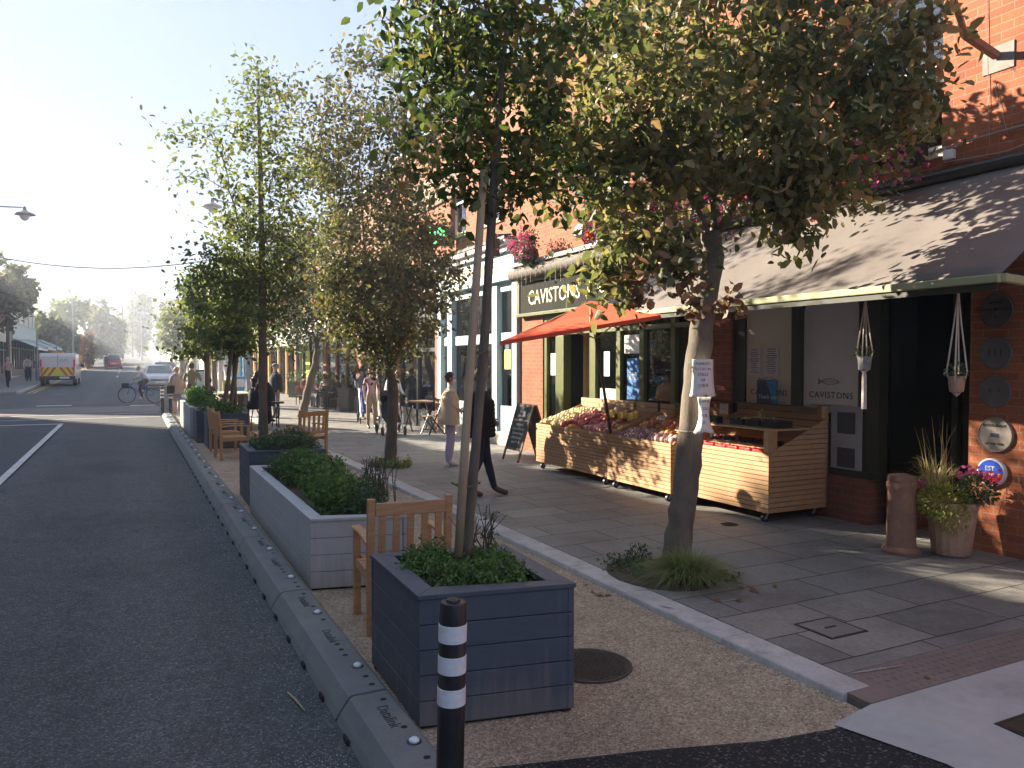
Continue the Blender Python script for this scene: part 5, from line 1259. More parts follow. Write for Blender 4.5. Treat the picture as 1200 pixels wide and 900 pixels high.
m = MB(); cb_(m,LL*.38,LL*.68,.161,.166,2.62,2.80); m.build('sign_letters', M_paper, sb_)
m = MB()
for u in (.02,.22,.40,.62,.70,.86,.97): cb_(m,LL*u-.05,LL*u+.05,-.02,.08,0,2.44)
cb_(m,.0,LL,-.02,.07,2.34,2.44); m.build('yellow_frame', M_yellow, CS)
m = MB(); cb_(m,0,LL,-.10,-.08,0,2.4); m.build('pane', M_glassd, CS)
m = MB(); cb_(m,0,LL,-1.0,-.9,0,3.3); m.build('interior_wall', pm('pale_shop_interior', (.45,.42,.36), .7, .3, 1.5, 0), CS)
m = MB(); cb_(m,0,LL,-6,-1.01,0,6.4); m.build('rear_block', M_brick3, CS)
m = MB(); m.lathe([(4.2,6.7),(.05,9)], 4, (8.4,42,0)); m.build('roof', M_zinc, CS)
row_house('blue_shop', 'bright blue shop front behind the tall grey lamp post', 5.9, 42.3, 49, 6.2, M_brick3, shop=(pm('sky_blue_paint', (.08,.36,.62), .5, .1, 3, 0), MATS['sky_blue_paint'], 1.0), nwin=2)
row_house('cream_house', 'cream rendered shop house past the blue shop', 5.9, 49.02, 57, 6.0, M_creamr, shop=(M_wpaint, M_creamr, .6), nwin=3)
row_house('brick_terrace', 'low brick shop house beyond the cream one on the right', 5.9, 57.02, 67, 5.6, M_brick3, shop=(M_pblue, M_wpaint, .5), nwin=3)
row_house('white_terrace', 'white low house far along the right side', 6.0, 67.02, 80, 5.2, M_creamr, nwin=4)
w = MB(); slab(w, 5.6, 5.9, 80.1, 150, 1.6); o = w.build('garden_wall', M_stone); tag(o, 'sunlit stone garden wall running up the far right side', 'wall')
# ================================================================ LEFT SIDE (much of it only throws shade)
XL = -8.0
row_house('shop_house', 'three-storey brick house on the left, outside the photo', XL, -22, -9, 9.6, M_brick3, -1, shop=(M_dgrey, M_wpaint, .5), nwin=4, storeys=2)
row_house('shop_house', 'second three-storey house on the left, outside the photo', XL, -8.98, 2, 9.9, M_creamr, -1, shop=(M_teal, M_creamr, .5), nwin=4, storeys=2)
row_house('shop_house', 'third three-storey house on the left, outside the photo', XL, 2.02, 13, 9.4, M_brick3, -1, shop=(M_wpaint, M_dgrey, .5), nwin=4, storeys=2)
row_house('shop_house', 'fourth three-storey house on the left, outside the photo', XL, 13.02, 24, 9.3, M_creamr, -1, shop=(M_brownp, M_creamr, .5), nwin=4, storeys=2)
row_house('shop_house', 'fifth three-storey house on the left, outside the photo', XL, 24.02, 31, 9.3, M_creamr, -1, shop=(M_teal, M_creamr, .5), nwin=3, storeys=2)
row_house('shop_house', 'corner three-storey house on the left, before the side street', XL, 31.02, 35.5, 8.9, M_brick3, -1, shop=(M_dgrey, M_creamr, .5), nwin=4, storeys=2)
row_house('shop_house', 'rendered house past the side street on the left', XL, 46.5, 58, 6.6, M_creamr, -1, shop=(M_dgrey, M_creamr, .5), nwin=3)
row_house('shop_house', 'brick house on the left before the mint shop', XL, 58.02, 67, 6.8, M_brick3, -1, shop=(M_dgrey, M_creamr, .5), nwin=3)
ms = row_house('mint_shop', 'white upper floor over a pale mint shop fascia with awnings, far left', XL+.2, 67.02, 83, 6.0, M_creamr, -1, shop=(M_dgrey, pm('mint_paint', (.46,.53,.51), .6, .08, 3, 0), 1.0), nwin=5, wz=(4.2,5.6))
row_house('tall_chimney_house', 'taller slate-roofed house with a row of chimney pots behind the mint shop', XL-1.5, 83.1, 98, 7.4, M_brick3, -1, nwin=4)
for i, (ya, yb) in enumerate(((67.4,74.6),(75.2,82.6),(83.4,90))):
    z = gz(ya)
    t = thing('shop_awning', 'pale shop awning on the far left, %s of the three' % ('nearest','middle','farthest')[i], 'awning', (-7.2,ya,z+2.6)); m = MB(); m.add([(-6.1,ya,z+2.35),(-6.1,yb,z+2.45),(-7.79,yb,z+3.2),(-7.79,ya,z+3.1)], [(0,1,2,3)]); o = m.build('canvas', pm('faded_green_canvas', (.40,.48,.44), .8, .1, 3, 0), t); s = o.modifiers.new('solid','SOLIDIFY'); s.thickness = .012
    MB().box(-6.13,-6.09,ya,yb,z+2.2,z+2.36).build('valance', M_wpaint, t)
for i, (x, y, h) in enumerate(((-18,150,7),(22,165,7),(-30,190,8),(35,210,8))):
    row_house('distant_house', ('grey-roofed house among far trees on the left','cream house among far trees on the right','distant house behind the left trees','distant house behind the right trees')[i], x, y, y+14, h-1, M_creamr, 1 if x > 0 else -1, nwin=4)

# ================================================================ STREET FURNITURE
def lamp_post(label, x, y, h, arm, adir=-1, r=.09, z0=None):
    z0 = gz(y)+.1 if z0 is None else z0; t = thing('street_lamp', label, 'street lamp', (x,y,z0))
    MB().lathe([(r*1.9,0),(r*1.9,.25),(r*1.35,.35),(r*1.3,1.3),(r,1.4),(r*.8,h*.6),(r*.62,h)], 14, (x,y,z0)).build('post', M_lamp, t, smooth='auto')
    hx = x+adir*arm; zt = z0+h
    m = MB().tube([(x,y,zt-.35),(x+adir*arm*.4,y,zt-.10),(hx,y,zt-.05)], [.035,.03,.025], 8).tube([(x,y,zt-.9),(x+adir*arm*.3,y,zt-.5),(x+adir*arm*.45,y,zt-.12)], .015, 6); m.build('arm', M_lamp, t)
    hd = MB().lathe([(.03,.0),(.06,-.03),(.07,-.14),(.16,-.20),(.34,-.27),(.36,-.31),(.33,-.31)], 18, (hx,y,zt)).build('lamp_head', M_lamp, t, smooth='auto')
    MB().ell((hx,y,zt-.33), .17,.17,.20, 14, 8).build('glass_bowl', pm('frosted_glass', (.7,.72,.72), .3, .05, 4, 0), hd, smooth=True)
lamp_post('tall pale lamp post on the pavement with a domed lantern over the road', 4.0, 30, 7.65, 1.25, -1, .12)
lamp_post('second domed street lamp farther along on the right', 4.0, 57, 6.8, 1.0, -1)
lamp_post('domed street lamp on the right past the crossing shops', 4.0, 88, 7.0, 1.0, -1)
lamp_post('street lamp whose domed head enters at the left edge', -6.3, 33.5, 7.4, 2.9, 1)
lamp_post('domed street lamp on the left above the van', -5.4, 95, 7.5, 1.2, 1)
lamp_post('far street lamp standing where the road climbs', 1.8, 140, 8, 1.0, 1)
for i, (x, y, h, r, lb) in enumerate(((-5.5,60,3.0,.06,'dull grey post on the left kerb before the pedestrians'),(-5.4,74,3.2,.05,'thin grey post on the left kerb level with the van'),(-1.0,150,9.5,.14,'tall wooden pole in the middle distance'),(.6,168,9.0,.13,'second tall wooden pole behind the red car'),(-4.9,120,8.5,.14,'tall wooden pole over the left trees'),(3.9,62,3.4,.05,'thin grey pole carrying a sign on the right'))):
    z = gz(y)+.1; t = thing('pole', lb, 'pole', (x,y,z)); MB().lathe([(r*1.1,0),(r,.3),(r*.8,h),(r*.4,h+.02)], 10, (x,y,z)).build('shaft', M_lamp if i in (0,1,5) else M_barkd, t)
# cable across the road
P = []; a, b2 = Vector((-8,36,7.0)), Vector((4.0,30.1,6.0))
for i in range(25):
    q = i/24; p = a.lerp(b2, q); p.z -= 1.05*4*q*(1-q); P.append(p)
tag(MB().tube(P, .018, 5).build('overhead_cable', M_dark), 'thin sagging cable strung across the street below the sky', 'cable')
# traffic lights
def traffic_light(label, x, y, lit=True, h=3.2, pm_=None, z0=None):
    z = gz(y)+.1; t = thing('traffic_light', label, 'traffic light', (x,y,z))
    MB().lathe([(.07,0),(.07,h),(.03,h+.02)], 12, (x,y,z)).build('post', pm_ or M_creamr, t)
    MB().box(x-.16,x+.16,y-.24,y-.06,z+h-1.02,z+h).build('backing_board', M_dark, t, bevel=.02)
    for k, (c, e) in enumerate((((.9,.02,.02), 7 if lit else 0),((.12,.06,.01),0),((.01,.07,.03),0))):
        mt = pm('lens_%d_%d' % (k, bool(e)), c, .3, 0, 3, 0, emit=e); M = Matrix.Translation((x,y-.25,z+h-.18-k*.32)) @ Matrix.Rotation(R(90),4,'X')
        MB().lathe([(.12,0),(.118,.015),(.06,.03),(.002,.035)], 16, M=M).build('lens', mt, t, smooth=True)
        MB().tube([(x-.12,y-.25,z+h-.18-k*.32),(x,y-.36,z+h-.04-k*.32),(x+.12,y-.25,z+h-.18-k*.32)], .012, 5).build('hood', M_dark, t)
traffic_light('traffic light showing red, left of the pair in front of the shops', 3.28, 33, True, 2.75)
traffic_light('traffic light with a dim red lamp, right of the pair', 4.3, 36, False, 3.0)
t = thing('signal_post', 'tan post with a sideways signal head left of the lit red light', 'traffic light', (2.72,31.5,.2)); MB().lathe([(.075,0),(.075,2.9),(.02,2.92)], 12, (2.72,31.5,.15)).build('post', M_terra2, t); MB().box(2.82,3.02,31.4,31.7,2.2,3.0).build('signal_head', M_dark, t, bevel=.02)
# boxes and signs by the crossing
def upright(name, label, cat, x, y, w, d, h, mat, z0=None, rz=0):
    z = gz(y)+.1 if z0 is None else z0; t = thing(name, label, cat, (x,y,z)); MB().box(x-w/2,x+w/2,y-d/2,y+d/2,z,z+h).build('body', mat, t, bevel=.02); return t, z
t, z = upright('blue_cabinet', 'bright blue upright cabinet behind the black-haired woman', 'cabinet', 3.72, 30.8, .34, .5, 1.15, MATS['sky_blue_paint'])
MB().box(3.56,3.88,30.54,30.548,z+.75,z+1.05).build('panel', M_paper, t)
t, z = upright('yellow_stand', 'yellow framed stand left of the blue cabinet', 'sign', 3.35, 31.2, .34, .12, 1.0, M_yellow); MB().box(3.24,3.46,31.13,31.139,z+.3,z+.85).build('panel', M_dark, t)
t, z = upright('advert_board', 'pavement board with a teal and pink picture near the signal post', 'sign', 3.05, 39, .55, .12, 1.25, M_dark); MB().box(2.82,3.28,38.93,38.939,z+.12,z+1.15).build('picture', pm('teal_pink_print', (.25,.45,.50), .5, .9, 3, 0), t)
t = thing('road_sign', 'small blue and white road sign on a post in the far distance', 'sign', (3.95,62.0,.6)); MB().box(3.55,4.35,61.9,61.93,gz(62)+2.9,gz(62)+3.6).build('plate', M_brightblue, t); MB().box(3.6,4.3,61.88,61.899,gz(62)+2.92,gz(62)+3.15).build('lower_plate', M_paper, t); MB().bar((3.95,61.95,gz(62)+2.88),(3.95,61.95,gz(62)+.1),.06,.06).build('post', M_lamp, t)
for i in range(5):
    t = thing('bin', 'grey square planter tub beside the seated man in black' if i == 0 else 'dark planter tub along the bar front, tub %s past the seated man' % ords[i], 'tub', (6.85,26.9+i*2.4,.1))
    y = 26.9+i*2.4; MB().lathe([(.24,0),(.32,.85),(.34,.9),(.30,.9),(.28,.8),(.001,.8)], 4, (6.85,y,.1)).build('body', M_dgrey, t)
    if i: clump('foliage', L_dark, t, (6.85,y,1.2), (.36,.36,.32), 260, .09, i)

# ================================================================ OUTDOOR SEATING
M_woodt = pm('bistro_wood', (.36,.22,.12), .6, .2, 4, .1)
def folding_chair(t, seat=.45):
    for sx in (-.2,.2):
        MB().bar((sx,-.22,0),(sx,.18,.46),.02,.03).bar((sx,.22,0),(sx,-.20,.9),.02,.03).build('side_frame', M_dark, t, world=False)
    m = MB()
    for i in range(5): m.box(-.2,.2,-.16+i*.075,-.16+i*.075+.055,.44,.455)
    m.build('seat', M_woodt, t, world=False); MB().box(-.2,.2,-.205,-.19,.68,.76).box(-.2,.2,-.215,-.20,.80,.88).build('backrest', M_woodt, t, world=False)
fc = thing('bistro_chair', 'x', 'chair'); folding_chair(fc)
place(fc, (6.75,18.0,.1), R(100), 'folding wooden bistro chair right of the bistro table near the woman in cream', 'bistro chairs outside the charcoal shop', True)
place(fc, (6.45,20.2,.1), R(170), 'folding wooden bistro chair left of the bistro table behind the pram', 'bistro chairs outside the charcoal shop')
t = thing('bistro_table', 'tall folding bistro table with crossed black legs outside the charcoal shop', 'table', (6.75,19.0,.1))
MB().box(6.45,7.05,18.6,19.35,.86,.89).build('top', M_woodt, t, bevel=.004); MB().bar((6.45,18.65,.1),(6.45,19.3,.86),.03,.02).bar((6.45,19.3,.1),(6.45,18.65,.86),.03,.02).bar((7.03,18.65,.1),(7.03,19.3,.86),.03,.02).bar((7.03,19.3,.1),(7.03,18.65,.86),.03,.02).build('leg', M_dark, t)
# picnic style bench and bar stool group on the strip
t = thing('communal_table', 'pale grey slatted table with round black stool frames on the strip', 'table', (2.6,23.2,.004))
MB().box(2.15,3.05,22.3,24.2,.98,1.03).build('top', pm('weathered_pine', (.42,.36,.28), .8, .2, 3, .1), t, bevel=.01)
MB().prism([(2.2,0),(2.5,0),(2.35,.98),(2.25,.98)], 22.4, 24.1, 'y').build('side_panel', MATS['weathered_pine'], t)
MB().prism([(2.7,0),(3.0,0),(2.95,.98),(2.85,.98)], 22.4, 24.1, 'y').build('side_panel', MATS['weathered_pine'], t)
def stool(t):
    MB().lathe([(.17,.66),(.18,.67),(.18,.70),(.15,.71),(.001,.71)], 18).build('seat', M_dark, t, world=False)
    MB().tube([(.0,-.15,0),(0,-.17,.45),(0,-.10,.62),(0,0,.66),(0,.10,.62),(0,.17,.45),(0,.15,0)], .018, 8).tube([(-.15,0,0),(-.12,0,.3),(0,0,.62)], .016, 8).build('leg', M_dark, t, world=False)
s0 = thing('bar_stool', 'x', 'stool'); stool(s0)
place(s0, (3.62,21.7,.104), 0, 'black bar stool frame with no one on it, right of the trio', 'black stools by the communal table', True)
place(s0, (3.02,22.0,.004), 1, 'black bar stool under the black-haired woman', 'black stools by the communal table')

# ================================================================ PEOPLE
SK = {'pel':(0,0,.96),'waist':(0,0,1.10),'chest':(0,0,1.27),'ub':(-.005,0,1.40),'neck':(0,0,1.50),'jaw':(.025,0,1.565),'head':(.012,0,1.64),'crown':(.0,0,1.70),'nose':(.105,0,1.62),
 'lsh':(0,.165,1.42),'lel':(-.02,.215,1.15),'lwr':(.06,.21,.91),'lha':(.08,.205,.83),
 'rsh':(0,-.165,1.42),'rel':(-.02,-.215,1.15),'rwr':(.06,-.21,.91),'rha':(.08,-.205,.83),
 'lhi':(0,.085,.92),'lkn':(.02,.095,.50),'lca':(-.01,.095,.34),'lan':(-.03,.095,.09),'lto':(.11,.105,.035),'ltt':(.17,.108,.03),
 'rhi':(0,-.085,.92),'rkn':(.02,-.095,.50),'rca':(-.01,-.095,.34),'ran':(-.03,-.095,.09),'rto':(.11,-.105,.035),'rtt':(.17,-.108,.03)}
RAD = {'pel':.135,'waist':.125,'chest':.135,'ub':.115,'neck':.052,'jaw':.062,'head':.088,'crown':.068,'nose':.016,'lsh':.062,'lel':.046,'lwr':.033,'lha':.03,'lhi':.098,'lkn':.066,'lca':.062,'lan':.046,'lto':.042,'ltt':.028}
ED = [('pel','waist','top'),('waist','chest','top'),('chest','ub','top'),('ub','neck','top'),('neck','jaw','skin'),('jaw','head','skin'),('head','crown','skin'),('head','nose','skin'),
      ('pel','lhi','bot'),('pel','rhi','bot')]
for s in 'lr': ED += [('ub',s+'sh','top'),(s+'sh',s+'el','top'),(s+'el',s+'wr','sleeve'),(s+'wr',s+'ha','skin'),(s+'hi',s+'kn','bot'),(s+'kn',s+'ca','shin'),(s+'ca',s+'an','shin'),(s+'an',s+'to','shoe'),(s+'to',s+'tt','shoe')]
POSES = {
 'stand': {},
 'walk': {'lkn':(.16,.09,.52),'lca':(.14,.09,.36),'lan':(.17,.09,.10),'lto':(.31,.095,.05),'ltt':(.37,.095,.045),'rkn':(-.08,-.09,.50),'rca':(-.20,-.09,.36),'ran':(-.30,-.09,.17),'rto':(-.20,-.095,.06),'rtt':(-.15,-.095,.035),
          'lel':(-.10,.21,1.16),'lwr':(.02,.22,.95),'lha':(.06,.21,.88),'rel':(.04,-.21,1.15),'rwr':(.18,-.20,.98),'rha':(.23,-.19,.93)},
 'sit': {'pel':(0,0,.52),'waist':(-.02,0,.66),'chest':(.0,0,.84),'ub':(.02,0,.97),'neck':(.05,0,1.07),'jaw':(.085,0,1.13),'head':(.075,0,1.20),'crown':(.06,0,1.26),'nose':(.165,0,1.18),
   'lsh':(.02,.165,.99),'lel':(.06,.22,.74),'lwr':(.27,.15,.66),'lha':(.34,.12,.65),'rsh':(.02,-.165,.99),'rel':(.06,-.22,.74),'rwr':(.27,-.15,.66),'rha':(.34,-.12,.65),
   'lhi':(.03,.09,.50),'lkn':(.43,.12,.50),'lca':(.44,.12,.34),'lan':(.42,.12,.09),'lto':(.55,.13,.035),'ltt':(.61,.13,.03),'rhi':(.03,-.09,.50),'rkn':(.43,-.12,.50),'rca':(.44,-.12,.34),'ran':(.42,-.12,.09),'rto':(.55,-.13,.035),'rtt':(.61,-.13,.03)},
}
def person(label, loc, face, h=1.7, pose='stand', over=None, top=None, bot=None, shoe=None, hair=None, skin=None, bare=False, shorts=False, coat=None, longhair=False, fingers=False, group=None, bulk=1.0, quilt=False, hat=None, mask=False, rad=None, zoff=0):
    t = thing('person', label, 'person', loc, face, group); k = h/1.76
    J = dict(SK); J.update(POSES[pose]); J.update(over or {})
    Rr = dict(RAD); Rr.update({'r'+a[1:]: b for a, b in RAD.items() if a[0] == 'l'}); Rr.update(rad or {})
    names = list(J); ix = {n: i for i, n in enumerate(names)}
    bm = bmesh.new(); lay = bm.verts.layers.skin.verify(); V = [bm.verts.new(Vector(J[n])*k+Vector((0,0,zoff))) for n in names]
    bulky = {'waist','chest','ub','lsh','rsh','lel','rel','pel'}
    for n, v in zip(names, V):
        r = Rr[n]*k*(bulk if n in bulky else 1); v[lay].radius = (r, r); v[lay].use_root = (n == 'pel')
    segs = []
    for a, b, tg in ED: bm.edges.new((V[ix[a]], V[ix[b]])); segs.append((V[ix[a]].co.copy(), V[ix[b]].co.copy(), tg))
    if fingers:
        for s in 'lr':
            w = Vector(J[s+'wr'])*k; hd = Vector(J[s+'ha'])*k; d = (hd-w).normalized(); side = d.cross(Vector((0,1 if s == 'l' else -1,0))).normalized(); inn = Vector((0,-1 if s == 'l' else 1,0))
            base = V[ix[s+'ha']]
            for q, ln in ((-.027,.065),(-.009,.075),(.009,.07),(.027,.055)):
                p0 = hd+side*q+d*.012; p1 = p0+d*ln*.55; p2 = p1+d*ln*.35+inn*.02; pv = base
                for p in (p0, p1, p2):
                    nv = bm.verts.new(p); nv[lay].radius = (.0088,.0088); bm.edges.new((pv, nv)); segs.append((pv.co.copy(), p.copy(), 'skin')); pv = nv
            p1 = w.lerp(hd,.5)+side*.04; p2 = p1+side*.02+d*.035; pv = V[ix[s+'wr']]
            for p in (p1, p2):
                nv = bm.verts.new(p); nv[lay].radius = (.011,.011); bm.edges.new((pv, nv)); segs.append((pv.co.copy(), p.copy(), 'skin')); pv = nv
    me = bpy.data.meshes.new('tmp'); bm.to_mesh(me); bm.free(); o = bpy.data.objects.new('tmp', me); COL.objects.link(o)
    md = o.modifiers.new('s','SKIN'); md.use_smooth_shade = True; md.branch_smoothing = .6; sd = o.modifiers.new('d','SUBSURF'); sd.levels = 2 if fingers else 1; sd.render_levels = sd.levels
    dg = bpy.context.evaluated_depsgraph_get(); m2 = bpy.data.meshes.new_from_object(o.evaluated_get(dg)); bpy.data.objects.remove(o)
    skin = skin or M_skin; mats = [top, bot, shoe or M_dark, skin]; m2.materials.clear()
    for m in mats: m2.materials.append(m)
    mp = {'top':0,'bot':1,'shoe':2,'skin':3,'sleeve':3 if bare else 0,'shin':3 if shorts else 1}
    for f in m2.polygons:
        c = f.center; bd = 9; bt = 'top'
        for a, b, tg in segs:
            ab = b-a; u = max(0, min(1, (c-a).dot(ab)/max(ab.length_squared,1e-9))); dd_ = (c-a-ab*u).length
            if dd_ < bd: bd, bt = dd_, tg
        f.material_index = mp[bt]; f.use_smooth = True
    m2.name = 'body'; ob = bpy.data.objects.new('body', m2); COL.objects.link(ob); ob.parent = t
    Z = Vector((0,0,zoff)); hd = Vector(J['head'])*k+Z; cr = Vector(J['crown'])*k+Z; nk = Vector(J['neck'])*k+Z
    hair = hair or pm('brown_hair', (.07,.04,.022), .6, .3, 20, .3, bscale=90)
    hb = MB(); hb.ell(hd+Vector((-.022,0,.022))*k, .100*k, .094*k, .110*k, 14, 10)
    if longhair: hb.ell(hd+Vector((-.06,0,-.09))*k, .062*k, .088*k, .15*k, 12, 8)
    ho = hb.build('hair', hair, t, world=False, smooth=True)
    # cut the hair open at the face
    bmh = bmesh.new(); bmh.from_mesh(ho.data)
    bmesh.ops.delete(bmh, geom=[f for f in bmh.faces if f.calc_center_median().x > hd.x+.02*k and f.calc_center_median().z < hd.z+.05*k], context='FACES'); bmh.to_mesh(ho.data); bmh.free()
    if fingers:
        e = MB()
        for s in (-1,1): e.ell(hd+Vector((.083,s*.03,.0))*k, .010,.013,.007, 8, 6)
        e.build('eyes', M_dark, t, world=False, smooth=True)
        e = MB()
        for s in (-1,1): e.ell(hd+Vector((-.005,s*.09,-.01))*k, .016,.009,.028, 8, 6)
        e.build('ears', skin, t, world=False, smooth=True)
        if not mask: MB().ell(hd+Vector((.083,0,-.052))*k, .009,.024,.007, 10, 6).build('mouth', pm('lips', (.38,.15,.12), .5, .1, 5, 0), t, world=False, smooth=True)
    if mask: MB().ell(hd+Vector((.045,0,-.045))*k, .062*k, .066*k, .052*k, 14, 8).build('face_mask', M_paper, t, world=False, smooth=True)
    if hat: MB().ell(hd+Vector((-.01,0,.05))*k, .112*k,.105*k,.075*k, 14, 8).box(hd.x+.05*k,hd.x+.17*k,-.07*k,.07*k,hd.z+.035*k,hd.z+.048*k).build('cap', hat, t, world=False, smooth=True)
    if coat:
        cm, hem, fl_ = coat; ub = Vector(J['ub'])*k+Z; ch = Vector(J['chest'])*k+Z; wa = Vector(J['waist'])*k+Z; pe = Vector(J['pel'])*k+Z
        pr = []; zt = ub.z+.055*k; zb = hem*k+zoff; nr = 22 if quilt else 10
        for i in range(nr+1):
            q = i/nr; z = zb+(zt-zb)*q
            w_ = .185 if q < .75 else .185-(q-.75)*.42; wx = w_*k*bulk*(1+fl_*(1-q))
            if quilt: wx *= 1+.045*abs(math.sin(q*nr*math.pi/2))
            cx = pe.x+(ub.x-pe.x)*max(0,(z-pe.z)/max(.01,ub.z-pe.z)); pr.append((wx, z, cx))
        m = MB(); n = 20
        for (w_, z, cx) in pr:
            for a in range(n):
                an = 2*math.pi*a/n; m.v.append(Vector((cx+w_*.78*math.cos(an), w_*1.12*math.sin(an), z)))
        for i in range(len(pr)-1):
            for a in range(n): m.f.append([i*n+a, i*n+(a+1) % n, (i+1)*n+(a+1) % n, (i+1)*n+a]); m.m.append(0)
        m.f.append([(len(pr)-1)*n+a for a in range(n)]); m.m.append(0)
        m.build('coat', cm, t, world=False, smooth=True)
    return t
def cloth(name, c, var=.15): return pm(name, c, .85, var, 9, .9, bscale=16)
C_blk = cloth('black_cloth', (.018,.018,.02)); C_navy = cloth('navy_cloth', (.025,.03,.05)); C_crm = cloth('cream_wool', (.58,.47,.35)); C_lil = cloth('lilac_cloth', (.47,.40,.55)); C_wht = cloth('white_cloth', (.66,.67,.70))
C_olv = cloth('olive_cloth', (.20,.18,.09)); C_bei = cloth('beige_cloth', (.46,.36,.29)); C_prp = cloth('purple_wool', (.13,.06,.13)); C_jean = cloth('blue_denim', (.10,.14,.22)); C_khk = cloth('khaki_cloth', (.34,.27,.17)); C_gry = cloth('grey_cloth', (.22,.22,.23)); C_pnk = cloth('dusty_pink_cloth', (.45,.28,.28)); C_red = cloth('burgundy_cloth', (.28,.05,.06))
H_blk = pm('black_hair', (.012,.010,.009), .5, .3, 20, .3, bscale=90); H_bln = pm('blonde_hair', (.42,.29,.14), .6, .25, 20, .3, bscale=90); H_gry = pm('grey_hair', (.35,.34,.33), .6, .2, 20, .3, bscale=90); H_brn = pm('brown_hair', (.07,.04,.022), .6, .3, 20, .3, bscale=90)
S_wht = pm('white_trainers', (.62,.62,.62), .6, .1, 10, .05); S_brn = pm('brown_shoes', (.10,.055,.03), .4, .2, 10, .05)
# man in the padded jacket: striding right, hand in pocket
person('man in a black quilted jacket and dark trousers passing behind the staked tree', (4.20,9.37,.1), R(-38), 1.70, 'stand', {'lkn':(.06,.10,.50),'lan':(.16,.13,.09),'lca':(.10,.11,.34),'lto':(.30,.14,.035),'ltt':(.36,.14,.03),'rkn':(.0,-.09,.49),'ran':(-.14,-.09,.09),'rca':(-.08,-.09,.33),'rto':(0,-.10,.035),'rtt':(.06,-.10,.03),
  'rel':(-.10,-.27,1.14),'rwr':(.06,-.20,.98),'rha':(.11,-.16,.95),'lel':(.0,.24,1.16),'lwr':(.14,.18,1.02),'lha':(.18,.14,1.0)}, top=C_blk, bot=C_navy, shoe=S_brn, hair=H_brn, coat=(C_blk,.82,.05), quilt=True, fingers=True, bulk=1.28)
person('woman in a cream coat, lilac trousers, white trainers and a face mask', (4.95,12.35,.1), R(-20), 1.62, 'stand', {'rel':(.03,-.22,1.14),'rwr':(.20,-.12,1.04),'rha':(.24,-.06,1.03),'lel':(.03,.22,1.14),'lwr':(.20,.12,1.02),'lha':(.24,.06,1.02)}, top=C_crm, bot=C_lil, shoe=S_wht, hair=H_brn, coat=(C_crm,.78,.12), longhair=False, fingers=True, mask=True, bulk=1.15, rad={'lkn':.085,'rkn':.085,'lca':.085,'rca':.085,'lan':.07,'ran':.07})
# pram pushers
person('grey-haired adult in a white top and black skirt bending over a white-framed pram', (6.1,19.35,.1), R(-75), 1.66, 'stand', {'ub':(.10,0,1.38),'neck':(.15,0,1.47),'jaw':(.19,0,1.51),'head':(.19,0,1.58),'crown':(.17,0,1.65),'nose':(.28,0,1.54),'lsh':(.10,.165,1.40),'rsh':(.10,-.165,1.40),'lel':(.16,.22,1.13),'lwr':(.34,.2,1.02),'lha':(.4,.2,1.02),'rel':(.16,-.22,1.13),'rwr':(.34,-.2,1.02),'rha':(.4,-.2,1.02)}, top=C_wht, bot=C_blk, hair=H_gry, coat=(C_wht,1.0,.1))
person('person in a pale pink top beside the white-framed pram', (5.85,20.3,.1), R(-90), 1.66, 'stand', None, top=C_pnk, bot=C_khk, hair=H_brn, longhair=True)
person('person in a white and grey top pushing a blue pushchair', (6.45,23.55,.1), R(-80), 1.6, 'stand', {'lel':(.1,.22,1.14),'lwr':(.3,.18,1.04),'lha':(.36,.16,1.04),'rel':(.1,-.22,1.14),'rwr':(.3,-.18,1.04),'rha':(.36,-.16,1.04)}, top=C_gry, bot=C_jean, hair=H_blk)
def pushchair(label, x, y, rz, frame, fab, z0=.1, s=1.0):
    t = thing('pushchair', label, 'pushchair', (x,y,z0), rz)
    m = MB()
    for sy in (-.24,.24): m.tube([(-.38*s,sy,1.0*s),(-.3*s,sy,.95*s),(.0,sy,.5*s),(.38*s,sy,.12*s)], .016, 8).tube([(.05,sy,.5*s),(-.32*s,sy,.12*s)], .014, 8)
    m.tube([(-.38*s,-.24,1.0*s),(-.38*s,.24,1.0*s)], .018, 8); m.build('frame', frame, t, world=False, smooth='auto')
    for (wx, wr) in ((.38*s,.11*s),(-.32*s,.14*s)):
        for sy in (-.28,.28):
            M = Matrix.Translation((wx,sy,wr)) @ Matrix.Rotation(R(90),4,'X'); P = [(wr*math.cos(a*math.pi/9), wr*math.sin(a*math.pi/9)) for a in range(19)]
            MB().tube([M @ Vector((a*.86,b*.86,0)) for a, b in P], .022, 6, cap=False).tube([M @ Vector((0,0,-.02)), M @ Vector((0,0,.02))], .03, 8).bar(M @ Vector((-wr*.85,0,0)), M @ Vector((wr*.85,0,0)), .012,.012).bar(M @ Vector((0,-wr*.85,0)), M @ Vector((0,wr*.85,0)), .012,.012).build('wheel', M_blackpl, t, world=False)
    MB().prism([(-.28*s,.42*s),(.15*s,.36*s),(.34*s,.30*s),(.36*s,.36*s),(.12*s,.50*s),(-.18*s,.86*s),(-.28*s,.86*s)], -.2, .2, 'y').build('seat', fab, t, world=False, bevel=.03)
    MB().prism([(-.30*s,.80*s),(-.32*s,1.0*s),(-.15*s,1.10*s),(.06*s,1.02*s),(.10*s,.92*s),(-.1*s,.9*s)], -.21, .21, 'y').build('hood', fab, t, world=False, bevel=.04)
    return t
pushchair('white-framed black pram half hidden by the forked tree trunk', 5.80, 18.45, R(-95), M_wpaint, C_blk)
pushchair('blue pushchair on small black wheels beyond the white-framed pram', 6.35, 22.35, R(-100), M_metal, cloth('royal_blue_cloth', (.03,.05,.22)))
person('small child in white sitting up in the blue pushchair', (6.36,22.28,.16), R(-100), 1.0, 'sit', None, top=C_wht, bot=C_red, hair=H_brn, zoff=.12)
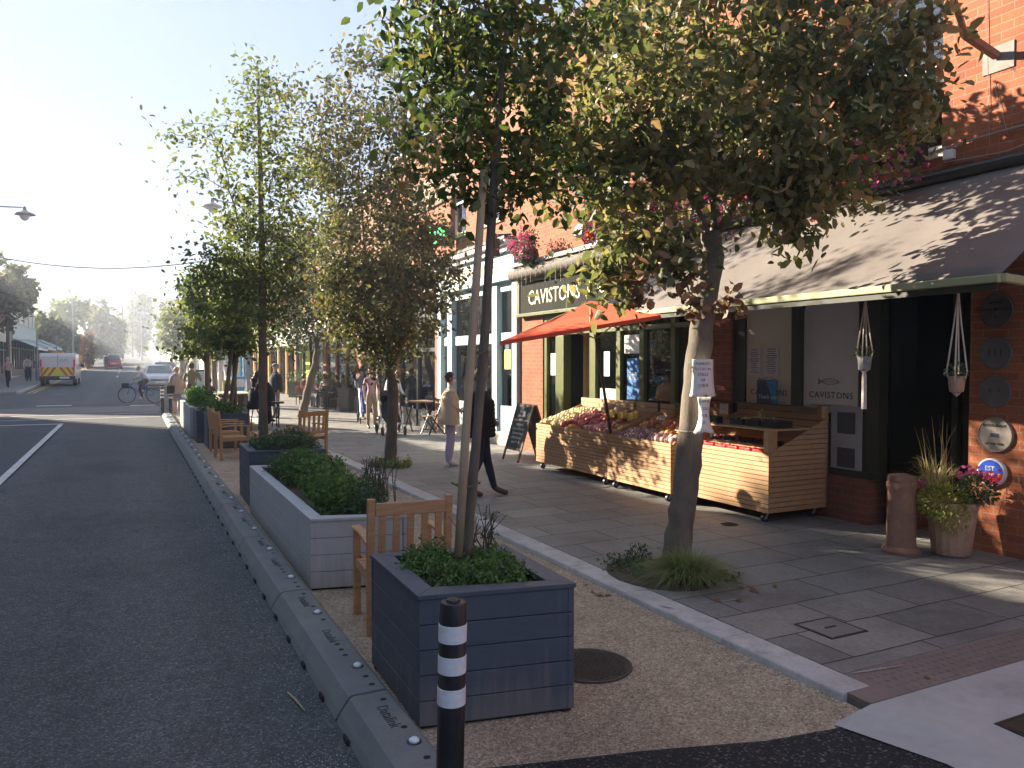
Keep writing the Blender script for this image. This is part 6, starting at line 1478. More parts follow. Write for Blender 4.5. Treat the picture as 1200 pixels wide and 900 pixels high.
# drinkers outside the bar
seats = [((6.15,31.0),R(-30),C_red,C_jean,H_blk,'seated drinker in a red top at the left of the group'),((6.25,29.9),R(-60),C_bei,C_wht,H_gry,'seated person in beige with bare knees, second of the drinkers'),((6.75,29.6),R(-170),C_pnk,C_gry,H_blk,'seated drinker in a pink patterned shirt and pale trousers'),((6.85,28.1),R(-170),C_blk,C_blk,H_blk,'seated man in a black jacket at the right of the drinkers'),((6.95,30.6),R(-150),C_gry,C_navy,H_brn,'seated drinker in grey at the back by the wall')]
for (xy, f_, tp, bt, hr, lb) in seats:
    person(lb, (xy[0],xy[1],.15), f_, 1.72, 'sit', None, top=tp, bot=bt, hair=hr)
    c = thing('cafe_chair', 'x', 'chair'); MB().box(-.22,.22,-.22,.22,.42,.46).build('seat', M_woodt, c, world=False); MB().box(-.24,-.21,-.2,.2,.5,.85).build('backrest', M_woodt, c, world=False)
    for a in (-.2,.2):
        for b in (-.2,.2): MB().bar((a,b,0),(a,b,.42),.025,.025).build('leg', M_dark, c, world=False)
    place(c, (xy[0],xy[1],.13), f_, 'wooden chair under the '+lb, 'cafe chairs outside the bar', True)
t = thing('round_cafe_table', 'low round table among the seated drinkers', 'table', (6.3,29.0,.1)); MB().lathe([(.2,0),(.03,.03),(.03,.70),(.32,.71),(.32,.74),(.001,.74)], 20, (6.3,29.0,.13)).build('pedestal_and_top', M_dark, t)
# trio by the stools
person('black-haired woman in a black coat and white mask perched on a stool', (3.02,22.0,.02), R(10), 1.68, 'sit', {'lkn':(.34,.12,.42),'rkn':(.34,-.12,.42)}, top=C_blk, bot=C_blk, hair=H_blk, longhair=True, mask=True, coat=(C_blk,.38,.1), zoff=.22)
person('person in black leaning forward beside the thin staked trunk', (3.5,22.4,.12), R(160), 1.72, 'stand', {'ub':(.2,0,1.30),'chest':(.12,0,1.2),'neck':(.28,0,1.36),'jaw':(.32,0,1.38),'head':(.34,0,1.45),'crown':(.34,0,1.52),'nose':(.44,0,1.40),'lsh':(.2,.17,1.32),'rsh':(.2,-.17,1.32),'lel':(.34,.2,1.1),'lwr':(.46,.1,1.25),'lha':(.47,.06,1.33),'rel':(.34,-.2,1.08),'rwr':(.42,-.14,.86),'rha':(.44,-.14,.78)}, top=C_blk, bot=C_blk, hair=H_brn, coat=(C_blk,.55,.15), bulk=1.1)
person('man in a flat grey cap, dark jacket and grey trousers standing by the stools', (4.15,25.2,.1), R(-150), 1.76, 'stand', {'rwr':(.02,-.24,.9)}, top=C_navy, bot=C_gry, hair=H_gry, hat=C_gry, bulk=1.15, coat=(C_navy,.85,.05))
person('person in a purple sweater seated behind the three leaning stems', (2.12,25.0,.004), R(60), 1.72, 'sit', None, top=C_prp, bot=C_navy, hair=H_blk, bulk=1.1, zoff=.15)
MB_ = MB().box(1.87,2.37,24.7,25.3,0,.5); tag(MB_.build('wooden_block_seat', M_woodt, bevel=.01), 'boxy wooden seat under the person in the purple sweater', 'seat')
# walkers at the end of the strip
person('blonde walker in a beige coat and dark shorts carrying a black shoulder bag', (1.42,28.4,gz(28.4)), R(80), 1.66, 'walk', None, top=C_bei, bot=C_gry, shoe=S_wht, hair=H_bln, coat=(C_bei,.78,.08), shorts=True)
t = thing('shoulder_bag', 'black shoulder bag on the beige-coated walker', 'bag', (1.2,28.2,.9)); MB().box(1.08,1.34,28.08,28.26,.84,1.12).build('pouch', C_blk, t, bevel=.04); MB().tube([(1.14,28.17,1.1),(1.32,28.24,1.48),(1.45,28.4,1.44)], .012, 6).build('strap', C_blk, t)
person('tall walker in an olive shirt and khaki trousers with a dark waist bag', (1.86,27.9,gz(27.9)), R(70), 1.82, 'walk', {'rel':(.10,-.26,1.18),'rwr':(.30,-.22,1.12),'rha':(.36,-.2,1.12)}, top=C_olv, bot=C_khk, shoe=S_brn, hair=H_brn, bulk=1.1, bare=True)
t = thing('waist_bag', 'dark waist bag on the olive-shirted walker', 'bag', (1.85,27.72,1.1)); MB().box(1.70,2.02,27.68,27.79,1.0,1.16).build('pouch', cloth('maroon_cloth', (.09,.03,.04)), t, bevel=.03)
# left pavement
for i, (x, y, f_, tp, bt, hr, lb, ps) in enumerate(((-6.1,51,R(80),C_pnk,C_blk,H_gry,'pedestrian in a pink top and black trousers walking on the left pavement','walk'),(-6.0,60,R(100),C_bei,C_blk,H_blk,'pedestrian with a pale bag and dark trousers, first of the left group','stand'),(-5.58,61,R(-60),C_jean,C_jean,H_brn,'pedestrian in blue denim in the middle of the left group','stand'),(-5.22,60,R(-100),C_navy,C_gry,H_brn,'pedestrian in a navy jacket nearest the van','stand'),(-6.4,63,R(-90),C_wht,C_navy,H_blk,'pedestrian in a white top behind the left group','stand'),(-2.2,92,R(90),C_blk,C_navy,H_blk,'distant dark figure on the road island behind the van','walk'),(-2.6,104,R(-90),C_wht,C_jean,H_brn,'distant figure in white past the van','walk'),(4.3,70,R(-90),C_red,C_navy,H_brn,'distant walker in burgundy on the right pavement','walk'),(4.8,48,R(-90),C_wht,C_jean,H_blk,'walker in white far along the right pavement','walk'))):
    person(lb, (x,y,gz(y)+(.11 if abs(x) > 3.6 else 0)), f_, 1.70, ps, None, top=tp, bot=bt, hair=hr)
# cyclist crossing
def bicycle(label, loc, rz, col):
    t = thing('bicycle', label, 'bicycle', loc, rz); r = .34
    for wx in (-.54,.54):
        c = Vector((wx,0,r)); ring = [c+Vector((r*math.cos(a*math.pi/14),0,r*math.sin(a*math.pi/14))) for a in range(29)]
        w_ = MB().tube(ring, .02, 6, cap=False).build('wheel', M_blackpl, t, world=False)
        m = MB(); m.tube([c+(p-c)*.93 for p in ring], .008, 4, cap=False)
        for a in range(12): m.bar(c, c+Vector((r*.92*math.cos(a*math.pi/6),0,r*.92*math.sin(a*math.pi/6))), .004,.004)
        m.build('rim', M_metal, w_, world=False)
    bb = (-.08,0,.30); st = (-.22,0,.80); hd = (.36,0,.82); hl = (.40,0,.70); m = MB()
    for a, b in ((bb,st),(bb,hl),((-.20,0,.74),hd),((-.54,0,.34),bb),((-.54,0,.34),(-.2,0,.74)),(hd,hl),(hl,(.54,0,.34))): m.tube([a,b], .016, 8)
    m.build('frame', col, t, world=False); MB().tube([(.36,0,.82),(.34,0,1.02)], .014, 8).tube([(.26,-.28,1.04),(.36,-.1,1.03),(.36,.1,1.03),(.26,.28,1.04)], .013, 8).build('handlebar', M_metal, t, world=False)
    MB().ell((-.24,0,.92), .13,.07,.03, 10, 6).tube([(-.22,0,.78),(-.24,0,.91)], .012, 6).build('saddle', M_dark, t, world=False)
    m = MB().tube([(-.08,-.05,.30),(-.08,.05,.30)], .06, 12).bar((-.08,.06,.30),(-.02,.06,.14),.014,.02).bar((-.08,-.06,.30),(-.14,-.06,.46),.014,.02).box(-.06,.04,.05,.15,.12,.14).box(-.20,-.10,-.15,-.05,.46,.48); m.build('crank', M_metal, t, world=False)
    MB().box(.44,.72,-.16,.16,.62,.84).build('basket', M_dark, t, world=False, bevel=.01)
    return t
cy = 36.5; cz = gz(cy)
bicycle('bright blue bicycle crossing the road in front of the silver car', (.42,cy,cz), R(180-8), pm('bright_blue_frame', (.02,.10,.55), .3, .1, 5, 0, coat=.5))
person('blonde cyclist in a pale lilac shirt and black shorts on the blue bicycle', (.42+.24,cy-.02,cz), R(180-8), 1.72, 'sit', {'pel':(0,0,.97),'waist':(.06,0,1.09),'chest':(.16,0,1.22),'ub':(.24,0,1.32),'neck':(.31,0,1.40),'jaw':(.37,0,1.43),'head':(.37,0,1.50),'crown':(.36,0,1.57),'nose':(.47,0,1.47),'lsh':(.25,.17,1.32),'rsh':(.25,-.17,1.32),'lel':(.36,.22,1.13),'rel':(.36,-.22,1.13),'lwr':(.50,.24,1.04),'rwr':(.50,-.24,1.04),'lha':(.55,.24,1.04),'rha':(.55,-.24,1.04),
  'lhi':(.02,.09,.95),'rhi':(.02,-.09,.95),'lkn':(.28,.10,.64),'lca':(.24,.10,.5),'lan':(.18,.10,.23),'lto':(.27,.10,.17),'ltt':(.32,.10,.16),'rkn':(.36,-.10,.86),'rca':(.28,-.10,.74),'ran':(.12,-.10,.56),'rto':(.20,-.10,.50),'rtt':(.25,-.10,.49)}, top=cloth('pale_lilac_cloth', (.52,.50,.66)), bot=C_blk, shoe=S_wht, hair=H_bln, bare=True, shorts=False)
# ================================================================ VEHICLES
def car(label, loc, rz, col, L=4.1, W=1.75, Hh=1.45, name='parked_car'):
    t = thing(name, label, 'car', loc, rz); h = Hh; hw = W/2
    # rings along x: (x, z_bottom, z_top, half width)
    S = [(-L/2,.35,.72,hw*.80),(-L/2+.08,.25,.86,hw*.92),(-L/2+.5,.20,.92,hw),(-L*.2,.18,.94,hw),(L*.1,.18,.94,hw),(L*.28,.18,.90,hw),(L/2-.35,.20,.80,hw*.97),(L/2-.06,.26,.68,hw*.88),(L/2,.34,.58,hw*.78)]
    m = MB()
    for (x, zb, zt, w_) in S: m.v += [Vector((x,-w_*.94,zb)),Vector((x,-w_,(zb+zt)/2)),Vector((x,-w_*.93,zt)),Vector((x,w_*.93,zt)),Vector((x,w_,(zb+zt)/2)),Vector((x,w_*.94,zb))]
    for i in range(len(S)-1):
        for k in range(6): a = i*6+k; b = i*6+(k+1) % 6; m.f.append([a,b,b+6,a+6]); m.m.append(0)
    m.f.append(list(range(6))); m.m.append(0); m.f.append([len(m.v)-6+k for k in range(6)]); m.m.append(0)
    m.build('body', col, t, world=False, bevel=.03, smooth='auto')
    C4 = [(-L*.47,.90,hw*.88),(-L*.34,h-.04,hw*.68),(-L*.05,h,hw*.72),(L*.08,h-.05,hw*.70),(L*.27,.90,hw*.88)]
    m = MB()
    for (x, z, w_) in C4: m.v += [Vector((x,-w_,z)),Vector((x,w_,z))]
    for i in range(4): m.f.append([2*i,2*i+1,2*i+3,2*i+2]); m.m.append(0)
    m.f.append([0,2,4,6,8]); m.m.append(0); m.f.append([1,3,5,7,9]); m.m.append(0); m.f.append([0,1,9,8]); m.m.append(0)
    m.build('cabin', col, t, world=False, bevel=.03)
    gm = pm('car_glass', (.03,.04,.05), .08, .2, 2, 0, spec=1)
    def quad(a, b, c, d, off): 
        n = (b-a).cross(d-a).normalized(); q = [p+n*off for p in (a,b,c,d)]; cc = sum(q, Vector())/4; return [cc+(p-cc)*.88 for p in q]
    V = lambda i, s: Vector((C4[i][0], s*C4[i][2], C4[i][1]))
    m = MB(); m.add(quad(V(3,-1),V(4,-1),V(4,1),V(3,1), .012), [(0,1,2,3)]); m.build('windscreen', gm, t, world=False)
    m = MB(); m.add(quad(V(0,-1),V(1,-1),V(1,1),V(0,1), .012), [(0,1,2,3)]); m.build('rear_window', gm, t, world=False)
    for s in (-1,1):
        m = MB(); P = [V(0,s),V(1,s),V(3,s),V(4,s)]; n = Vector((0,s,.25)).normalized(); cc = sum(P, Vector())/4; m.add([cc+(p-cc)*.86+n*.035 for p in P], [(0,1,2,3)]); m.build('side_window', gm, t, world=False)
        MB().ell((L*.20,s*(hw+.06),.98), .06,.07,.06, 8, 6).build('door_mirror', M_dark, t, world=False)
        MB().ell((L/2-.10,s*hw*.66,.66), .09,.16,.07, 10, 6).build('headlight', M_refl, t, world=False, smooth=True)
        MB().box(-L/2-.005,-L/2+.10,s*hw*.78-.12,s*hw*.78+.10,.62,.86).build('tail_light', M_redpl, t, world=False, bevel=.02)
        for wx in (-L*.31,L*.31):
            w_ = MB().tube([(wx,s*(hw-.20),.31),(wx,s*(hw+.005),.31)], .31, 18).build('wheel', M_blackpl, t, world=False); MB().tube([(wx,s*(hw-.0),.31),(wx,s*(hw+.012),.31)], .19, 12).build('rim', M_metal, w_, world=False)
    MB().box(L/2-.03,L/2+.012,-.26,.26,.36,.47).build('number_plate', M_paper, t, world=False); MB().box(-L/2-.012,-L/2+.03,-.26,.26,.50,.61).build('number_plate', M_paper, t, world=False)
    MB().box(L/2-.05,L/2+.005,-.5,.5,.50,.58).build('grille', M_dark, t, world=False)
    return t
def paint_mat(n, c): return pm(n, c, .3, .05, 2, 0, coat=.7)
car('silver car coming towards the camera behind the cyclist', (1.55,50,gz(50)), R(-90), paint_mat('silver_car_paint', (.45,.48,.52)), 4.2, 1.8, 1.42)
car('dark car following right behind the silver car', (2.2,60,gz(60)), R(-90), paint_mat('dark_car_paint', (.05,.055,.065)), 4.2, 1.8, 1.45)
car('red hatchback driving away in the middle distance', (-1.6,98,gz(98)), R(90), paint_mat('red_car_paint', (.45,.03,.03)), 3.7, 1.7, 1.55)
car('white car ahead of the red hatchback', (-1.8,114,gz(114)), R(90), paint_mat('white_car_paint', (.60,.62,.64)), 4.2, 1.8, 1.5)
car('pale parked car at the far right kerb where the road climbs', (2.4,190,gz(190)), R(90), MATS['silver_car_paint'], 4.2, 1.8, 1.5)
def van(label, loc, rz):
    t = thing('van', label, 'van', loc, rz); W = 1.95; hw = W/2; Hh = 2.0; col = paint_mat('white_van_paint', (.60,.62,.64))
    prof = [(-2.6,.38),(2.1,.38),(2.45,.5),(2.45,.95),(1.75,1.12),(1.25,1.85),(.9,Hh),(-2.5,Hh),(-2.6,1.8)]
    MB().prism(prof, -hw, hw, 'y').build('body', col, t, world=False, bevel=.06)
    y_ = pm('hi_vis_yellow', (.60,.62,.05), .4, .05, 3, 0)
    m = MB().box(-2.625,-2.603,-hw+.07,hw-.07,.62,1.14); b = m.build('hi_vis_panel', y_, t, world=False)
    m = MB()
    for s in (-1,1):
        for k in range(3):
            y0 = .05+k*.34; P = [(s*y0,1.14),(s*(y0+.16),1.14),(s*min(y0+.52,hw-.07),.62 if y0+.52 < hw-.07 else .62),(s*min(y0+.36,hw-.07),.62)]
            m.prism(P if s > 0 else P[::-1], -2.632, -2.627, 'x')
    m.build('red_chevrons', pm('red_orange_chevron', (.50,.07,.02), .4, .05, 3, 0), b, world=False)
    MB().bar((-2.61,0,1.18),(-2.61,0,1.94),.02,.012).build('door_seam', M_dark, t, world=False)
    m = MB(); 
    for k, (a, c, d, e) in enumerate(((.1,1.50,.22,1.62),(.22,1.62,.30,1.50),(.34,1.48,.44,1.66),(.44,1.66,.52,1.52))): m.bar((-2.612,-a,c),(-2.612,-d,e),.02,.03)
    m.build('green_emblem', pm('emblem_green', (.10,.30,.18), .5, .1, 3, 0), t, world=False)
    MB().box(-2.68,-2.55,-hw+.02,hw-.02,.36,.60).build('bumper', M_blackpl, t, world=False, bevel=.03)
    MB().box(-2.69,-2.682,-.62,-.10,.44,.56).build('number_plate', M_paper, t, world=False)
    for s in (-1,1):
        MB().box(-2.615,-2.55,s*(hw-.09)-.05,s*(hw-.09)+.05,1.16,1.62).build('tail_light', M_redpl, t, world=False, bevel=.01)
        m = MB().add([(.95,s*(hw+.004),1.15),(1.6,s*(hw+.004),1.15),(1.2,s*(hw+.004),1.75),(.75,s*(hw+.004),1.82)], [(0,1,2,3)]); m.build('side_window', MATS['car_glass'], t, world=False)
        for wx in (-1.6,1.55):
            w_ = MB().tube([(wx,s*(hw-.22),.33),(wx,s*(hw+.01),.33)], .33, 18).build('wheel', M_blackpl, t, world=False); MB().tube([(wx,s*hw,.33),(wx,s*(hw+.02),.33)], .18, 12).build('rim', M_metal, w_, world=False)
        MB().box(1.05,1.2,s*(hw+.16)-.10,s*(hw+.16)+.10,1.12,1.36).build('door_mirror', M_blackpl, t, world=False, bevel=.02)
    MB().add([(1.28,-hw*.85,1.84),(1.28,hw*.85,1.84),(1.80,hw*.9,1.14),(1.80,-hw*.9,1.14)], [(0,1,2,3)]).build('windscreen', MATS['car_glass'], t, world=False)
    MB().box(-2.4,-2.2,-.3,.3,Hh+.002,Hh+.10).build('roof_beacon', pm('amber_plastic', (.55,.25,.04), .4, .1, 4, 0), t, world=False, bevel=.02)
    return t
van('white van with yellow and red chevrons parked at the left kerb', (-3.95,57.2,gz(57.2)), R(90))

# ================================================================ TREES
# nearest staked tree (in the slate planter)
T1 = [PY(547,655,4.15),PY(554,560,4.15),PY(564,450,4.17),PY(572,330,4.20),PY(580,200,4.25),PY(588,90,4.3),Vector((2.25,4.4,5.0)),Vector((2.3,4.4,5.9))]
env = [((1.75,4.3,3.75),(.42,.55,.55),60),((2.15,4.4,3.55),(.50,.55,.55),75),((2.2,4.4,4.3),(.75,.7,.6),90),((2.15,4.4,5.1),(.6,.6,.8),60),((2.45,4.45,3.05),(.24,.25,.22),14),((2.02,4.35,3.05),(.28,.28,.3),22),((1.62,4.25,3.15),(.2,.25,.25),12)]
tree('staked_tree', 'slim straight tree with dark green crown, growing from the nearest slate planter', T1, [.031,.030,.029,.027,.024,.018,.013,.008], env, .066, 8600, L_apple, seed=11, start=.45, spread=.10, bark=M_bark, twig=.0035)
stk = thing('tree_stake', 'pale round wooden stake tied to the slim tree in the nearest planter', 'stake', (1.78,4.1,.62))
sp0 = [PY(537,652,4.08),PY(545,520,4.08),PY(556,360,4.12),PY(567,200,4.2)]
MB().tube(sp0, [.0255,.025,.024,.023], 12).build('pole', M_bark2, stk, smooth=True)
for q in (0.33,.88):
    p = sp0[0].lerp(sp0[3], .18 if q < .5 else .52); c = p+Vector((.035,.04,0))
    MB().tube([c+Vector((.085*math.cos(a*math.pi/8), .075*math.sin(a*math.pi/8), .012*math.sin(a))) for a in range(17)], .006, 5, cap=False).build('tie', MATS['olive_green_paint'], stk)
# big near tree
b0 = Vector((4.16,5.24,.1))
T2 = [PY(789,668,5.24),PY(800,600,5.25),PY(808,530,5.26),PY(814,450,5.28),PY(824,370,5.3),PY(836,300,5.3),PY(832,270,5.3)]
T2[0].z = .09
f0 = PY(832,280,5.3)
limbs = [[f0,PY(815,240,5.2),PY(790,200,5.05),PY(785,180,5.0),PY(740,120,4.8),PY(690,60,4.7)],[f0,PY(838,220,5.35),PY(850,150,5.4),PY(840,60,5.5),PY(835,-30,5.6)],[f0,PY(880,210,5.2),PY(940,150,4.9),PY(1000,80,4.7)],[PY(836,300,5.3),PY(790,290,5.5),PY(740,260,5.7),PY(690,240,5.8)],[PY(785,190,5.0),PY(760,150,5.3),PY(720,130,5.5)],[PY(880,215,5.2),PY(900,240,4.9),PY(950,240,4.7)]]
env = [(tuple(PY(840,60,5.5)),(1.3,1.0,.75),100),(tuple(PY(800,110,6.6)),(.9,.8,.55),50),(tuple(PY(880,130,6.3)),(.8,.7,.5),45),(tuple(PY(740,100,5.2)),(.75,.8,.65),70),(tuple(PY(960,60,4.7)),(.80,.6,.55),80),(tuple(PY(1030,130,4.3)),(.40,.4,.36),40),(tuple(PY(900,180,4.8)),(.7,.6,.35),70),(tuple(PY(760,215,5.4)),(.65,.6,.42),60),(tuple(PY(1065,60,4.2)),(.2,.3,.32),18),  # two hidden lobes at the back are added to shade the awning
       (tuple(PY(960,215,4.6)),(.45,.4,.2),28),(tuple(PY(770,300,5.3)),(.30,.35,.22),22),(tuple(PY(925,262,4.7)),(.22,.25,.16),14),(tuple(PY(715,330,5.4)),(.16,.2,.16),9),(tuple(PY(650,190,5.6)),(.25,.4,.3),14),(tuple(PY(820,-60,5.3)),(1.2,1.0,.5),60),(tuple(PY(700,170,5.6)),(.35,.5,.4),22),(tuple(PY(730,290,5.5)),(.25,.3,.16),12)]
bt, att = tree('street_tree', 'big nearby tree with bronzing leaves and red berries, paper bags tied to its trunk', T2, [.128,.112,.106,.103,.100,.095,.08], env, .102, 18500, L_row, seed=21, start=.85, spread=.13, twig=.0045, limbs=limbs, nsides=18)
cl = MB(); rr = random.Random(8)
for q in ((932,225),(965,228),(955,255),(940,250),(990,215),(905,215),(1000,140),(690,275),(870,235),(1010,180)):
    c = PY(q[0], q[1], 4.95)
    for i in range(26): cl.ell(c+Vector((rr.gauss(0,.03), rr.gauss(0,.03), rr.gauss(0,.02))), .010,.010,.010, 6, 4)
cl.build('berries', pm('red_berry', (.62,.05,.015), .35, .15, 10, 0), bt)
# dead hanging leaves at the fork
rng = np.random.default_rng(4)
for (px, py, n) in ((747,320,26),(752,350,26),(800,330,40),(812,360,34),(850,350,24),(870,360,14),(780,300,20)):
    c = PY(px, py, 5.05); leaf_mesh('dead_leaf_cluster', np.array([np.array(c)+rng.normal(size=3)*np.array((.05,.06,.07)) for _ in range(n)]), .10, L_brown, bt, px)
# papers tied on the trunk
def bagpaper(label, px0, px1, py0, py1, pinch, flare, yy, lines):
    t = thing('tied_paper_bag', label, 'notice', PY((px0+px1)/2, (py0+py1)/2, yy)); n = 12; m = MB(); W = (PY(px1,py0,yy)-PY(px0,py0,yy)); top_ = PY(px0,py0,yy); bot_ = PY(px0,py1,yy); fwd = Vector((-.62,-.78,0)); rr = random.Random(int(py0))
    for i in range(n+1):
        q = i/n; p = top_.lerp(bot_, q); wq = 1+pinch*math.sin(q*math.pi)*-1+flare*q**4
        for j in range(9):
            u = j/8; bul = math.sin(u*math.pi)*(.03+.05*q)+rr.gauss(0,.003); m.v.append(p+W*(.5+(u-.5)*wq)+fwd*bul+Vector((0,0,-.012*math.sin(u*9)*q)))
    for i in range(n):
        for j in range(8): a = i*9+j; m.f.append([a,a+1,a+10,a+9]); m.m.append(0)
    o = m.build('paper', M_paper, t, smooth=True); s = o.modifiers.new('s','SOLIDIFY'); s.thickness = .002
    rot = Matrix((W.normalized(), Vector((0,0,1)), W.normalized().cross(Vector((0,0,1))))).transposed()
    for k, s in enumerate(lines):
        q = .12+.70*k/max(1, len(lines)-1 or 1)*.85; p = top_.lerp(bot_, q)+W*.5+fwd*(.034+.05*q+.012)
        text('handwriting', s, .030 if len(s) > 7 else .036, p, M_ink, t, rot=rot, extrude=.0006)
bagpaper('crumpled white paper notice with handwriting tied to the big trunk, upper one', 811, 836, 421, 464, .0, .25, 5.08, ['PLEASE DO','NOT SIT ON','STALLS','OR','QUEUE'])
bagpaper('narrow twisted white paper tied below the wider one on the big trunk', 817, 833, 465, 507, .30, .55, 5.08, ['THANK','YOU','FOR','IT'])
t = thing('trunk_twine', 'white twine knotted round the big trunk under the papers', 'twine', PY(810,505,5.2)); c = PY(809,504,5.26)
MB().tube([c+Vector((.128*math.cos(a*math.pi/10), .128*math.sin(a*math.pi/10), 0)) for a in range(21)], .003, 4, cap=False).build('loop', M_paper, t)
# grass and weeds at its foot
t = thing('grass_tuft', 'arching clump of green grass at the foot of the big trunk', 'grass', (3.95,4.93,.1)); blades('blades', L_grass, t, (4.02,4.90,.10), 1700, .36, .58, .006, 3, .05, .85)
shrub('ground_weeds', 'low green weeds among dead leaves on the road side of the big trunk', [((3.78,5.45,.13),(.16,.30,.06)),((4.05,5.6,.15),(.12,.14,.10)),((4.35,4.85,.12),(.2,.16,.03))], L_herbd, 1300, .03, 12, 12)
so = MB().lathe([(.42,0),(.4,.012),(.001,.02)], 18, (3.98,5.2,.1), sy=1.25); tag(so.build('tree_pit_soil', M_soil), kind='structure')
# third tree, forked, middle of the pavement
T3 = [PY(457,546,12.86),PY(459,500,12.86),PY(461,460,12.86),PY(457,432,12.86)]; T3[0].z = .09
f3 = PY(457,432,12.86); limbs = [[f3,PY(450,400,12.9),PY(435,360,12.9),PY(425,280,12.8),PY(420,200,12.8),PY(430,110,12.8)],[f3,PY(475,400,12.7),PY(490,340,12.6),PY(500,260,12.5)],[f3,PY(463,390,12.9),PY(460,300,13.1),PY(468,180,13.2),PY(470,90,13.2)]]
E3 = lambda px, py, rx, ry, n, yy=12.9, ryy=None: (tuple(PY(px,py,yy)), (rx/68, (ryy or rx*.8)/68, ry/68), n)
env = [E3(448,360,76,60,230),E3(435,270,75,60,150),E3(490,300,45,60,70),E3(420,190,70,65,95),E3(480,190,50,70,60),E3(440,110,60,55,50),E3(423,60,14,40,9),E3(355,130,40,28,14),E3(375,200,40,40,26),E3(500,140,35,50,30),E3(400,330,30,50,36),E3(520,330,28,45,24),E3(445,410,30,30,26)]
tree('street_tree', 'forked middle tree with small bronze green leaves, between the armchairs and the shops', T3, [.115,.10,.10,.075], env, .085, 26000, L_mix, seed=31, start=.85, spread=.17, twig=.0038, limbs=limbs)
shrub('ground_weeds', 'patch of grass and weeds at the foot of the forked middle tree', [((4.0,12.75,.14),(.38,.45,.07))], L_grass, 700, .06, 13, 10)
tag(MB().lathe([(.38,0),(.36,.012),(.001,.02)], 18, (4.03,12.86,.1)).build('tree_pit_soil', M_soil), kind='structure')
# staked tree in planter 3
T4 = [PY(309,525,11.0),PY(308,430,11.0),PY(307,330,11.0),PY(305,200,11.0),PY(303,120,11.05),PY(303,80,11.05)]
E4 = lambda px, py, rx, ry, n, yy=11.0, dy=.9: (tuple(PY(px,py,yy)), (rx/86, rx*dy/86, ry/86), n)
env = [E4(300,300,60,50,70),E4(310,350,62,36,55),E4(295,240,45,40,50),E4(305,190,55,36,45),E4(240,155,44,10,14),E4(225,205,22,8,6),E4(300,130,40,45,34),E4(303,90,18,30,10),E4(350,230,40,60,40),E4(262,330,35,45,34),E4(340,290,34,50,32),E4(270,280,28,40,20)]
tree('staked_tree', 'airy pale green tree in the slate planter behind the long grey one', T4, [.062,.056,.05,.035,.02,.012], env, .07, 7600, L_fresh, seed=41, start=.42, spread=.15, bark=M_bark, twig=.0042)
# dark round tree
T5 = [PY(354,490,25),PY(361,455,25),PY(370,425,25),PY(372,405,25)]; T5[0].z = gz(25)+.09
f5 = PY(372,408,25); limbs = [[f5,PY(365,380,25),PY(350,340,25.2)],[f5,PY(380,380,24.8),PY(395,340,24.6)],[f5,PY(372,350,25),PY(368,300,25)]]
E5 = lambda px, py, rx, ry, n, yy=25.0: (tuple(PY(px,py,yy)), (rx/36.6, rx*.8/36.6, ry/36.6), n)
env = [E5(355,340,55,60,150),E5(345,295,45,35,70),E5(385,360,40,50,70),E5(330,380,30,34,40)]
tree('street_tree', 'dense dark round-crowned tree beyond the armchairs', T5, [.14,.12,.115,.08], env, .13, 9000, L_dark, seed=51, start=.8, spread=.25, twig=.006, limbs=limbs)
# farther staked and street trees on the strip
E6 = lambda px, py, rx, ry, n, yy: (tuple(PY(px,py,yy)), (rx*yy*1.0/1000, rx*yy*.9/1000, ry*yy*1.0/1000), n)
for k, (bx0, tx, lb) in enumerate(((262,283,'leftmost leaning stem in the far slate planter'),(270,288,'middle of the three leaning stems in the far slate planter'),(276,272,'rightmost of the three leaning stems in the far slate planter'))):
    y = 18.2+k*.12
    T = [PY(bx0,485,y),PY((bx0*2+tx)/3,430,y),PY((bx0+tx*2)/3,380,y),PY(tx,320,y)]
    env = [E6(262+k*14,350-8*k,26,44,28,y),E6(268+k*8,395,24,20,14,y)]
    tree('staked_tree', lb, T, [.05,.045,.04,.02], env, .12, 1700, L_fresh, seed=60+k, start=.5, spread=.17, twig=.005, group='trees in the far slate planter')
for (px, pb, yy, env_, h_, lm, lb, nl, lf) in ((243,470,23,[(238,360,20,44,50),(236,400,22,18,20),(230,335,9,22,10)],325,L_fresh,'slender pale green street tree over the far grey planter',3600,.14),
      (252,452,33,[(262,350,24,44,60),(250,385,20,30,30)],320,L_fresh,'street tree behind the red traffic light',3600,.18),
      (214,440,58,[(212,385,16,26,60),(222,395,14,20,30)],370,L_fresh,'bushy street tree beyond the walkers on the right pavement',3600,.30)):
    T = [PY(px,pb,yy),PY(px-1,420,yy),PY(px-2,390,yy),PY(px-3,h_+20,yy)]; T[0].z = gz(yy)+(.3 if yy < 24 else .1)
    tree('street_tree', lb, T, [.0035*yy,.003*yy,.0026*yy,.0012*yy], [E6(a,b,c,d,n,yy) for (a,b,c,d,n) in env_], lf, nl, lm, seed=int(yy)+70, start=.45, spread=.2*yy/25, twig=.00022*yy)
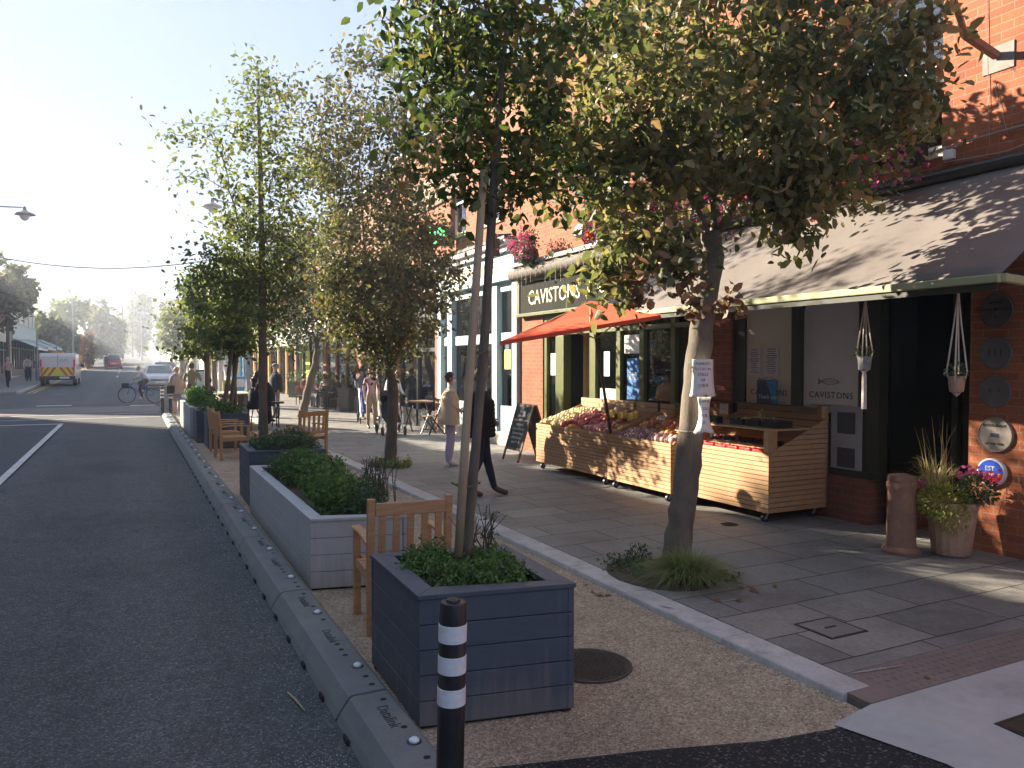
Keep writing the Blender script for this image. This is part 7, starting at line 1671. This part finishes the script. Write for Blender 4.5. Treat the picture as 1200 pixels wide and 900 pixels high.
def far_tree(label, px, pt, pb, w, yy, lm, seed, nl=3500, lf=.5, trunk=True, name='tree', base=None, sh_=1.0):
    y0 = base or gz(yy); c = PY(px, (pt+pb)/2, yy); rx = w*yy/1120; rz_ = (pb-pt)/2*yy/1000
    T = [Vector((c.x,yy,y0)), Vector((c.x,yy,max(y0+.8,c.z-rz_*.8))), Vector((c.x,yy,c.z))]
    rng = random.Random(seed); env = [((c.x,yy,c.z),(rx*.9,rx*.8,rz_*.95),60)]
    for i in range(7):
        a = rng.uniform(0,6.28); env.append(((c.x+rx*.55*math.cos(a), yy+rx*.5*math.sin(a), c.z+rng.uniform(-.55,.6)*rz_),(rx*.45,rx*.45,rz_*.42),26))
    tree(name, label, T, [.028*rx+.08,.022*rx+.06,.05], env, lf, nl, lm, seed=seed, start=.4, spread=rx*.085, twig=.018)
far_tree('broad green tree rising behind the white van', 70, 347, 440, 34, 108, L_fresh, 101, 6500, .60)
far_tree('leafy tree at the left edge above the mint shop', 8, 300, 385, 32, 62, L_mix, 102, 3500, .40)
far_tree('darker tree right of the one behind the van', 122, 352, 425, 26, 125, L_mix, 103, 5000, .65)
far_tree('tall poplar-like tree in the gap at the end of the road', 163, 341, 415, 17, 175, L_mix, 104, 5000, .80)
far_tree('large rounded tree at the right end of the road', 203, 350, 420, 24, 150, L_mix, 105, 5500, .75)
far_tree('small brown-leaved tree beside the left awnings', 50, 395, 440, 9, 92, L_brown, 106, 1200, .35)
far_tree('thin young brown tree on the road island', 103, 385, 440, 8, 96, L_brown, 107, 900, .35)
far_tree('tree closing the view behind the wooden poles', 140, 368, 420, 18, 210, L_dark, 108, 3500, 1.0)
far_tree('low tree behind the right row, past the stone wall', 225, 375, 425, 20, 120, L_fresh, 109, 3500, .6)
# far wood along the hill
rng = np.random.default_rng(77); P = []
for i in range(120):
    x = rng.uniform(-90, 90); y = rng.uniform(265, 330)
    if abs(x-6) < 4 and y < 290: y += 30
    c = np.array((x, y, gz(y)+4.0)); P.append(in_ell(rng, c, (7,7,6), 110))
wd = leaf_mesh('wood', np.concatenate(P), 1.8, L_dark, None, 78); tag(wd, 'distant line of trees closing the end of the street', 'wood', kind='stuff')

# ================================================================ LIGHT, SKY, HAZE
EL, PH = 22.0, 53.0      # elevation; azimuth from -X towards +Y
sd = Vector((-math.cos(R(EL))*math.cos(R(PH)), math.cos(R(EL))*math.sin(R(PH)), math.sin(R(EL))))
ld = bpy.data.lights.new('sun', 'SUN'); ld.energy = 5.0; ld.angle = R(.53); ld.color = (1.0,.86,.68)
lo = bpy.data.objects.new('sun', ld); COL.objects.link(lo); lo.rotation_euler = sd.to_track_quat('Z','Y').to_euler(); lo.location = (-20,20,30)
wo = bpy.data.worlds.new('World'); sc.world = wo; wo.use_nodes = True; nt = wo.node_tree; bg = nt.nodes['Background']
sk = nt.nodes.new('ShaderNodeTexSky'); sk.sky_type = 'NISHITA'; sk.sun_disc = False; sk.sun_elevation = R(EL); sk.sun_rotation = math.atan2(sd.x, sd.y); sk.air_density = 1.0; sk.dust_density = 0.3; sk.ozone_density = 1.2; sk.altitude = 20
# sky graded to balance the shade: bright parts roll off towards a pale blue
va = nt.nodes.new('ShaderNodeVectorMath'); va.operation = 'MULTIPLY_ADD'; va.inputs[1].default_value = (1/1.08, 1/1.32, 1/2.0); va.inputs[2].default_value = (1,1,1)
vd = nt.nodes.new('ShaderNodeVectorMath'); vd.operation = 'DIVIDE'
nt.links.new(sk.outputs[0], va.inputs[0]); nt.links.new(sk.outputs[0], vd.inputs[0]); nt.links.new(va.outputs[0], vd.inputs[1])
vb = nt.nodes.new('ShaderNodeVectorMath'); vb.operation = 'ADD'; vb.inputs[1].default_value = (.22,.24,.27); nt.links.new(vd.outputs[0], vb.inputs[0]); nt.links.new(vb.outputs[0], bg.inputs[0]); bg.inputs[1].default_value = .15  # even pale blue added all round to lift the shade
hz = MB().box(-420, 420, -45, 760, -1.2, 18.5); m = bpy.data.materials.new('haze_air'); m.use_nodes = True; n2 = m.node_tree
for n in list(n2.nodes): n2.nodes.remove(n)
o_ = n2.nodes.new('ShaderNodeOutputMaterial'); v_ = n2.nodes.new('ShaderNodeVolumePrincipled'); v_.inputs['Color'].default_value = (.80,.89,1,1); v_.inputs['Density'].default_value = HAZE; v_.inputs['Anisotropy'].default_value = .45
n2.links.new(v_.outputs[0], o_.inputs['Volume'])
if HAZE > 0:
    ho = hz.build('haze', m); tag(ho, kind='stuff'); ho['label'] = 'pale morning haze over the whole street'; ho['category'] = 'haze'
sc.view_settings.view_transform = 'Standard'; sc.view_settings.look = 'None'; sc.view_settings.gamma = 1; sc.view_settings.exposure = EXPO; sc.view_settings.use_curve_mapping = False
sc.render.engine = 'CYCLES'
sc.cycles.volume_bounces = 0; sc.cycles.transparent_max_bounces = 12; sc.cycles.max_bounces = 8
